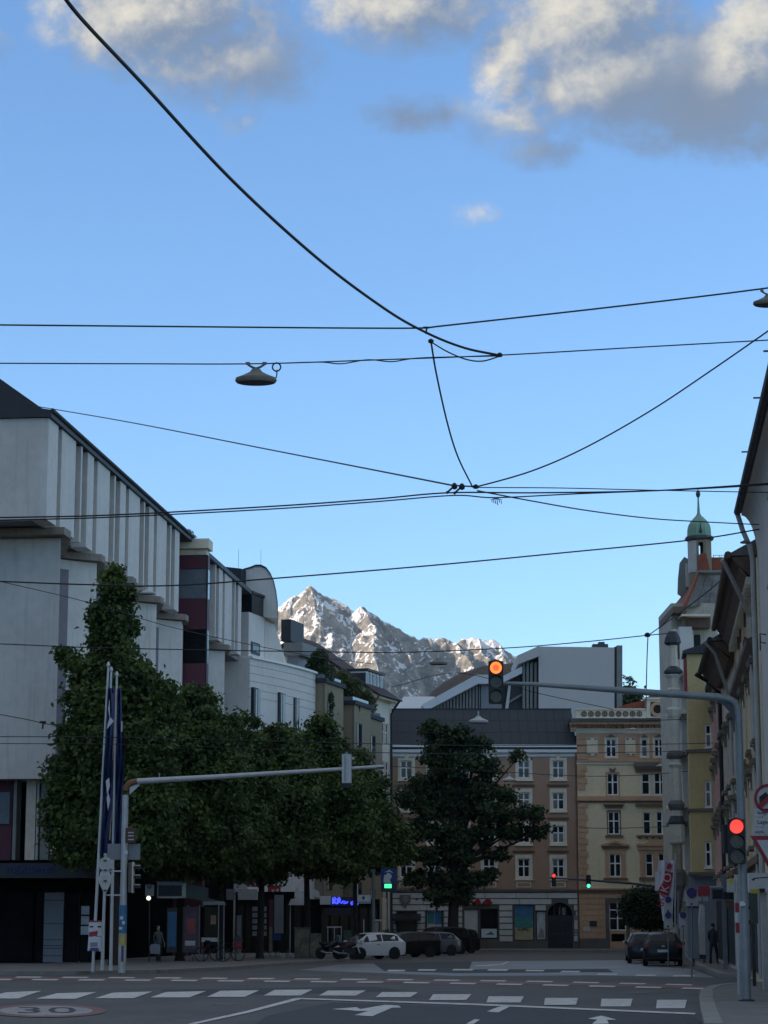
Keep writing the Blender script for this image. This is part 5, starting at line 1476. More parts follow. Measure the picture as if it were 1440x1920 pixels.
def turret_house():
    Y = 150.0
    f = facade_root('turret_house', 'corner house with green copper onion turret, orange tiled swept roof and ornate oriel', 'building', (1264, 188), (1296, 146), 1400)
    root = f.root; o = Vector(root.location); inv = Matrix.Rotation(-root.rotation_euler[2], 4, 'Z') @ Matrix.Translation(-o)
    W = lambda px, py, y=Y: inv @ P(px, py, y)

    def quadmesh(rows, m, nm, parent=None):
        mb = MB(); k = len(rows[0]); vs = [p for r in rows for p in r]
        mb.add(vs, [(i * k + j, i * k + j + 1, (i + 1) * k + j + 1, (i + 1) * k + j) for i in range(len(rows) - 1) for j in range(k - 1)])
        return mb.build(nm, m, parent or root)
    L = f.hit(1296, 1400)[0]
    f.part('wall', MB().box(0, L - .3, -8, -.02, 0, 18.3), 'plaster_green')
    # front (end) wall towards the camera
    def slab(px0, px1, y0, y1, Ya, Yb, m, nm):
        a, b = P(px0, y1, Ya), P(px1, y0, Ya); mb = MB()
        vs = [inv @ Vector((x, y, z)) for z in (a.z, b.z) for y in (Ya, Yb) for x in (a.x, b.x)]
        mb.add(vs, [(0, 2, 3, 1), (4, 5, 7, 6), (0, 1, 5, 4), (2, 6, 7, 3), (0, 4, 6, 2), (1, 3, 7, 5)])
        return mb.build(nm, m, root)
    slab(1273, 1345, 1131, 1790, 151, 158, 'plaster_green', 'end_wall')
    slab(1286, 1297, 1175, 1690, 149.2, 150.9, 'stone_pale', 'pilaster')
    slab(1300, 1313, 1190, 1216, 150.6, 150.95, 'glass_dim', 'attic_window')
    slab(1297, 1300, 1180, 1222, 150.4, 150.95, 'trim_cream', 'attic_window_frame')
    slab(1278, 1332, 1151, 1155, 149.0, 151, 'trim_cream', 'attic_ledge')
    slab(1280, 1332, 1155.5, 1176, 149.8, 151, 'wood_eave', 'attic_fascia')
    quadmesh([[W(1278, 1154, 149.4), W(1286, 1154, 149.4), W(1286, 1154, 150.6)], [W(1267, 1236, 149.4), W(1279, 1236, 149.4), W(1279, 1236, 150.6)]], 'wood_eave', 'slanted_board')
    # swept roof: orange on the left hip, grey slates in front
    rows = [(1037, 1313, 1315, 1322, 1326), (1052, 1308, 1313, 1326, 1330), (1072, 1302, 1309, 1332, 1362), (1100, 1288, 1299, 1330, 1364), (1120, 1276, 1290, 1330, 1366), (1130, 1268, 1286, 1330, 1366), (1137, 1262, 1284, 1330, 1366)]
    quadmesh([[W(l, y, 157), W(h, y, 150)] for y, l, h, c, r in rows], 'tile_red', 'roof')
    quadmesh([[W(h, y, 150), W(h + 3.5, y + 2, 149.95)] for y, l, h, c, r in rows], 'tile_red', 'hip_tiles')
    quadmesh([[W(1309, 1045, 150.02), W(1314, 1037, 150.02), W(1324, 1037, 150.02), W(1332, 1072, 150.02)], [W(1309, 1070, 150.02), W(1314, 1071, 150.02), W(1324, 1071, 150.02), W(1333, 1072, 150.02)]], 'tile_red', 'roof')
    quadmesh([[W(h + 3, y, 150.03), W(r, y, 150.03 + 3)] for y, l, h, c, r in rows[2:]], 'tile_grey', 'roof')
    for c in range(1, 4):
        quadmesh([[W(h + 3 + (r - h) * c / 4 - .4, y, 150.03 + 3 * c / 4 - .06), W(h + 3 + (r - h) * c / 4 + .4, y, 150.03 + 3 * c / 4 - .06)] for y, l, h, _, r in rows[2:]], 'roof_dark', 'roof_seam')
    slab(1310, 1366, 1069, 1073, 149.7, 151, 'slat_grey', 'roof_ridge')
    slab(1262, 1287, 1137, 1149, 149.5, 157, 'wood_eave', 'eave')
    slab(1335, 1372, 1045, 1140, 153.2, 157, 'tile_red', 'rear_roof')
    rail = MB()
    for x in (1338, 1349, 1352, 1363): a, b = W(x, 1046, 154), W(x, 1041, 154); rail.tube([a, b], .02, 5)
    rail.tube([W(1337, 1041, 154), W(1350, 1041, 154)], .02, 5); rail.tube([W(1352, 1041, 154), W(1364, 1041, 154)], .02, 5)
    rail.build('roof_rail', 'steel_dark', root)
    # curved dormer gable left of the hip
    pts = [(1270, 1114), (1271, 1085), (1274, 1056), (1283, 1044), (1298, 1052), (1298, 1136), (1290, 1138), (1283, 1126), (1277, 1119)]
    mb = MB(); k = len(pts); mb.add([W(a, b, 155) for a, b in pts] + [W(a, b, 159) for a, b in pts], [tuple(range(k))[::-1], tuple(range(k, 2 * k))] + [(i, (i + 1) % k, (i + 1) % k + k, i + k) for i in range(k)])
    mb.build('dormer_gable', 'slat_grey', root)
    slab(1287, 1297, 1056, 1100, 154.6, 155.2, 'stone_pale', 'dormer_pilaster')
    # turret
    c = P(1311, 1010, 153); s = 153 / 4342 * 1.0; lc = inv @ c
    zy = lambda y: P(1311, y, 153).z - c.z
    n8 = 8; ph = R(22.5) - root.rotation_euler[2]
    t = MB().lathe([(24.5 * s, zy(1010)), (23.8 * s, zy(1002)), (23.4 * s, zy(993)), (21.5 * s, zy(985)), (17 * s, zy(978)), (11 * s, zy(972)), (5.5 * s, zy(967)), (3.0 * s, zy(962)), (2.2 * s, zy(950)), (1.4 * s, zy(934))], lc, n8, ph=ph).build('dome', 'copper', root)
    MB().lathe([(.2 * s, zy(934)), (3.5 * s, zy(931)), (4.8 * s, zy(926.5)), (3.6 * s, zy(922)), (1.2 * s, zy(919.5)), (.5 * s, zy(917))], lc, 10).build('finial', 'copper_dark', t)
    MB().lathe([(1.45 * s, zy(952)), (1.5 * s, zy(934)), (.8 * s, zy(931))], lc, 8).build('spire_rod', 'copper_dark', t)
    MB().lathe([(1.6 * s, zy(1003)), (3.2 * s, zy(999)), (1.4 * s, zy(994)), (.5 * s, zy(984))], (lc + inv.to_3x3() @ Vector((0, -24.3 * s * .96, 0))), 8).build('dome_ornament', 'copper_dark', t)
    MB().lathe([(24 * s, zy(1014)), (29 * s, zy(1012.5)), (29 * s, zy(1008.5)), (25 * s, zy(1006))], lc, n8, ph=ph).build('turret_collar', 'copper_dark', root)
    MB().lathe([(22.5 * s, zy(1160)), (22.5 * s, zy(1074))], lc, n8, ph=ph).build('turret_base', 'plaster_olive', root)
    for k in range(8):
        a0, a1 = ph + math.pi / 4 * k, ph + math.pi / 4 * (k + 1); rr = 23.5 * s
        p0 = Vector((math.cos(a0), math.sin(a0), 0)) * rr; p1 = Vector((math.cos(a1), math.sin(a1), 0)) * rr
        mid = inv.inverted().to_3x3() @ ((p0 + p1) / 2); ang = math.degrees(math.atan2(mid.y, mid.x))
        zt, zb = zy(1013.5), zy(1075)
        q = lambda t_, z: tuple(lc + p0.lerp(p1, t_) + Vector((0, 0, z)))
        mb = MB()
        op = abs(abs(ang) - 90) < 30           # the two arches one looks through
        if op:
            za, zo = zy(1020), zy(1043)
            for a, b, z0, z1 in ((0, .26, zb, zt), (.74, 1, zb, zt), (.26, .74, zb, zo), (.26, .74, za, zt)):
                mb.add([q(a, z0), q(b, z0), q(b, z1), q(a, z1)], [(0, 1, 2, 3)])
        else:
            mb.add([q(0, zb), q(1, zb), q(1, zt), q(0, zt)], [(0, 1, 2, 3)])
        mb.build('turret_wall', 'stone_pale' if mid.x < -.2 and not op else 'plaster_olive', root)
    for y0, y1 in ((1256, 1264), (1330, 1338), (1410, 1417), (1506, 1514), (1540, 1546), (1632, 1640)):
        slab(1259, 1290, y0, y1, 148.2, 151, 'stone_dark' if y1 - y0 < 7.5 else 'trim_cream', 'ledge')
    for y0, y1 in ((1284, 1322), (1352, 1400), (1436, 1492), (1556, 1620)):
        o_ = slab(1277, 1284.5, y0, y1, 150.7, 150.96, 'glass', 'narrow_window')
    # oriel column, a stack of mouldings
    c = P(1270, 1600, 147.0); s = 147.0 / 4342; lc = inv @ c
    zy = lambda y: P(1270, y, 147.0).z - c.z
    seq = [('shaft', 'plaster_green', [(8, 1180), (9, 1215), (10, 1250)]), ('cap', 'roof_dark', [(2, 1180), (9, 1185), (15, 1196), (17, 1206), (11, 1210)]), ('moulding', 'roof_dark', [(12, 1252), (18.5, 1258), (19, 1262), (13, 1264)]),
           ('moulding', 'stone_pale', [(13, 1264.5), (17, 1267), (12, 1272)]), ('shaft', 'plaster_green', [(11.5, 1272), (11.5, 1330)]), ('moulding', 'plaster_green', [(12, 1290), (15, 1294), (12, 1300)]), ('moulding', 'plaster_green', [(12, 1327), (16, 1331), (13.5, 1340), (12, 1345)]),
           ('shaft', 'plaster_green', [(10.5, 1340), (10.5, 1470)]), ('moulding', 'stone_dark', [(11, 1408), (16.5, 1412), (16, 1417), (11, 1424)]), ('moulding', 'plaster_green', [(11, 1430), (14, 1434), (11, 1440)]), ('moulding', 'stone_dark', [(11, 1500), (17, 1508), (15, 1514), (12, 1520)]),
           ('shaft', 'plaster_green', [(12, 1465), (12, 1580)]), ('moulding', 'roof_dark', [(12, 1530), (17, 1541), (17, 1545), (12, 1546)]), ('balcony_box', 'plaster_green', [(15.5, 1546), (15.5, 1580), (12, 1584)]), ('shaft', 'plaster_olive', [(10, 1584), (10, 1650)]), ('moulding', 'stone_dark', [(12, 1630), (16, 1636), (15, 1660), (9, 1672)]),
           ('console', 'stone_dark', [(12, 1660), (8, 1690), (3, 1715)])]
    for nm, m, pr in seq:
        MB().lathe([(r * s, zy(y)) for r, y in pr][::-1], lc, 8, ph=ph).build('oriel_' + nm, m, root)


turret_house()
LEAFK = 1.5

# ------------------------------------------------------------------ trees
def leaf_mesh(name, blobs, n, size, m, seed, droop=0.25, origin=Vector((0, 0, 0)), fill=.45):
    rng = np.random.default_rng(seed)
    vol = np.array([(b[1][0] * b[1][1] * b[1][2]) ** (2 / 3) for b in blobs]); cnt = np.maximum(40, (n * vol / vol.sum())).astype(int)
    Ps, Ns = [], []
    for (c, r), k in zip(blobs, cnt):
        # clumps on the blob, leaves in the clumps: uneven outline with gaps
        nc = max(6, k // 60)
        d = rng.normal(size=(nc, 3)); d /= np.linalg.norm(d, axis=1)[:, None]
        rad = rng.uniform(fill, 1.10, nc) ** .6
        cc = np.array(c) + d * np.array(r) * rad[:, None]
        which = rng.integers(0, nc, k)
        spread = min(r) * .17 + size * 1.1
        p = cc[which] + rng.normal(size=(k, 3)) * spread * np.array([1, 1, .7])
        nn = d[which] * .8 + rng.normal(size=(k, 3)) * .75 + np.array([0, 0, .55])
        Ps.append(p); Ns.append(nn / np.linalg.norm(nn, axis=1)[:, None])
    p = np.concatenate(Ps) - np.array(origin); nn = np.concatenate(Ns); k = len(p)
    ref = rng.normal(size=(k, 3)); a = np.cross(nn, ref); a /= np.linalg.norm(a, axis=1)[:, None]; b = np.cross(nn, a)
    s = (size * rng.uniform(.55, 1.35, k))[:, None]
    down = np.array([0, 0, -1]) * s * droop
    v = np.stack([p - a * s, p - b * s * .62 + nn * s * .12, p + a * s + down, p + b * s * .62 + nn * s * .12], 1).reshape(-1, 3)
    me = bpy.data.meshes.new(name); me.vertices.add(4 * k); me.vertices.foreach_set('co', v.ravel())
    me.loops.add(4 * k); me.loops.foreach_set('vertex_index', np.arange(4 * k)); me.polygons.add(k)
    me.polygons.foreach_set('loop_start', np.arange(0, 4 * k, 4)); 
    me.update(calc_edges=True); me.materials.append(MATS[m]); me.validate()
    return me


def tree(name, label, px, Y, blobs_px, n, size, m, seed, r0=.22, trunk_top=1500, thin=1.0, depth_k=1.0, group=None):
    """crown lobes are given by where they stand above the street at the tree's own distance"""
    rng = random.Random(seed)
    base = G(px, 1744 + 1.6 * 4342 / Y); base = Vector((P(px, 1790, Y).x, Y, .13))
    t = thing(name, label, 'tree', base, group=group)
    blobs = []
    for cx, cy, rx, ry in blobs_px:
        c = P(cx, cy, Y); k = Y / 4330.0
        blobs.append(((c.x, c.y + rng.uniform(-.5, .5) * rx * k, c.z), (rx * k * .88, rx * k * depth_k, ry * k * .9)))
    sat = []
    for c, r in blobs:
        for q in range(4):
            a, b = rng.uniform(0, 6.283), rng.uniform(-.5, 1.2); d = Vector((math.cos(a) * math.cos(b), math.sin(a) * math.cos(b), math.sin(b))); k = rng.uniform(.22, .36)
            sat.append(((c[0] + d.x * r[0] * 1.0, c[1] + d.y * r[1] * 1.0, c[2] + d.z * r[2] * 1.0), (r[0] * k, r[1] * k, r[2] * k * .8)))
    cr = link('crown', leaf_mesh('crown', blobs + sat, int(n * LEAFK), size * .74, m, seed, origin=base), t)
    # trunk with limbs reaching into the lobes
    tb = MB(); top = P(px, trunk_top, Y) - base; top.y = rng.uniform(-.3, .3)
    mid = Vector((top.x * .3 + rng.uniform(-.1, .1), 0, top.z * .45))
    tb.tube([(0, 0, -.05), (0, 0, .25), mid * .55, mid, (mid + top) / 2, top], [r0 * 1.35, r0, r0 * .9, r0 * .75, r0 * .5, r0 * .2], 9)
    for (c, r) in blobs:
        e = Vector(c) - base
        st = mid.lerp(top, min(1, max(0, (e.z * .62 - mid.z) / max(.1, top.z - mid.z)))) if e.z > mid.z else mid * .95
        m1 = st.lerp(e, .5) + Vector((0, 0, -.15 * r[2]))
        tb.tube([st, m1, e], [r0 * .38, r0 * .24, r0 * .08], 6)
        for q in range(3):
            d = Vector((rng.uniform(-1, 1) * r[0], rng.uniform(-1, 1) * r[1], rng.uniform(-.5, 1) * r[2])) * .8
            tb.tube([m1.lerp(e, .6), m1.lerp(e, .6) + d], [r0 * .14, r0 * .04], 5)
    tb.build('trunk', 'bark', t, smooth=True)
    return t


tree('street_tree', 'tallest leafy street tree with slim leader behind the flagpoles', 215, 99, [(212, 1080, 13, 16), (205, 1103, 22, 22), (224, 1125, 24, 24), (198, 1148, 26, 26), (228, 1172, 28, 28), (198, 1192, 32, 28), (120, 1224, 12, 14), (136, 1248, 20, 16), (212, 1226, 44, 36), (250, 1255, 38, 30), (180, 1272, 40, 34), (232, 1290, 58, 40), (290, 1300, 34, 36), (180, 1325, 50, 44), (272, 1345, 54, 52), (150, 1385, 38, 42), (215, 1395, 70, 58), (285, 1410, 48, 54), (126, 1452, 40, 48), (205, 1475, 74, 60), (114, 1530, 36, 54), (195, 1560, 76, 56), (280, 1490, 58, 62), (275, 1570, 58, 48), (150, 1600, 44, 26)],
     52000, .17, 'leaf_maple', 21, .26, 1250, group='leafy trees along the left pavement')
tree('street_tree', 'broad street tree just right of the signal mast, lit branches on top', 337, 113, [(365, 1330, 40, 42), (400, 1375, 48, 44), (335, 1390, 62, 52), (330, 1470, 78, 66), (405, 1470, 62, 66), (340, 1555, 84, 62), (410, 1570, 60, 55), (345, 1620, 70, 28)],
     34000, .17, 'leaf_maple', 22, .22, 1420, group='leafy trees along the left pavement')
tree('street_tree', 'street tree below the slit-windowed wall, second right of the signal mast', 414, 118, [(462, 1375, 26, 40), (455, 1425, 50, 44), (480, 1480, 58, 55), (440, 1530, 62, 60), (480, 1580, 60, 50), (440, 1618, 60, 30)],
     26000, .17, 'leaf_maple', 23, .2, 1450, group='leafy trees along the left pavement')
tree('street_tree', 'street tree under the white curved wall with red shop sign beneath', 487, 122, [(520, 1395, 44, 34), (545, 1440, 48, 40), (540, 1500, 58, 55), (510, 1570, 60, 55), (560, 1580, 52, 50), (500, 1625, 50, 26)],
     24000, .17, 'leaf_maple', 24, .2, 1470, group='leafy trees along the left pavement')
tree('street_tree', 'street tree with forked trunk in front of the mural box', 577, 127, [(602, 1372, 26, 32), (600, 1415, 50, 40), (628, 1420, 22, 46), (630, 1480, 56, 52), (590, 1540, 66, 55), (650, 1560, 56, 52), (600, 1610, 64, 34), (640, 1630, 40, 22)],
     28000, .17, 'leaf_maple', 25, .2, 1470, group='leafy trees along the left pavement')
tree('street_tree', 'last street tree of the left row, behind the blue display', 668, 136, [(655, 1430, 40, 24), (690, 1490, 38, 40), (700, 1545, 46, 44), (725, 1590, 40, 40), (690, 1600, 50, 40), (735, 1555, 24, 22), (650, 1620, 40, 25)],
     20000, .18, 'leaf_maple', 26, .16, 1500, group='leafy trees along the left pavement')
tree('dark_tree', 'dark spreading tree in front of the brown building', 849, 166, [(806, 1370, 14, 18), (824, 1386, 24, 24), (866, 1380, 20, 20), (846, 1405, 34, 22), (902, 1400, 20, 20), (812, 1425, 30, 22), (862, 1436, 44, 24), (916, 1440, 26, 20), (800, 1468, 34, 24), (850, 1476, 44, 24), (902, 1482, 36, 24), (768, 1496, 22, 20), (945, 1490, 26, 18), (972, 1420, 12, 10), (806, 1515, 40, 24), (866, 1520, 44, 24), (930, 1526, 40, 20), (988, 1530, 30, 18), (1012, 1560, 20, 12), (960, 1558, 34, 16), (788, 1560, 34, 20), (846, 1566, 44, 24), (902, 1566, 32, 16), (764, 1600, 22, 14), (812, 1606, 34, 16), (868, 1606, 34, 18), (932, 1600, 26, 10), (790, 1648, 28, 16), (836, 1652, 34, 20), (884, 1648, 34, 14), (920, 1640, 18, 8), (820, 1684, 28, 14), (868, 1682, 26, 14)],
     24000, .20, 'leaf_dark', 31, .42, 1440, depth_k=.9)


def ball_tree():
    Y = 126; c = P(1217, 1704, Y); base = Vector((c.x, Y, 0.0)); k = Y / 4330
    t = thing('clipped_tree', 'clipped ball-headed tree above the parked black cars', 'tree', base)
    me = leaf_mesh('crown', [((c.x, c.y, c.z), (45 * k, 43 * k, 33 * k))], 16000, .07, 'leaf_ball', 41, origin=base, fill=.86)
    link('crown', me, t)
    MB().lathe([(5 * k, -26 * k), (26 * k, -20 * k), (38 * k, -4 * k), (36 * k, 12 * k), (20 * k, 26 * k), (3 * k, 30 * k)], c - base, 12).build('inner_twigs', 'leaf_ball', t)
    MB().tube([(0, 0, 0), (.02, 0, (c.z) * .5), (0, 0, c.z - .6)], [.1, .08, .07], 8).build('trunk', 'bark', t)


ball_tree()
t = thing('far_tree', 'hazy grey-green tree top showing beside the modern hall', 'tree', Vector((P(1176, 1744, 300).x, 300, 0)))
bl = [(tuple(P(a, b, 300)), (r * .07, r * .07, r * .07)) for a, b, r in ((1172, 1290, 16), (1184, 1305, 18), (1178, 1275, 8), (1168, 1315, 20), (1190, 1325, 20))]
link('crown', leaf_mesh('crown', bl, 900, .3, 'leaf_roof', 51, origin=Vector(t.location)), t)
q = P(1176, 1300, 300) - Vector(t.location); MB().tube([(0, 0, 0), (0, 0, q.z)], [.3, .1], 6).build('trunk', 'bark', t)

# ------------------------------------------------------------------ street furniture helpers
class At:
    """a thing standing on the ground at a picture column and distance; parts are read at that distance"""
    def __init__(s, name, label, cat, px, Y, z=0.0, py=1790, group=None):
        p = P(px, py, Y); s.o = Vector((p.x, Y, z)); s.Y = Y; s.k = Y / 4342
        s.root = thing(name, label, cat, s.o, group=group)

    def p(s, px, py, dy=0.0): return P(px, py, s.Y + dy) - s.o

    def slab(s, name, px0, px1, y0, y1, m, dy=0.0, depth=.1, parent=None, off=(0, 0, 0)):
        a, b = s.p(px0, y1, dy), s.p(px1, y0, dy)
        return MB().box(a.x, b.x, -(dy + depth), -dy, a.z, b.z).build(name, m, parent or s.root)

    def poly(s, name, pts, m, dy=0.0, depth=.05, parent=None):
        q = [s.p(a, b, dy) for a, b in pts]
        return MB().prism([(v.x, v.z) for v in q], -(dy + depth), -dy).build(name, m, parent or s.root)

    def tube(s, name, pts, r, m, n=10, parent=None):
        return MB().tube([s.p(*q) if len(q) == 3 else s.p(q[0], q[1], 0) for q in pts], r, n).build(name, m, parent or s.root, smooth=True)

    def disc(s, name, px, py, rpx, m, dy=0.0, depth=.03, hole=0.0, parent=None):
        c = s.p(px, py, dy); return MB().disc(c.x, c.z, rpx * s.k, -(dy + depth), -dy, 28, hole * s.k).build(name, m, parent or s.root)


def smooth_path(pts, n=10):
    """Catmull-Rom through (px, py, Y)"""
    q = [np.array(p, float) for p in pts]; q = [2 * q[0] - q[1]] + q + [2 * q[-1] - q[-2]]; out = []
    for i in range(1, len(q) - 2):
        for j in range(n):
            t = j / n; a, b, c, d = q[i - 1], q[i], q[i + 1], q[i + 2]
            out.append(.5 * ((2 * b) + (-a + c) * t + (2 * a - 5 * b + 4 * c - d) * t * t + (-a + 3 * b - 3 * c + d) * t ** 3))
    out.append(q[-2]); return out


def wire(label, pts, wpx, fit=()):
    def ext(a, b, x):      # carry the span on past the picture edge to its anchorage
        k = (x - b[0]) / (b[0] - a[0]); return (x, b[1] + (b[1] - a[1]) * k, b[2] + (b[2] - a[2]) * k)
    pts = list(pts)
    if pts[0][0] == -30: pts = [ext(pts[1], pts[0], -520)] + pts
    if pts[-1][0] == 1470: pts = pts + [ext(pts[-2], pts[-1], 1760)]
    path = [P(*p) for p in smooth_path(pts)]
    rs = [max(.004, wpx * p.y / 4342 / 2) for p in path]
    o = path[0].copy(); ym = sum(p.y for p in path) / len(path)
    root = MB().tube([p - o for p in path], [wpx * ym / 4342 / 2] * len(path), 8).build('overhead_wire', 'wire', None, o, smooth=True)
    tag(root, label, 'wire')
    for px, py, Y, kind in fit:
        c = P(px, py, Y) - o; k = Y / 4342
        mb = MB()
        if kind == 'clamp': mb.lathe([(1 * k, -4 * k), (5 * k, -3 * k), (6 * k, 2 * k), (2.5 * k, 5 * k)], c, 8)
        elif kind == 'hanger': mb.tube([c + Vector((-6 * k, 0, 3 * k)), c + Vector((6 * k, 0, 3 * k))], 2.2 * k, 6); mb.tube([c + Vector((1 * k, 0, 2 * k)), c + Vector((0, 0, -10 * k))], 1.8 * k, 6)
        elif kind == 'insulator': mb.lathe([(1.5 * k, -7 * k), (4.5 * k, -5 * k), (5 * k, 0), (3.5 * k, 4 * k), (1.5 * k, 6 * k)], c, 8, 1.2, 1.2); mb.tube([c, c + Vector((-13 * k, 0, -12 * k))], 2 * k, 6); mb.lathe([(1 * k, -3 * k), (4 * k, 0), (1 * k, 3 * k)], c + Vector((-14 * k, 0, -13 * k)), 8)
        elif kind == 'frayed':
            for j in range(6): mb.tube([c, c + Vector(((j - 2.5) * 4 * k, 0, -3 * k)), c + Vector(((j - 2) * 3.4 * k, 0, -(8 + (j * 37 % 7)) * k))], .8 * k, 5)
        mb.build({'clamp': 'clamp', 'hanger': 'hanger', 'insulator': 'insulator', 'frayed': 'loose_strands'}[kind], 'wire', root)
    return root


wire('thick black cable sweeping down from the top left to the centre clamp', [(100, -35, 24), (150, 32, 25), (270, 160, 27.5), (430, 333, 31), (590, 480, 35), (720, 578, 38.5), (800, 624, 40.5), (870, 652, 41.5), (935, 666, 42)], 6.2, [(937, 666, 42, 'clamp')])
wire('upper thin span wire crossing level then rising to the right-hand lamp', [(-30, 609, 42), (300, 612, 42), (640, 615, 42), (790, 615, 42), (830, 611, 42), (1100, 581, 42), (1330, 554, 42), (1470, 536, 42)], 3.4, [(799, 617, 42, 'hanger')])
wire('second span wire carrying the hanging lamp at left', [(-30, 681, 42), (250, 682, 42), (480, 682, 42), (700, 675, 42), (935, 666, 42), (1200, 651, 42), (1470, 636, 42)], 2.6)
wire('lamp cable twisted along the second span wire', [(525, 681, 41.9), (600, 679, 41.9), (640, 682, 41.9), (690, 674.5, 41.9), (735, 678, 41.9), (790, 671, 41.9), (935, 667.5, 41.9)], 2.4)
wire('short slack loop under the centre clamp', [(808, 641, 41.5), (840, 660, 41.6), (875, 674, 41.8), (905, 677, 41.9), (937, 668, 42)], 2.8, [(808, 640, 41.5, 'clamp')])
wire('steep hanger wire dropping from the upper span to the lower knot', [(808, 640, 41.5), (818, 700, 42.5), (838, 790, 44.5), (858, 855, 46), (886, 913, 48)], 3.4)
wire('long thin wire from the concrete roof down to the lower knot', [(46, 758, 102), (250, 793, 82), (500, 842, 66), (700, 881, 55), (848, 910, 48.5)], 2.4, [(852, 911, 48.2, 'insulator'), (866, 912, 48.1, 'insulator')])
wire('wire rising from the lower knot to the right picture edge', [(848, 910, 48.4), (884, 912, 48), (900, 911, 48), (1000, 882, 47), (1100, 838, 46), (1220, 770, 44.5), (1330, 697, 43), (1470, 600, 41)], 3.2, [(892, 913, 48, 'clamp')])
wire('upper of the twin trolley wires across the street', [(-30, 971, 46), (200, 966, 46.5), (500, 950, 47), (700, 936, 47.5), (840, 924, 48), (1000, 924, 48), (1200, 921, 48), (1330, 914, 48), (1470, 904, 48)], 3.0)
wire('lower of the twin trolley wires with frayed strands below the knot', [(-30, 976, 46), (200, 970, 46.5), (500, 955, 47), (700, 941, 47.5), (850, 929, 48), (930, 933, 48), (1080, 926, 48), (1300, 917, 48), (1470, 907, 48)], 2.6, [(930, 934, 48, 'frayed')])
wire('thin straight wire from the knot towards the turret tip', [(890, 914, 48), (1050, 915, 49), (1220, 919, 50), (1470, 924, 51)], 2.0)
wire('sagging wire from the knot to the right-hand eaves', [(895, 920, 48), (990, 938, 50), (1100, 957, 53), (1220, 972, 57), (1330, 979, 61), (1430, 984, 64)], 2.4)
wire('long wire sloping up to the right in front of the copper turret', [(-30, 1089, 60), (160, 1096, 60), (320, 1098, 60), (520, 1084, 60.5), (800, 1061, 61), (1050, 1037, 62), (1300, 1012, 63), (1432, 991, 64)], 2.8)
wire('dim wire crossing low in front of the mountain to the forked joint', [(-30, 1206, 92), (170, 1214, 93), (400, 1219, 94), (600, 1222, 95), (760, 1223, 96), (950, 1215, 97), (1100, 1203, 98), (1216, 1191, 98), (1262, 1187, 99)], 2.0, [(1214, 1191, 98, 'clamp')])
wire('wire forking up from the joint to the right-hand eaves', [(1216, 1191, 98), (1266, 1155, 92), (1340, 1098, 82), (1420, 1024, 70)], 2.2)
wire('wire hanging straight down from the joint behind the signal arm', [(1215, 1192, 98), (1213, 1240, 98), (1211, 1330, 98)], 2.0)
wire('faint oblique wire across the concrete wall behind the tall tree', [(-30, 1083, 88), (160, 1128, 92), (330, 1178, 97), (560, 1226, 106), (700, 1245, 112)], 1.4)
wire('faint level wire above the shop canopies', [(-30, 1381, 78), (250, 1383, 79), (600, 1392, 82), (900, 1398, 90), (1250, 1395, 100), (1340, 1393, 108)], 1.5)
wire('faint second level wire just below it', [(-30, 1394, 78), (250, 1396, 79), (600, 1408, 82), (900, 1414, 90), (1250, 1409, 100), (1340, 1403, 108)], 1.3)
wire('short slanting wire at far left with dark connector', [(-30, 1334, 80), (50, 1349, 80), (85, 1357, 80), (110, 1360, 80)], 1.6, [(80, 1357, 80, 'hanger')])
wire('thin wire in front of the brown facade second floor', [(735, 1437, 150), (900, 1445, 150), (1085, 1455, 150), (1200, 1453, 150), (1290, 1446, 148)], 1.2)
wire('thin wire in front of the yellow facade first floor', [(1085, 1552, 150), (1160, 1553, 150), (1290, 1548, 148)], 1.2)
wire('faint wire from the left mast past the brown facade', [(735, 1288, 170), (860, 1262, 170), (1010, 1300, 170), (1150, 1330, 168)], 1.3)
wire('thin wire with bent fitting before the oriel', [(1180, 1352, 120), (1275, 1349, 119), (1310, 1347, 118), (1356, 1340, 117)], 1.6, [(1306, 1349, 118, 'hanger')])


def hanging_lamp(label, px, py, Y, w, full=True, light=False):
    c = P(px, py, Y); k = Y / 4342; r = w / 2 * k
    t = thing('hanging_lamp', label, 'street lamp', c, group=None)
    MB().lathe([(r * .92, -.17 * w * k), (r, -.12 * w * k), (r * .97, -.05 * w * k), (r * .62, .02 * w * k), (r * .30, .10 * w * k), (r * .2, .17 * w * k), (r * .04, .19 * w * k)], (0, 0, 0), 24, 1, .6).build('housing', 'lamp_grey' if not light else 'sign_white_dirty', t, smooth=True)
    MB().lathe([(r * .82, -.185 * w * k), (r * .9, -.171 * w * k)], (0, 0, 0), 24, 1, .6).build('diffuser', 'steel_dark', t)
    mb = MB()
    if full:
        mb.tube([(-r * .42, 0, .33 * w * k), (-r * .36, 0, .27 * w * k), (-r * .2, 0, .22 * w * k), (0, 0, .185 * w * k), (r * .2, 0, .22 * w * k), (r * .36, 0, .27 * w * k), (r * .42, 0, .33 * w * k)], r * .06, 8)
        mb.box(-r * .5, -r * .3, -r * .06, r * .06, .28 * w * k, .34 * w * k); mb.box(r * .3, r * .5, -r * .06, r * .06, .28 * w * k, .34 * w * k)
        ring = [(r * .98 + r * .2 * math.cos(a), r * .03 * math.sin(3 * a), .22 * w * k + r * .2 * math.sin(a)) for a in np.linspace(0, 4 * math.pi, 40)]
        if w < 90: MB().tube(ring, r * .035, 6).tube([(r * 1.0, 0, .15 * w * k), (r * .99, 0, .0), (r * .95, 0, -.05 * w * k)], r * .03, 6).build('cable_coil', 'wire', t)
    else:
        mb.tube([(0, 0, .18 * w * k), (0, 0, .42 * w * k)], r * .07, 6)
    mb.build('hanger_bracket', 'lamp_grey' if full else 'steel_light', t)


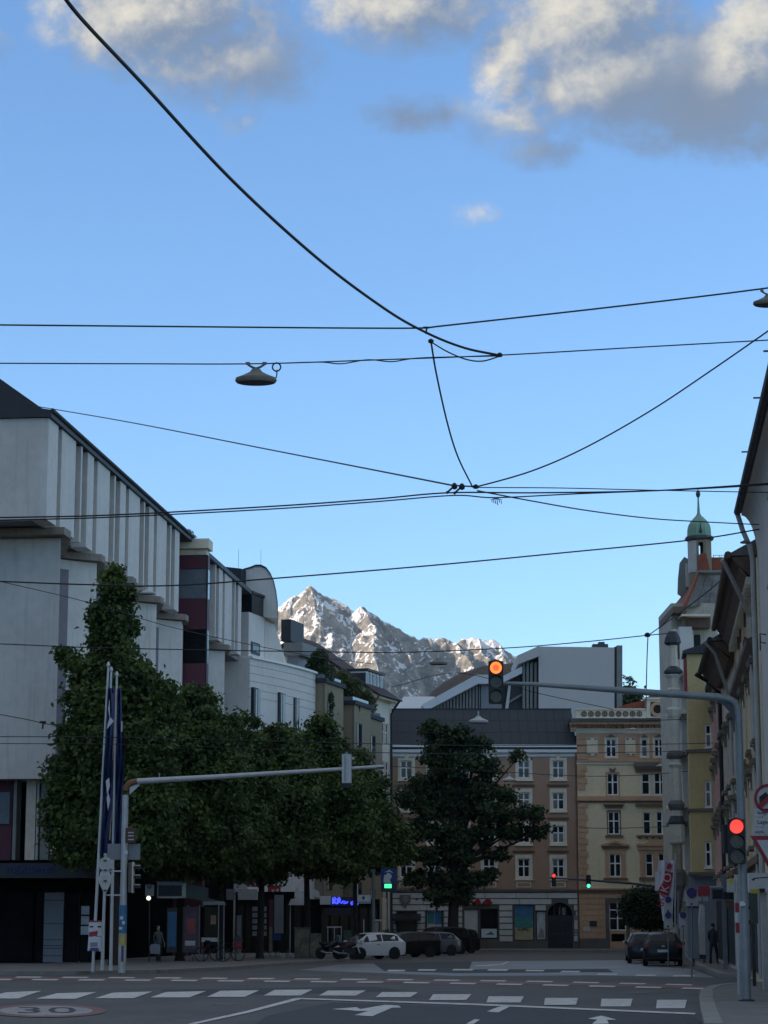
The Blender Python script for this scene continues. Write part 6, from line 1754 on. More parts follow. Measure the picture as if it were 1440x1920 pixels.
hanging_lamp('grey dish lamp with coiled cable hanging at left centre', 480, 705, 42, 82)
hanging_lamp('grey lamp cut by the right picture edge', 1441, 563, 42, 62)
hanging_lamp('small white dish lamp before the brown roof', 897, 1349, 120, 38, False, True)
hanging_lamp('small flat lamp above the slit windows of the concrete wall', 277, 1109, 88, 30, False, True)
hanging_lamp('thin dark lamp in front of the mountain', 822, 1240, 130, 36, False)
hanging_lamp('small white lamp among the dark tree branches', 955, 1460, 158, 26, False, True)
hanging_lamp('small lamp before the ochre eave', 1398, 1015, 62, 22, False)


def signal_head(parent, c, w, h, lit, m_lit, core=None, n=3):
    """three-lens head facing the camera; c is the centre (parent's local), w,h in metres"""
    x, y, z = c
    b = MB(); bv = w * .1
    b.prism([(x - w / 2 + bv, z - h / 2), (x + w / 2 - bv, z - h / 2), (x + w / 2, z - h / 2 + bv), (x + w / 2, z + h / 2 - bv * .4), (x + w * .3, z + h / 2), (x, z + h / 2 + w * .1), (x - w * .3, z + h / 2), (x - w / 2, z + h / 2 - bv * .4), (x - w / 2, z - h / 2 + bv)], -y - w * .35, -y)
    o = b.build('signal_head', 'signal_black', parent)
    for i in range(n):
        zz = z + h * (1 / n) * ((n - 1) / 2 - i); r = min(w * .40, h / n * .46)
        MB().disc(x, zz, r, -y, -y + .02, 28).build('lens', m_lit if i == lit else 'lens_off', o)
        if i == lit and core: MB().disc(x, zz, r * .52, -y + .02, -y + .024, 20).build('lens_core', core, o)
        v = MB()
        for j in range(14):
            a0, a1 = math.pi * (-.08 + 1.16 * j / 14), math.pi * (-.08 + 1.16 * (j + 1) / 14); dpt = w * .55
            v.prism([(x + rr * math.cos(a), zz + rr * math.sin(a)) for rr, a in ((r * 1.04, a0), (r * 1.12, a0), (r * 1.12, a1), (r * 1.04, a1))], -y, -y + dpt * (.35 + .65 * math.sin(max(.0, min(math.pi, (a0 + a1) / 2)))))
        v.build('visor', 'signal_black', o)
    return o


def right_mast():
    Y = G(1400, 1877, .13).y
    t = At('traffic_light_mast', 'grey steel mast with long arm carrying red lights at right', 'traffic light', 1399.5, Y, .13, 1877)
    r = t.root; k = t.k
    b, e = t.p(1399.5, 1877), t.p(1383, 1335); e.x = b.x
    MB().tube([(0, 0, -.02), (0, 0, 2.3), (0, 0, 2.32), (0, 0, e.z + .06)], [9.4 * k, 8.8 * k, 8.2 * k, 7.2 * k], 16).build('pole', 'steel', r, smooth=True)
    MB().lathe([(15 * k, -.01), (15 * k, .03), (10.5 * k, .05)], (0, 0, 0), 16).build('base_plate', 'steel_dark', r)
    MB().lathe([(9.4 * k, 2.9), (9.8 * k, 2.92), (9.8 * k, 3.0), (7.4 * k, 3.05)], (0, 0, 0), 14).build('collar', 'steel', r)
    pts = [t.p(1383, 1345), t.p(1382, 1328), t.p(1377, 1317), t.p(1366, 1311), t.p(1345, 1307), t.p(1250, 1301), t.p(1180, 1295.5), t.p(1075, 1288), t.p(1000, 1283), t.p(938, 1281)]
    for p in pts[:3]: p.x = b.x + (p.x - pts[0].x); 
    MB().tube(pts, [7.2 * k, 7.4 * k, 7.6 * k, 7.6 * k, 7.4 * k, 6.6 * k, 6.2 * k, 5.0 * k, 4.2 * k, 3.4 * k], 14).build('arm', 'steel', r, smooth=True)
    g = [t.p(1374, 1352), t.p(1353, 1318), t.p(1342, 1315), t.p(1350, 1311), t.p(1376, 1330)]
    t.poly('gusset', [(1376, 1356), (1374, 1342), (1358, 1322), (1342, 1314), (1349, 1309), (1362, 1312), (1376, 1326), (1379, 1340)], 'steel_dark', -.02, .05)
    for px, py, w, h, m, core in ((930, 1279, 28, 82, 'lens_orange', 'lens_orange_core'), (1381.5, 1578, 32, 84, 'lens_red', None)):
        c = t.p(px, py, -.35); signal_head(r, tuple(c), w * k, h * k, 0, m, core)
        q = t.p(px, py - 2 if px < 1000 else py, -.1); MB().box(q.x - .05, q.x + .05, -.0, .35, q.z - .04, q.z + .04).build('signal_bracket', 'steel_dark', r)
    o = t.slab('side_signal', 1357, 1366, 1546, 1600, 'signal_black', -.2, .15)
    t.slab('push_button', 1388, 1395, 1690, 1699, 'sign_white', -.16, .06)
    t.disc('sticker', 1394.5, 1695.5, 3.2, 'sign_white', -.17, .01)
    return t


right_mast()


def round_sign(label, px, py, rpx, Y, kind, post=None, plates=()):
    t = At('road_sign', label, 'road sign', px, Y, 0, 1800)
    if kind == 'no_left':
        t.disc('sign_plate', px, py, rpx, 'sign_white', 0, .02); t.disc('red_ring', px, py, rpx, 'sign_red', -.012, .01, rpx * .8)
        t.poly('arrow', [(px + 10, py + 14), (px + 10, py - 2), (px + 7, py - 7), (px + 1, py - 9), (px - 4, py - 8), (px - 4, py - 13), (px - 17, py - 3), (px - 17, py + 13), (px - 8, py + 13), (px - 7, py + 2), (px - 3, py - 1), (px + 1, py + 1), (px + 2, py + 14)][::-1], 'black_trim', -.03, .01)
        t.poly('red_bar', [(px - 22, py + 14), (px - 14, py + 20), (px + 20, py - 14), (px + 14, py - 20)], 'sign_red', -.04, .008)
    if kind == 'no_stop':
        t.slab('backing_board', px - rpx - 2, px + rpx + 2, py - 3, py + 25, 'sign_white_dirty', .01, .02)
        d = t.disc('sign_plate', px, py, rpx, 'purple_blue', -.02, .02); t.disc('red_ring', px, py, rpx, 'purple_blue', -.028, .006, rpx * .84, d)
        t.disc('plate_dot', px - .5, py + 21, 2.0, 'sign_blue', -.005, .01)
    if post:
        t.tube('post', [(post, 1990 if False else py - rpx, .08), (post, t_base(Y), .08)], .03, 'steel')
    for a in plates:
        pl = t.slab('text_plate', a[0], a[1], a[2], a[3], 'sign_white', 0, .02)
        if a[4]:
            me = text_mesh(a[4], (a[3] - a[2]) * t.k * .62, 'black_trim', 'plate_text', .002, 'LEFT'); q = t.p(a[0] + 6, (a[2] + a[3]) / 2, -.005); link('plate_text', me, pl, tuple(q))
    return t


def t_base(Y): return 1744 + EYE * 4342 / Y


YS = 50.0
rs = round_sign('round no-left-turn sign cut by the right edge above white text plates', 1441, 1497, 27.5, YS, 'no_left', 1452, [(1414, 1474, 1516, 1531, 'ausg. Z'), (1414, 1474, 1533, 1550, 'Lager-'), (1410, 1474, 1552, 1567, 'verk.')])
ty = At('road_sign', 'red-bordered give way triangle at the right picture edge', 'road sign', 1447, YS - .1, 0, 1800)
ty.poly('sign_plate', [(1407, 1567), (1447, 1638), (1487, 1567)], 'sign_red', 0, .02); ty.poly('white_field', [(1419, 1575), (1447, 1624), (1475, 1575)], 'sign_white', -.012, .01)
ty.tube('post', [(1452, 1570, .1), (1452, t_base(YS), .1)], .035, 'steel')
wb = At('hoarding', 'white sign box with dark lettering at the right edge above a yellow plate', 'sign', 1422, 58, 0, 1800)
wb.slab('box', 1405, 1462, 1637, 1673, 'sign_white', 0, .25); wb.slab('yellow_plate', 1408, 1424, 1667, 1675, 'sign_yellow', -.03, .03); wb.slab('dark_plate', 1424, 1434, 1666, 1673, 'sign_dark', -.03, .03)
wb.poly('scribble', [(1409, 1649), (1414, 1646), (1440, 1644), (1440, 1646), (1416, 1648), (1413, 1652)], 'sign_dark', -.005, .005)
wb.slab('post', 1432, 1438, 1673, t_base(58), 'sign_white_dirty', .1, .12)
nb = At('banner_stand', 'dark green hanging banner below the white sign box', 'banner', 1412, 62, 0, 1800)
nb.slab('cloth', 1408, 1420, 1675, 1732, 'copper_dark', 0, .06); nb.slab('pole', 1412, 1415, 1732, t_base(62), 'steel_dark', .02, .04)


def striped_pole(label, px, Y, y0, y1, bands, w=8):
    t = At('striped_pole', label, 'pole', px, Y, .13, y1)
    b = t.p(px, y1); e = t.p(px, y0)
    MB().tube([(0, 0, 0), (0, 0, e.z)], w / 2 * t.k, 10).build('pole', 'steel_light', t.root, smooth=True)
    for a, c, m in bands: MB().tube([(0, 0, t.p(px, c).z), (0, 0, t.p(px, a).z)], (w / 2 + .4) * t.k, 12).build('band', m, t.root, smooth=True)
    return t


Yp = G(1388, 1865, .13).y
sp = striped_pole('red and white banded pole just left of the steel mast', 1387, Yp, 1640, 1865, ((1640, 1693, 'sign_white_dirty'), (1693, 1711, 'sign_red'), (1711, 1730, 'sign_white'), (1730, 1749, 'sign_red')))
sp.slab('info_plate', 1363, 1378, 1648, 1673, 'sign_white_dirty', -.05, .02); sp.disc('yellow_disc', 1370.5, 1651, 5, 'sign_yellow', -.06, .01); sp.slab('bracket', 1375, 1390, 1667, 1669, 'steel', -.03, .02)
striped_pole('slim red and white banded pole right of the steel mast', 1407, G(1409, 1831, .13).y, 1660, 1831, ((1700, 1705, 'sign_red'), (1705, 1725, 'sign_white'), (1725, 1733, 'sign_red')), 5)

YN = 78.0
round_sign('blue no-stopping sign on white board on the grey post', 1297, 1674, 9.5, YN, 'no_stop', 1297)
round_sign('small blue no-stopping sign on the flag column', 1253, 1687, 6, 104, 'no_stop')
round_sign('lower blue no-stopping sign under the hanging flags', 1253, 1716, 6, 103, 'no_stop', 1253)
round_sign('small blue no-stopping sign beside the parked black car', 1281, 1716, 6, 96, 'no_stop', 1281)
gp = At('advertising_column', 'squat grey street cabinet column under the no-stopping sign', 'column', 1299, 92, .13, 1795)
gp.slab('shaft', 1291, 1309, 1703, 1797, 'stone_pale', 0, .4).data.materials[0] = MATS['steel']; gp.slab('cap', 1290, 1309.5, 1699, 1703, 'steel_dark', -.02, .44)
gp2 = At('street_cabinet', 'pale tapering pylon next to the grey column', 'pylon', 1316, 94, .13, 1797)
gp2.poly('shaft', [(1309, 1796), (1323, 1796), (1321, 1700), (1318, 1696), (1314, 1696), (1312, 1712)], 'stone_pale', 0, .3)
gp2.slab('foot', 1308, 1324, 1790, 1798, 'steel_dark', -.02, .34)
gd = At('display_board', 'dark departure display in a pale frame under the bay', 'sign', 1346, 88, 0, 1800)
gd.slab('frame', 1333, 1376, 1663, 1689, 'sign_grey', .02, .12); gd.slab('screen', 1336, 1355, 1668, 1685, 'sign_dark', 0, .02); gd.slab('screen', 1357, 1375, 1672, 1686, 'sign_dark', 0, .02)
gd.slab('top_edge', 1332, 1356, 1661.5, 1664, 'sign_white', -.02, .15)
gd.slab('post', 1357, 1360.5, 1640, t_base(88), 'steel', .05, .07); gd.poly('red_pennant', [(1361, 1703), (1361, 1690), (1380, 1690), (1380, 1695)], 'rust', .0, .03)
for px, y0, lab in ((1301, 1766, 'thin dark bollard in front of the grey column'), (1320.5, 1750, 'thin dark bollard in front of the pale pylon'), (1333.5, 1770, 'thin dark bollard beside the dark passer-by')):
    b = At('bollard', lab, 'bollard', px, 1.6 * 4342 / (1809 - 1744), .13, 1808, group='bollards on the right pavement')
    e = b.p(px, y0); MB().lathe([(.045, 0), (.04, .1), (.035, e.z - .06), (.05, e.z - .05), (.045, e.z - .01), (.01, e.z)], (0, 0, 0), 10).build('post', 'steel_dark', b.root); MB().lathe([(.09, 0), (.09, .03), (.05, .05)], (0, 0, 0), 10).build('foot', 'steel_dark', b.root)

# WKO flags on the pole by the black cars
fl = At('flagpole', 'white banner flag with red WKO panel hanging by the yellow building', 'flag', 1262, 108, 0, 1790)
fl.tube('pole', [(1266, 1600, 0), (1266, t_base(108), 0)], .04, 'steel_light')
def cloth(t, name, rows, m, dy, depth_wave=.08, n=5, parent=None):
    """hanging cloth: rows of (left px, right px, y)"""
    vs, k = [], n + 1
    for i, (a, b, y) in enumerate(rows):
        for j in range(k):
            q = t.p(a + (b - a) * j / n, y, dy); vs.append((q.x, q.y + depth_wave * math.sin(j * 2.1 + i * .7), q.z))
    o = len(vs); vs2 = vs + [(x, y + .012, z) for x, y, z in vs]
    fs = [(i * k + j, i * k + j + 1, (i + 1) * k + j + 1, (i + 1) * k + j) for i in range(len(rows) - 1) for j in range(n)]
    fs += [tuple(q + o for q in f_[::-1]) for f_ in fs]
    return MB().add(vs2, fs).build(name, m, parent or t.root, smooth=True)
cl = cloth(fl, 'flag', [(1234, 1263, 1613), (1233, 1264, 1640), (1236, 1263, 1668), (1240, 1262, 1700), (1243, 1261, 1727)], 'flag_white', -.05)
cloth(fl, 'flag', [(1228, 1240, 1634), (1228, 1238, 1670)], 'flag_white', -.02, .03, 3)
fl.poly('red_panel', [(1243, 1655), (1257, 1662), (1262, 1636), (1247, 1633)], 'flag_red', -.16, .01)
fl.poly('red_panel', [(1233, 1672), (1252, 1680), (1257, 1662), (1242, 1655)], 'flag_red', -.16, .012)
for ch, px, py, s, m in (('W', 1244, 1690, .62, 'flag_red'), ('K', 1247, 1666.5, .52, 'flag_white'), ('O', 1252, 1646, .56, 'flag_white')):
    me = text_mesh(ch, s, m, 'letter', .003); me.transform(Matrix.Rotation(R(-72), 4, 'Y')); q = fl.p(px, py, -.19); link('letter', me, fl.root, tuple(q))
fl.poly('eagle_emblem', [(1249, 1627), (1252, 1622), (1249, 1618), (1254, 1620), (1257, 1616), (1258, 1621), (1262, 1620), (1259, 1625), (1261, 1630), (1256, 1627), (1253, 1631)], 'flag_red', -.16, .01)

# far signals on an arm before the yellow building
fs_ = At('traffic_light_mast', 'far signal arm with small red and green lights before the yellow building', 'traffic light', 1272, 112, .1, 1790)
fs_.tube('pole', [(1272, t_base(112), 0), (1272, 1668, 0)], .07, 'steel'); fs_.tube('arm', [(1272, 1668, 0), (1180, 1656, 0), (1100, 1650, 0), (1030, 1646, 0)], [.07, .06, .05, .04], 'steel_dark')
c = fs_.p(1038.5, 1650, -.2); signal_head(fs_.root, tuple(c), 8 * fs_.k, 24 * fs_.k, 0, 'lens_red'); c = fs_.p(1103.5, 1653, -.2); signal_head(fs_.root, tuple(c), 9 * fs_.k, 24 * fs_.k, 2, 'lens_green')


def left_mast():
    Y = G(228, 1823, .13).y
    t = At('traffic_light_mast', 'grey signal mast with sticker-covered foot and long bare arm at left', 'traffic light', 228.5, Y, .13, 1823)
    r = t.root; k = t.k; H = t.p(238, 1480).z
    MB().tube([(0, 0, -.02), (0, 0, 1.8), (0, 0, H - .2)], [7.2 * k, 6.8 * k, 5.8 * k], 14).build('pole', 'steel_light', r, smooth=True)
    a = t.p(238, 1482); a.x = 0
    MB().tube([a, t.p(238, 1474), t.p(243, 1468), t.p(250, 1466), t.p(258, 1465)], [5.8 * k, 6 * k, 6 * k, 5.8 * k, 5.6 * k], 12).build('elbow', 'rust', r, smooth=True)
    MB().tube([t.p(257, 1465), t.p(400, 1457), t.p(560, 1447), t.p(719, 1437)], [5.6 * k, 4.8 * k, 4.0 * k, 3.0 * k], 12).build('arm', 'steel_light', r, smooth=True)
    t.poly('gusset', [(243, 1490), (262, 1472), (262, 1468), (243, 1476)], 'steel_light', .0, .04)
    # wrapped posters on the foot
    z = lambda y: t.p(228, y).z
    for y0, y1, m in ((1697, 1750, 'poster_blue'), (1750.5, 1772, 'poster_sand'), (1772.5, 1805, 'sign_white_dirty')):
        MB().tube([(0, 0, z(y1)), (0, 0, z(y0))], 7.6 * k, 14).build('wrapped_poster', m, r, smooth=True)
    t.slab('printed_figure', 226, 233, 1757, 1773, 'sign_yellow', -7.9 * k, .01); t.slab('printed_figure', 227, 232, 1773, 1803, 'purple_blue', -7.9 * k, .01)
    for (a, b, c, d) in ((225, 231, 1718, 1724), (223, 229, 1738, 1743), (229, 234, 1727, 1733)): t.slab('sticker', a, b, c, d, 'sign_white', -7.8 * k, .008)
    t.slab('grey_plate', 201, 263, 1582, 1612, 'sign_grey', .12, .03); t.disc('lamp_cap', 236, 1598, 4, 'sign_white', -.14, .03)
    o = t.slab('brown_sign', 235, 254, 1552, 1580, 'sign_brown', -.16, .03)
    for y in (1560, 1566, 1573): t.slab('print_line', 240, 251, y, y + 2.2, 'sign_white_dirty', -.165, .004, o)
    # signal head seen from the side, lenses to the right
    h = t.slab('signal_head', 240, 250, 1617, 1673, 'sign_yellow', -.1, .35); h.data.materials[0] = MATS['stone_dark']
    t.slab('backboard', 246.5, 250, 1616, 1674, 'plaster_beige', -.22, .5)
    for y in (1625, 1643, 1661): t.slab('visor', 251, 262, y - 1.5, y + 4, 'signal_black', -.05, .3, h); t.slab('visor_edge', 251, 262, y - 3.2, y - 1.5, 'sign_white_dirty', -.05, .3, h)
    b = t.slab('signal_back', 641, 659, 1414, 1468, 'steel_light', -.12, .28)
    t.slab('rib', 646, 648, 1416, 1466, 'steel', -.14, .02, b); t.slab('rib', 655, 657, 1420, 1466, 'sign_white', -.14, .02, b)
    t.poly('hood', [(641, 1476), (659, 1476), (657, 1468), (643, 1468)], 'signal_black', -.12, .26, b); t.poly('cap', [(645, 1415), (655, 1415), (652, 1410), (648, 1410)], 'steel', -.1, .2, b)
    t.slab('sensor', 660, 664, 1419, 1424, 'sign_white', -.05, .06); t.tube('sensor_rod', [(299, 1461, 0), (299, 1450, 0)], .015, 'steel_light'); t.slab('arm_tip', 706, 720, 1437, 1441, 'black_trim', -.05, .08)
    # neighbour post with sign backs, tied to the mast by two bars
    s = At('road_sign', 'weathered backs of a round and a triangular road sign beside the left mast', 'road sign', 196, Y - .4, .13, 1820)
    s.tube('post', [(193, 1818, 0), (197, 1600, 0)], .045, 'steel_light')
    s.disc('round_plate', 198, 1620, 13, 'sign_white_dirty', -.08, .02); s.poly('triangle_plate', [(180, 1643), (197, 1679), (215, 1640)], 'sign_white_dirty', -.08, .02); s.disc('small_plate', 197, 1641, 10, 'steel_light', -.05, .02)
    for y in (1612, 1630, 1650, 1668): s.slab('strap', 194, 200, y, y + 3, 'steel_dark', -.12, .03)
    for y in (1632, 1677): s.slab('tie_bar', 199, 228, y, y + 2.5, 'steel_light', .06, .05)


left_mast()


def flagpoles():
    Y = 92.0
    spec = [('leftmost white flagpole with furled navy banner and posters tied low', 174, 1822, 203, 1250, 0), ('middle white flagpole with rainbow-edged navy banner', 191.5, 1819, 208.5, 1259, 1), ('right white flagpole with plain navy banner', 207.5, 1820, 219, 1268, 2)]
    for lab, bx, by, tx, ty_, kind in spec:
        yy = G(bx, by, .13).y
        t = At('flagpole', lab, 'flagpole', bx, yy, .13, by, group='white flagpoles at the left corner')
        b = Vector((0, 0, 0)); e = t.p(tx, ty_)
        MB().tube([b, b.lerp(e, .04), b.lerp(e, .45), e], [3.6 * t.k, 3.0 * t.k, 2.6 * t.k, 1.9 * t.k], 10).build('pole', 'sign_white', t.root, smooth=True)
        MB().lathe([(1.2 * t.k, 0), (3.2 * t.k, .02), (3.4 * t.k, .08), (2 * t.k, .15), (.7 * t.k, .19)], e, 10).build('finial', 'sign_white', t.root)
        L = lambda y: bx + (tx - bx) * (by - y) / (by - ty_)
        rng = random.Random(kind)
        x0 = {0: 2.0, 1: 1, 2: 2.0}[kind]; w = {0: 17, 1: 13, 2: 15}[kind]
        y0, y1 = 1290, {0: 1600, 1: 1585, 2: 1585}[kind]
        rows = []
        for i in range(15):
            y = y0 + (y1 - y0) * i / 14; ww = w * min(1, .35 + i * .12)
            rows.append((L(y) + x0, L(y) + x0 + ww + 1.5 * math.sin(i * .9 + kind), y))
        fo = cloth(t, 'banner', rows, 'flag_navy', -.03 - .02 * kind, .16, 6)
        if kind == 0:
            for pts in ([(L(1330) + 4, 1330), (L(1345) + 8, 1350), (L(1318) + 6, 1310)], [(L(1355) + 4, 1358), (L(1362) + 3, 1367), (L(1348) + 15, 1352), (L(1345) + 8, 1344)], [(L(1470) + 9, 1490), (L(1465) + 14, 1474), (L(1455) + 12, 1458), (L(1460) + 6, 1464)], [(L(1500) + 12, 1520), (L(1495) + 16, 1500), (L(1485) + 12, 1486), (L(1490) + 9, 1496)]):
                t.poly('white_emblem', pts, 'flag_white', -.25, .02, fo)
        if kind == 1:
            for ya, yb, m in ((1300, 1345, 'poster_dark'), (1345, 1390, 'plaster_olive'), (1390, 1425, 'trim_orange'), (1425, 1460, 'flag_red'), (1460, 1500, 'flag_red'), (1500, 1540, 'trim_orange'), (1540, 1575, 'sign_yellow')):
                k0 = 3.0 if ya < 1520 else 2.0
                t.poly('rainbow_stripe', [(L(ya) + 6 - k0, ya), (L(yb) + 6 - k0 * .9, yb), (L(yb) + 6 + k0 * .9, yb), (L(ya) + 6 + k0, ya)], m, -.28, .02, fo)
        if kind == 2:
            t.slab('white_emblem', L(1360) + 10, L(1360) + 12.5, 1352, 1372, 'flag_white', -.24, .02, fo)
    po = At('poster_board', 'two red and white posters tied round the leftmost flagpole', 'poster', 178, 82.4, 0.13, 1783)
    a = po.slab('upper_poster', 166, 191, 1727, 1755, 'sign_white', 0, .03); po.slab('red_band', 166, 191, 1726, 1729, 'sign_red', -.012, .012, a); po.poly('red_shape', [(167, 1755), (182, 1755), (184, 1745), (167, 1748)], 'sign_red', -.012, .012, a)
    po.slab('print', 168, 175, 1736, 1739, 'sign_dark', -.012, .012, a); po.slab('print', 183, 190, 1736, 1739, 'sign_dark', -.012, .012, a)
    b = po.poly('lower_poster', [(164, 1783), (189, 1784), (190, 1756), (166, 1756)], 'flag_white', 0, .03); po.slab('print', 169, 183, 1767, 1775, 'sign_grey', -.012, .012, b); po.poly('print', [(166, 1783), (186, 1784), (184, 1777), (170, 1777)], 'purple_blue', -.012, .012, b)
    po.tube('tie', [(178, 1727, .1), (178, 1822, .1)], .01, 'steel_dark')


flagpoles()

# ------------------------------------------------------------------ vehicles
def make_car(label, px, py, heading, paint, kind='hatch', z=0.0, scale=1.0, group='cars parked along the street', Y=None):
    g = G(px, py) if Y is None else Vector((P(px, py, Y).x, Y, 0))
    t = thing('parked_car', label, 'car', (g.x, g.y, z), math.atan2(heading[1], heading[0]), group)
    t.scale = (scale,) * 3
    hx = 1.0 if kind != 'suv' else 1.13
    S = [(-2.10, .42, .84, .86, .66, .70, .60), (-2.06, .30, .95, .98, .82, .84, .70), (-1.95, .24, .98, 1.10, .87, .86, .64), (-1.58, .21, .985, 1.40, .89, .88, .60), (-1.35, .20, .98, 1.455, .89, .885, .605), (-.55, .20, .96, 1.50, .89, .885, .615), (.10, .20, .94, 1.475, .89, .88, .61), (.38, .20, .93, 1.41, .89, .88, .60),
         (1.12, .20, .90, .945, .89, .865, .70), (1.72, .23, .80, .83, .86, .81, .64), (2.00, .30, .66, .69, .78, .73, .58), (2.10, .42, .54, .56, .64, .60, .48)]
    if kind in ('wagon', 'suv'): S[2] = (-2.0, .24, .98, 1.16, .87, .86, .66); S[3] = (-1.86, .21, .985, 1.42, .89, .88, .62); S[4] = (-1.6, .20, .98, 1.47, .89, .885, .62)
    S = [(x, zb if i in (0, 11) else zb, be * (1 if kind != 'suv' else 1.06), to * hx, a, b, c) for i, (x, zb, be, to, a, b, c) in enumerate(S)]
    ring = lambda s: [(s[0], -s[4] * .96, s[1]), (s[0], -s[4], .52 if s[2] > .6 else s[1] + .05), (s[0], -s[5], s[2]), (s[0], -s[6], s[3] - .02), (s[0], -s[6] * .55, s[3] + .012), (s[0], s[6] * .55, s[3] + .012), (s[0], s[6], s[3] - .02), (s[0], s[5], s[2]), (s[0], s[4], .52 if s[2] > .6 else s[1] + .05), (s[0], s[4] * .96, s[1])]
    vs = [p for s in S for p in ring(s)]; k = 10; m = len(S)
    fs = [(i * k + j, i * k + (j + 1) % k, (i + 1) * k + (j + 1) % k, (i + 1) * k + j) for i in range(m - 1) for j in range(k)] + [tuple(range(k)), tuple(range((m - 1) * k, m * k))[::-1]]
    body = MB().add(vs, fs).build('body', paint, t, smooth=True)
    bv = body.modifiers.new('soften', 'BEVEL'); bv.width = .025; bv.segments = 2; bv.limit_method = 'ANGLE'; bv.angle_limit = R(20)
    R_ = [ring(s) for s in S]

    def pane(name, pts, eps=.012, m_='car_glass'):
        P_ = [Vector(p) for p in pts]; nrm = (P_[1] - P_[0]).cross(P_[2] - P_[0]).normalized(); c = sum(P_, Vector()) / len(P_)
        if nrm.dot(c - Vector((c.x * .3, 0, .7))) < 0: nrm = -nrm
        q = [p + nrm * eps for p in P_]; r_ = [p - nrm * .02 for p in P_]; n_ = len(q)
        return MB().add(q + r_, [tuple(range(n_)), tuple(range(2 * n_ - 1, n_ - 1, -1))] + [(i, (i + 1) % n_, (i + 1) % n_ + n_, i + n_) for i in range(n_)]).build(name, m_, t)
    lerp = lambda a, b, u: tuple(a[i] + (b[i] - a[i]) * u for i in range(3))
    for lo, hi in ((2, 3), (7, 6)):
        def q(i, u): return lerp(R_[i][lo], R_[i][hi], u)
        pane('side_window', [q(3, .12), q(5, .10), q(5, .84), q(4, .84), q(3, .72)])
        pane('side_window', [lerp(q(5, .10), q(6, .10), .12), lerp(q(7, .1), q(8, .1), .62), lerp(q(7, .84), q(8, .84), .10), lerp(q(5, .84), q(6, .84), .12)])
    def top(i, j): return R_[i][j]
    pane('windscreen', [lerp(top(8, 3), top(8, 6), .07), lerp(top(8, 3), top(8, 6), .93), lerp(top(7, 3), top(7, 6), .94), lerp(top(7, 3), top(7, 6), .06)], .03)
    a, b = (2, 3)
    pane('rear_window', [lerp(top(a, 3), top(a, 6), .08), lerp(top(a, 3), top(a, 6), .92), lerp(top(b, 3), top(b, 6), .9), lerp(top(b, 3), top(b, 6), .1)], .03)
    # wheels
    tyre = MB(); tyre.lathe([(.20, -.10), (.30, -.10), (.315, -.06), (.315, .06), (.30, .10), (.20, .10)], (0, 0, 0), 20)
    rim = MB().lathe([(.03, .085), (.07, .10), (.19, .075), (.21, .09), (.205, -.08), (.02, -.08)], (0, 0, 0), 14)
    tm, rm = tyre.mesh('tyre', 'rubber'), rim.mesh('rim', 'rim_silver')
    for x in (-1.27, 1.30):
        for sy in (-1, 1):
            w = bpy.data.objects.new('wheel', None); C.objects.link(w); w.parent = t; w.location = (x, sy * .80, .315); w.rotation_euler = (R(90) * -sy, 0, 0)
            link('tyre', tm, w); link('rim', rm, w)
            MB().disc(0, 0, .37, -.02, .0, 24).build('wheel_arch', 'rubber', t, (x, 0, .33)).matrix_local = Matrix.Translation((x, sy * .905, .33)) @ Matrix.Rotation(0 if sy < 0 else math.pi, 4, 'Z')
    for sy in (-1, 1):
        MB().box(-2.085, -1.93, -sy * .84, -sy * .62, .80, 1.0).build('tail_light', 'tail_red', t)
        MB().box(1.86, 2.03, -sy * .76, -sy * .46, .60, .74).build('headlight', 'head_clear', t)
        MB().box(.82, 1.02, -sy * .90, -sy * 1.04, .93, 1.06).build('wing_mirror', paint, t)
        MB().box(-.30, -.12, -sy * .892, -sy * .905, .80, .84).build('door_handle', 'black_trim', t)
    MB().box(-2.13, -2.08, -.26, .26, .62, .74).build('number_plate', 'sign_white', t)
    MB().box(-2.115, -2.0, -.8, .8, .30, .42).build('rear_bumper', 'rubber', t); MB().box(2.02, 2.12, -.6, .6, .34, .46).build('front_bumper', 'rubber', t)
    MB().box(-2.112, -2.07, -.07, .07, .86, .93).build('badge', 'rim_silver', t)
    return t


hd = Vector((-.86, -.50))
make_car('white hatchback parked at an angle behind the motorcycle', 689, 1798.5, hd, 'car_white', scale=.98)
make_car('black estate car with pale tail next to the white hatchback', 758, 1795, hd, 'car_black', 'wagon')
make_car('dark grey car third from the white hatchback', 801, 1792, hd, 'car_grey')
make_car('tall black van-like car behind the parked row', 818, 1789, hd, 'car_black', 'suv', scale=1.08)
make_car('last dark car of the left row with bright silver tail', 842, 1787.5, hd, 'car_navy', 'suv')
st = Vector((.106, 1.0))
make_car('black hatchback seen from behind at the right kerb', 1243, 1807, st, 'car_black', Y=106.5, group='cars parked at the right kerb')
make_car('dark blue car parked just ahead of the black hatchback', 1211, 1800, st, 'car_navy', Y=115, group='cars parked at the right kerb')
make_car('silver-roofed car foremost in the right kerb row', 1205, 1797, st, 'car_silver', Y=124, group='cars parked at the right kerb')


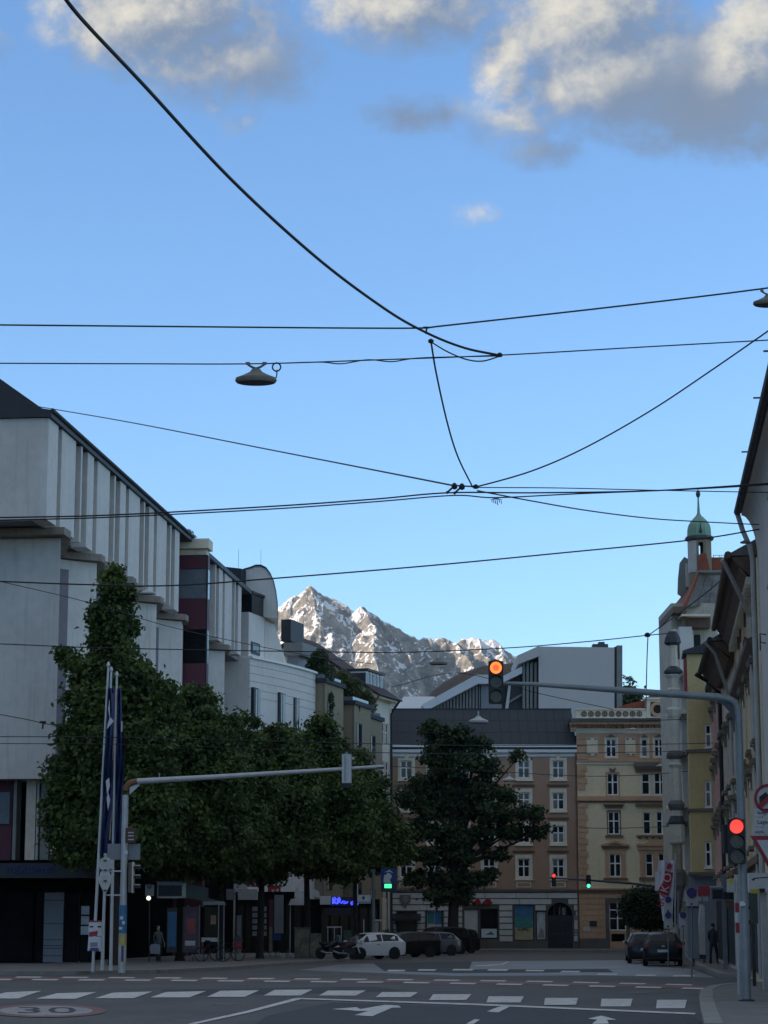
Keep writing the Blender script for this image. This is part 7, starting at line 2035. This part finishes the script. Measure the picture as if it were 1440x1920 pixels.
def motorcycle(label, px, py, heading, paint):
    g = G(px, py); t = thing('motorcycle', label, 'motorcycle', (g.x, g.y, .13), math.atan2(heading[1], heading[0]))
    for x in (-.66, .66):
        w = MB().lathe([(.22, -.06), (.29, -.05), (.31, 0), (.29, .05), (.22, .06)], (0, 0, 0), 18).build('wheel', 'rubber', t, (x, 0, .31)); w.rotation_euler = (R(90), 0, 0)
        MB().lathe([(.03, -.05), (.2, -.02), (.2, .02), (.03, .05)], (0, 0, 0), 12).build('rim', 'rim_silver', w)
    MB().tube([(-.5, 0, .6), (-.2, 0, .62), (.1, 0, .78), (.35, 0, .8)], [.12, .16, .19, .12], 10).build('tank', paint, t, smooth=True)
    MB().tube([(-.75, 0, .84), (-.45, 0, .76), (-.1, 0, .78)], [.07, .11, .1], 8).build('seat', 'rubber', t, smooth=True)
    MB().box(-.25, .25, -.16, .16, .25, .58).build('engine', 'steel_dark', t)
    MB().tube([(.66, -.1, .31), (.4, -.1, .95)], .03, 6).tube([(.66, .1, .31), (.4, .1, .95)], .03, 6).build('fork', 'steel_light', t)
    MB().tube([(.3, -.36, 1.02), (.4, -.1, .97), (.4, .1, .97), (.3, .36, 1.02)], .02, 6).build('handlebar', 'steel_dark', t)
    MB().lathe([(.02, 0), (.09, .03), (.1, .12), (.05, .16)], (.46, 0, .8), 10).build('headlamp', 'head_clear', t)
    MB().tube([(.0, -.2, .3), (-.5, -.22, .32), (-.8, -.22, .42)], [.04, .05, .05], 8).build('exhaust', 'rim_silver', t)
    MB().prism([(.36, .8), (.5, .86), (.42, 1.2), (.36, 1.18)], -.14, .14).build('windshield', 'glass_grey', t)


motorcycle('dark motorcycle with brown top box in front of the white hatchback', 655, 1804, (.9, -.45), 'sign_brown')
motorcycle('dark scooter beside the mural box', 622, 1803, (.8, .5), 'car_black')


def bicycle(label, px, py, heading):
    g = G(px, py); t = thing('bicycle', label, 'bicycle', (g.x, g.y, .13), math.atan2(heading[1], heading[0]))
    for x in (-.52, .52):
        ring = [(x + .33 * math.cos(a), 0, .34 + .33 * math.sin(a)) for a in np.linspace(0, 2 * math.pi, 25)]
        w = MB().tube(ring, .022, 6).build('wheel', 'rubber', t)
        sp_ = MB()
        for a in range(8): sp_.tube([(x, 0, .34), (x + .31 * math.cos(a * .785), 0, .34 + .31 * math.sin(a * .785))], .005, 4)
        sp_.build('spokes', 'steel', w)
    MB().tube([(-.52, 0, .34), (-.1, 0, .34), (.36, 0, .82), (-.18, 0, .82), (-.1, 0, .34)], .02, 6).tube([(-.52, 0, .34), (-.2, 0, .82)], .016, 6).tube([(.52, 0, .34), (.38, 0, .9)], .018, 6).build('frame', 'steel_dark', t)
    MB().tube([(.36, -.26, .98), (.38, 0, .93), (.36, .26, .98)], .016, 6).build('handlebar', 'steel_dark', t)
    MB().tube([(-.36, 0, .95), (-.1, 0, .93)], [.07, .04], 8).build('saddle', 'rubber', t)


bicycle('bicycle leaning by the bus shelter', 398, 1808, (1, .15)); bicycle('bicycle standing nearer the second tree', 426, 1807, (1, -.1))


# ------------------------------------------------------------------ people
def person(label, px, Y, z, face, h=1.72, top='cloth_dark', legs='cloth_dark', lean=0.0, stride=.22, bag=None, arm=.12):
    x = P(px, 1790, Y).x
    t = thing('person', label, 'person', (x, Y, z), face); s = h / 1.72; t.scale = (s, s, s)
    V, E, Rr = [], [], []
    def v(p, r, par=None):
        V.append(p); Rr.append(r)
        if par is not None: E.append((par, len(V) - 1))
        return len(V) - 1
    l = lean
    pel = v((0, 0, .92), .145); wa = v((0, l * .2, 1.08), .125, pel); ch = v((0, l * .5, 1.30), .15, wa); ne = v((0, l * .8, 1.46), .065, ch); hd_ = v((0, l, 1.54), .07, ne)
    for sx, st_ in ((-1, stride), (1, -stride)):
        hp = v((sx * .09, 0, .86), .095, pel); kn = v((sx * .10, -.02 - st_ * .5, .48), .062, hp); an = v((sx * .10, st_ * .15 - st_ * .9, .10), .042, kn); v((sx * .11, st_ * .15 - st_ * .9 - .14, .035), .038, an)
        sh = v((sx * .19, l * .6, 1.40), .062, ch); el = v((sx * .235, l * .4 + st_ * .4 + .02, 1.13), .045, sh); v((sx * .23, l * .4 + st_ * .8 - arm, .90), .034, el)
    me = bpy.data.meshes.new('body'); me.from_pydata(V, E, []); o = link('body', me, t)
    sk = o.modifiers.new('skin', 'SKIN'); su = o.modifiers.new('smooth', 'SUBSURF'); su.levels = su.render_levels = 1; sk.use_smooth_shade = True
    for i, d in enumerate(me.skin_vertices[0].data): d.radius = (Rr[i], Rr[i]); d.use_root = (i == 0)
    me.materials.append(MATS[top])
    # head with face, hair, hands, trousers overlay
    hc = (0, l, 1.62)
    MB().lathe([(.03, -.12), (.07, -.10), (.085, -.03), (.09, .03), (.08, .08), (.04, .115), (.005, .12)], hc, 14, .88, 1.0).build('head', 'skin', t, smooth=True)
    MB().prism([(-.012, 1.585), (.012, 1.585), (.008, 1.625), (-.008, 1.625)], .06, .105).build('nose', 'skin', t, (0, l, 0))
    MB().lathe([(.088, -.0), (.1, .03), (.092, .085), (.05, .125), (.005, .132)], (0, l + .018, 1.62), 14, .92, 1.0).build('hair', 'hair', t, smooth=True)
    if legs != top:
        mb = MB()
        for sx, st_ in ((-1, stride), (1, -stride)):
            mb.tube([(sx * .085, 0, .92), (sx * .10, -.02 - st_ * .5, .48), (sx * .10, st_ * .15 - st_ * .9, .09)], [.112, .076, .062], 10)
        mb.build('trousers', legs, t, smooth=True)
    for sx, st_ in ((-1, stride), (1, -stride)):
        hx = (sx * .23, l * .4 + st_ * .8 - arm, .90); hm = MB()
        hm.lathe([(.012, -.09), (.03, -.06), (.034, -.02), (.026, .03)], hx, 8, .6, 1)
        for q in range(4): hm.tube([(hx[0], hx[1] - .024 + q * .016, hx[2] - .08), (hx[0] - sx * .006, hx[1] - .024 + q * .016, hx[2] - .15 - .012 * (q in (1, 2))), (hx[0] - sx * .022, hx[1] - .024 + q * .016, hx[2] - .175)], [.0085, .008, .006], 5)
        hm.tube([(hx[0], hx[1] - .03, hx[2] - .03), (hx[0] - sx * .02, hx[1] - .055, hx[2] - .08)], [.01, .007], 5)
        hm.build('hand', 'skin', t, smooth=True)
    return t


person('person in dark clothes walking on the right pavement below the display', 1338, 101, .13, 2.6, 1.74)
person('person in white top walking at the right picture edge', 1428, 80, .13, -1.2, 1.70, 'cloth_white', 'cloth_grey')
person('dark-haired person in grey standing by the shop entrance at left', 297, 106, .13, .7, 1.66, 'cloth_grey', 'cloth_dark', .06, .08)
bg = At('shoulder_bag', 'grey bag carried by the person at the shop entrance', 'bag', 290, 105.6, 0.13, 1800)
bg.poly('pouch', [(282, 1788), (299, 1789), (300, 1773), (297, 1770), (284, 1770), (281, 1774)], 'sign_grey', -.1, .2); bg.tube('strap', [(284, 1771, -.02), (291, 1752, -.02), (298, 1771, -.02)], .012, 'cloth_dark', 5)

# ------------------------------------------------------------------ shops and street clutter under the left trees
def shop_row():
    # ground-floor shop fronts of the left row, standing proud of the houses above
    s = At('shop_arcade', 'dark glazed shop front under the white curved building', 'shop', 520, 152, .1, 1795)
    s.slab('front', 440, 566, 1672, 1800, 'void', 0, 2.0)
    for i in range(8):
        a = 444 + i * 15.2; s.slab('shop_window', a, a + 13.6, 1690, 1792, 'glass_dim', -.02, .04)
    for i in range(2):
        for j in range(5): s.slab('display_card', 473 + i * 20, 483 + i * 20 - (3 if i else 0), 1700 + j * 11.6, 1708.5 + j * 11.6, 'sign_grey', -.06, .02)
    s.slab('door_leaf', 443, 453, 1716, 1792, 'sign_grey', -.06, .03); s.slab('brown_panel', 504, 513, 1686, 1736, 'burgundy', -.08, .03)
    s.slab('pale_panel', 514, 532, 1678, 1750, 'sign_grey', -.08, .03)
    s.slab('blue_panel', 510, 527, 1751, 1763, 'neon_off_blue', -.08, .03); s.slab('ochre_pier', 504, 511, 1737, 1790, 'brick_soft', -.08, .03)
    r = At('shop_sign', 'red lit shop sign half hidden by the tree trunks', 'sign', 505, 149, 0, 1790)
    for a, b, y0, y1 in ((463, 484, 1652, 1663), (502, 526, 1660, 1672)): r.slab('panel', a, b, y0, y1, 'sign_red', 0, .15)
    for px, py in ((470, 1661), (478, 1658), (512, 1670), (520, 1669)): r.disc('letter', px, py, 2.6, 'sign_white_dirty', -.02, .02)
    for px, py in ((464, 1643), (486, 1644), (518, 1644)): r.disc('ring_ornament', px, py, 3, 'sign_white_dirty', -.02, .03, 1.4)
    r.slab('bracket', 463, 526, 1648, 1650, 'steel_dark', .1, .05)
    w = At('shop_sign', 'blank pale blue sign box on the second tree level', 'sign', 455, 140, 0, 1790)
    w.slab('box', 446, 483, 1667, 1687, 'sign_white_dirty', 0, .4); w.slab('side_box', 424, 440, 1667, 1687, 'sign_grey', 0, .4); w.slab('bracket', 440, 446, 1675, 1678, 'steel_dark', .1, .1)
    o = At('shop_arcade', 'dark shop arcade under the olive bays', 'shop', 630, 160, .1, 1790)
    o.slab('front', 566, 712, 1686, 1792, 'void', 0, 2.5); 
    for i in range(6): o.slab('shop_window', 602 + i * 18, 617 + i * 18, 1702, 1786, 'glass_dim', -.02, .04)
    o.slab('upper_panel', 608, 658, 1702, 1716, 'sign_dark', -.06, .04); o.slab('white_post', 681, 683, 1724, 1785, 'sign_white_dirty', -.06, .04); o.slab('green_box', 644, 659, 1744, 1762, 'copper_dark', -.3, .2)
    o.slab('pale_canopy_end', 600, 620, 1680, 1696, 'stone_pale', -.3, .5); o.slab('door_frame', 700, 720, 1724, 1727, 'sign_white_dirty', -.08, .04); o.slab('door_leaf', 700, 710, 1728, 1786, 'glass_grey', -.06, .03)
    for x in (614, 626, 639): o.slab('window_bar', x, x + 1.6, 1738, 1786, 'steel_light', -.08, .03)
    o.slab('window_bar', 613, 641, 1737, 1739.5, 'steel_light', -.09, .03)
    n = At('neon_sign', 'glowing blue neon lettering above the arcade', 'neon sign', 645, 157, 0, 1790)
    n.slab('backing', 621, 672, 1682, 1699, 'sign_dark', .02, .1)
    def stroke(pts, r=.055): n.tube('neon_stroke', [(a, b, -.05) for a, b in pts], r, 'neon_blue', 6)
    stroke([(624, 1695), (624, 1684), (628, 1683), (630, 1686), (627, 1689), (629, 1692), (631, 1695)]); stroke([(633, 1695), (633, 1685), (636, 1683), (638, 1686), (637, 1691), (634, 1692)]); stroke([(639, 1694), (643, 1690), (647, 1690), (644, 1694), (650, 1693), (652, 1690)])
    stroke([(660, 1697), (658, 1692), (662, 1690), (664, 1696), (668, 1691), (671, 1694), (668, 1699)])
    stroke([(626, 1694), (627, 1686)]); stroke([(635, 1693), (635, 1686)]); stroke([(661, 1694), (670, 1697)])
    v = At('shop_sign', 'white sign with dark blue shield above the arcade', 'sign', 681, 156, 0, 1790)
    b = v.slab('board', 667, 695, 1678, 1694, 'sign_white', 0, .12); v.poly('shield', [(679, 1681), (679, 1684), (681.5, 1688), (684, 1684), (684, 1681)], 'sign_blue', -.02, .02, b); v.slab('base_line', 668, 694, 1690.5, 1692, 'sign_grey', -.02, .02, b)
    aw = At('awning', 'pale scalloped awning behind the forked tree', 'awning', 560, 150, 0, 1790)
    aw.poly('cloth', [(541, 1697), (574, 1697), (573, 1686), (563, 1682), (545, 1686)], 'stone_pale', 0, .8); aw.poly('gable_piece', [(552, 1683), (574, 1683), (573, 1670), (566, 1674), (556, 1663), (553, 1668)], 'stone_pale', .3, .3); aw.poly('gable_piece', [(584, 1680), (600, 1684), (598, 1672), (588, 1665), (585, 1668)], 'stone_pale', .3, .3)
    aw.slab('post', 543, 545, 1697, t_base(150), 'steel_light', .4, .06)
    # bus shelter with advertising case
    k = At('bus_shelter', 'dark bus shelter with framed sign box and lit poster case at left', 'bus shelter', 340, 112, .13, 1805)
    k.slab('sign_box', 294, 349, 1653, 1684, 'sign_grey', 0, .5); k.slab('sign_face', 297, 341, 1660, 1680, 'sign_dark', -.02, .03); k.slab('sign_edge', 296, 342, 1681, 1684, 'sign_white_dirty', -.03, .04); k.slab('sign_edge', 341, 349, 1656, 1683, 'sign_white_dirty', -.03, .04)
    k.poly('roof', [(349, 1683), (420, 1697), (420, 1692), (386, 1683), (386, 1664), (349, 1656)], 'copper_dark', 0, 1.6)
    k.slab('roof_edge', 381, 421, 1690, 1697, 'sign_grey', -.05, .1)
    for x in (372, 408, 418, 350): k.slab('post', x, x + 3, 1697, t_base(112) - 3, 'steel', 0, .08)
    k.slab('bench', 378, 408, 1758, 1766, 'sign_white_dirty', .1, .4)
    p = k.slab('poster_case', 342, 373, 1700, 1786, 'steel_dark', -.1, .15); k.slab('poster', 345, 369, 1704, 1780, 'poster_dark', -.12, .02, p); k.slab('poster_print', 350, 366, 1722, 1750, 'poster_red', -.125, .005, p); k.slab('poster_print', 347, 366, 1764, 1773, 'poster_pale', -.125, .005, p)
    p = k.slab('poster_case', 312, 332, 1702, 1786, 'steel_dark', .3, .15); k.slab('poster', 314, 331, 1710, 1775, 'poster_blue', .28, .02, p)
    k.slab('back_glass', 376, 410, 1700, 1757, 'glass_dim', 1.4, .04); k.slab('warm_poster', 395, 405, 1716, 1733, 'trim_orange', 1.36, .02)
    h_ = At('stop_sign', 'small bus stop plate with round lamp at left', 'sign', 280, 108, .13, 1805)
    h_.slab('plate', 272, 289, 1659, 1680, 'sign_grey', 0, .03); h_.disc('stop_emblem', 280, 1662, 5, 'copper_dark', -.01, .01); h_.disc('lamp', 278.5, 1684, 4, 'lamp_white', -.02, .06); h_.tube('post', [(280, 1680, .06), (280, t_base(108) - 4, .06)], .03, 'steel_dark', 8)
    c = At('planter_table', 'low cafe table beside the first street tree', 'table', 380, 111, .13, 1806)
    c.slab('top', 358, 386, 1790, 1792.5, 'sign_grey', 0, .7); c.slab('leg', 361, 363, 1792.5, t_base(111) - 4, 'steel_dark', .1, .05); c.slab('leg', 381, 383, 1792.5, t_base(111) - 4, 'steel_dark', .1, .05)
    m = At('post_box', 'red box on a dark post between the street trees', 'post box', 447, 116, .13, 1803)
    m.slab('box', 438, 453, 1765, 1780, 'sign_red', 0, .3); m.poly('hood', [(436, 1765), (454, 1765), (452, 1757), (446, 1753), (440, 1756)], 'steel_dark', -.02, .34); m.slab('post', 440.5, 443.5, 1780, t_base(116) - 4, 'steel_dark', .1, .1)
    for i, (a, b, lab) in enumerate(((491, 501, 'pale round planter stone nearest the red box'), (504, 516, 'second pale planter stone between the trunks'), (516, 526, 'third pale planter stone between the trunks'), (537, 547, 'pale planter stone by the fourth trunk'))):
        q = At('planter_stone', lab, 'planter', (a + b) / 2, 128, .13, 1796, group='pale planter stones between the trunks')
        MB().lathe([(.12, 0), (.17, .04), (.18, .16), (.15, .24), (.04, .26)], (0, 0, 0), 12).build('stone', 'sign_white_dirty', q.root); MB().lathe([(.1, .255), (.12, .3), (.03, .34)], (0, 0, 0), 8).build('soil_and_moss', 'leaf_dark', q.root)
    mu = At('painted_box', 'utility box painted with an olive mural by the forked tree', 'utility box', 577, 124, .13, 1798)
    mu.slab('cabinet', 552, 580, 1741, 1797, 'mural', 0, .6); mu.slab('cabinet', 581, 602, 1750, 1797, 'mural', .05, .55); mu.slab('lid', 550, 582, 1738.5, 1741, 'stone_dark', -.05, .7); mu.slab('foot', 551, 603, 1794, 1799, 'steel_dark', -.02, .6)
    l = At('lamp_post', 'plain grey lamp post beside the blue display', 'lamp post', 700, 134, .1, 1790)
    l.tube('pole', [(700, t_base(134), 0), (700, 1636, 0)], [.12, .09], 'steel'); l.slab('cap', 695, 704, 1630, 1636, 'steel', -.1, .2)
    e = At('display_pylon', 'blue illuminated pylon with green digits and white abstract print', 'display', 729, 133, .1, 1790)
    b = e.slab('panel', 714, 744, 1628, 1672, 'neon_off_blue', 0, .25); e.slab('dark_base', 714, 743, 1657, 1672, 'sign_dark', -.02, .03, b); e.slab('green_digits', 721, 734, 1657.5, 1665, 'led_green', -.05, .03, b)
    e.poly('white_print', [(719, 1655), (733, 1655), (731, 1650), (735, 1643), (732, 1638), (727, 1636), (724, 1640), (720, 1641)], 'sign_white', -.02, .02, b); e.poly('white_print', [(720, 1636), (730, 1631), (738, 1637), (729, 1634)], 'metal_pale', -.02, .02, b)
    e.slab('post', 725, 727, 1672, t_base(133), 'steel_dark', .05, .1); e.slab('post', 731, 733, 1672, t_base(133), 'steel_dark', .05, .1)
    hg = At('hedge', 'dark clipped hedge behind the parked cars', 'hedge', 726, 150, .1, 1788)
    rng = random.Random(9); mb = MB()
    for q in range(8): leaf_blob(mb, (rng.uniform(-.5, .5), rng.uniform(-.3, .3), rng.uniform(.2, 1.3)), (.35, .35, .4), 160, .07, rng)
    mb.build('foliage', 'leaf_dark', hg.root); MB().tube([(0, 0, 0), (0, 0, 1.1)], .04, 6).build('stem', 'bark', hg.root)


shop_row()


# ------------------------------------------------------------------ evening haze between the town and the peaks (HAZE)
def haze():
    m = bpy.data.materials.new('haze_air'); m.use_nodes = True; t = NT(m.node_tree)
    for n in list(t.n):
        if n.type != 'OUTPUT_MATERIAL': t.n.remove(n)
    v = t.new('ShaderNodeVolumePrincipled'); v.inputs['Color'].default_value = (0.55, 0.78, 1.0, 1); v.inputs['Density'].default_value = 3.2e-5; v.inputs['Anisotropy'].default_value = 0.2
    t.l.new(v.outputs[0], t.n['Material Output'].inputs['Volume'])
    MATS['haze_air'] = m
    o = MB().box(-9500, 9500, -9500, 3500, -4.0, 860).build('haze', 'haze_air'); structure(o, 'stuff')


haze()
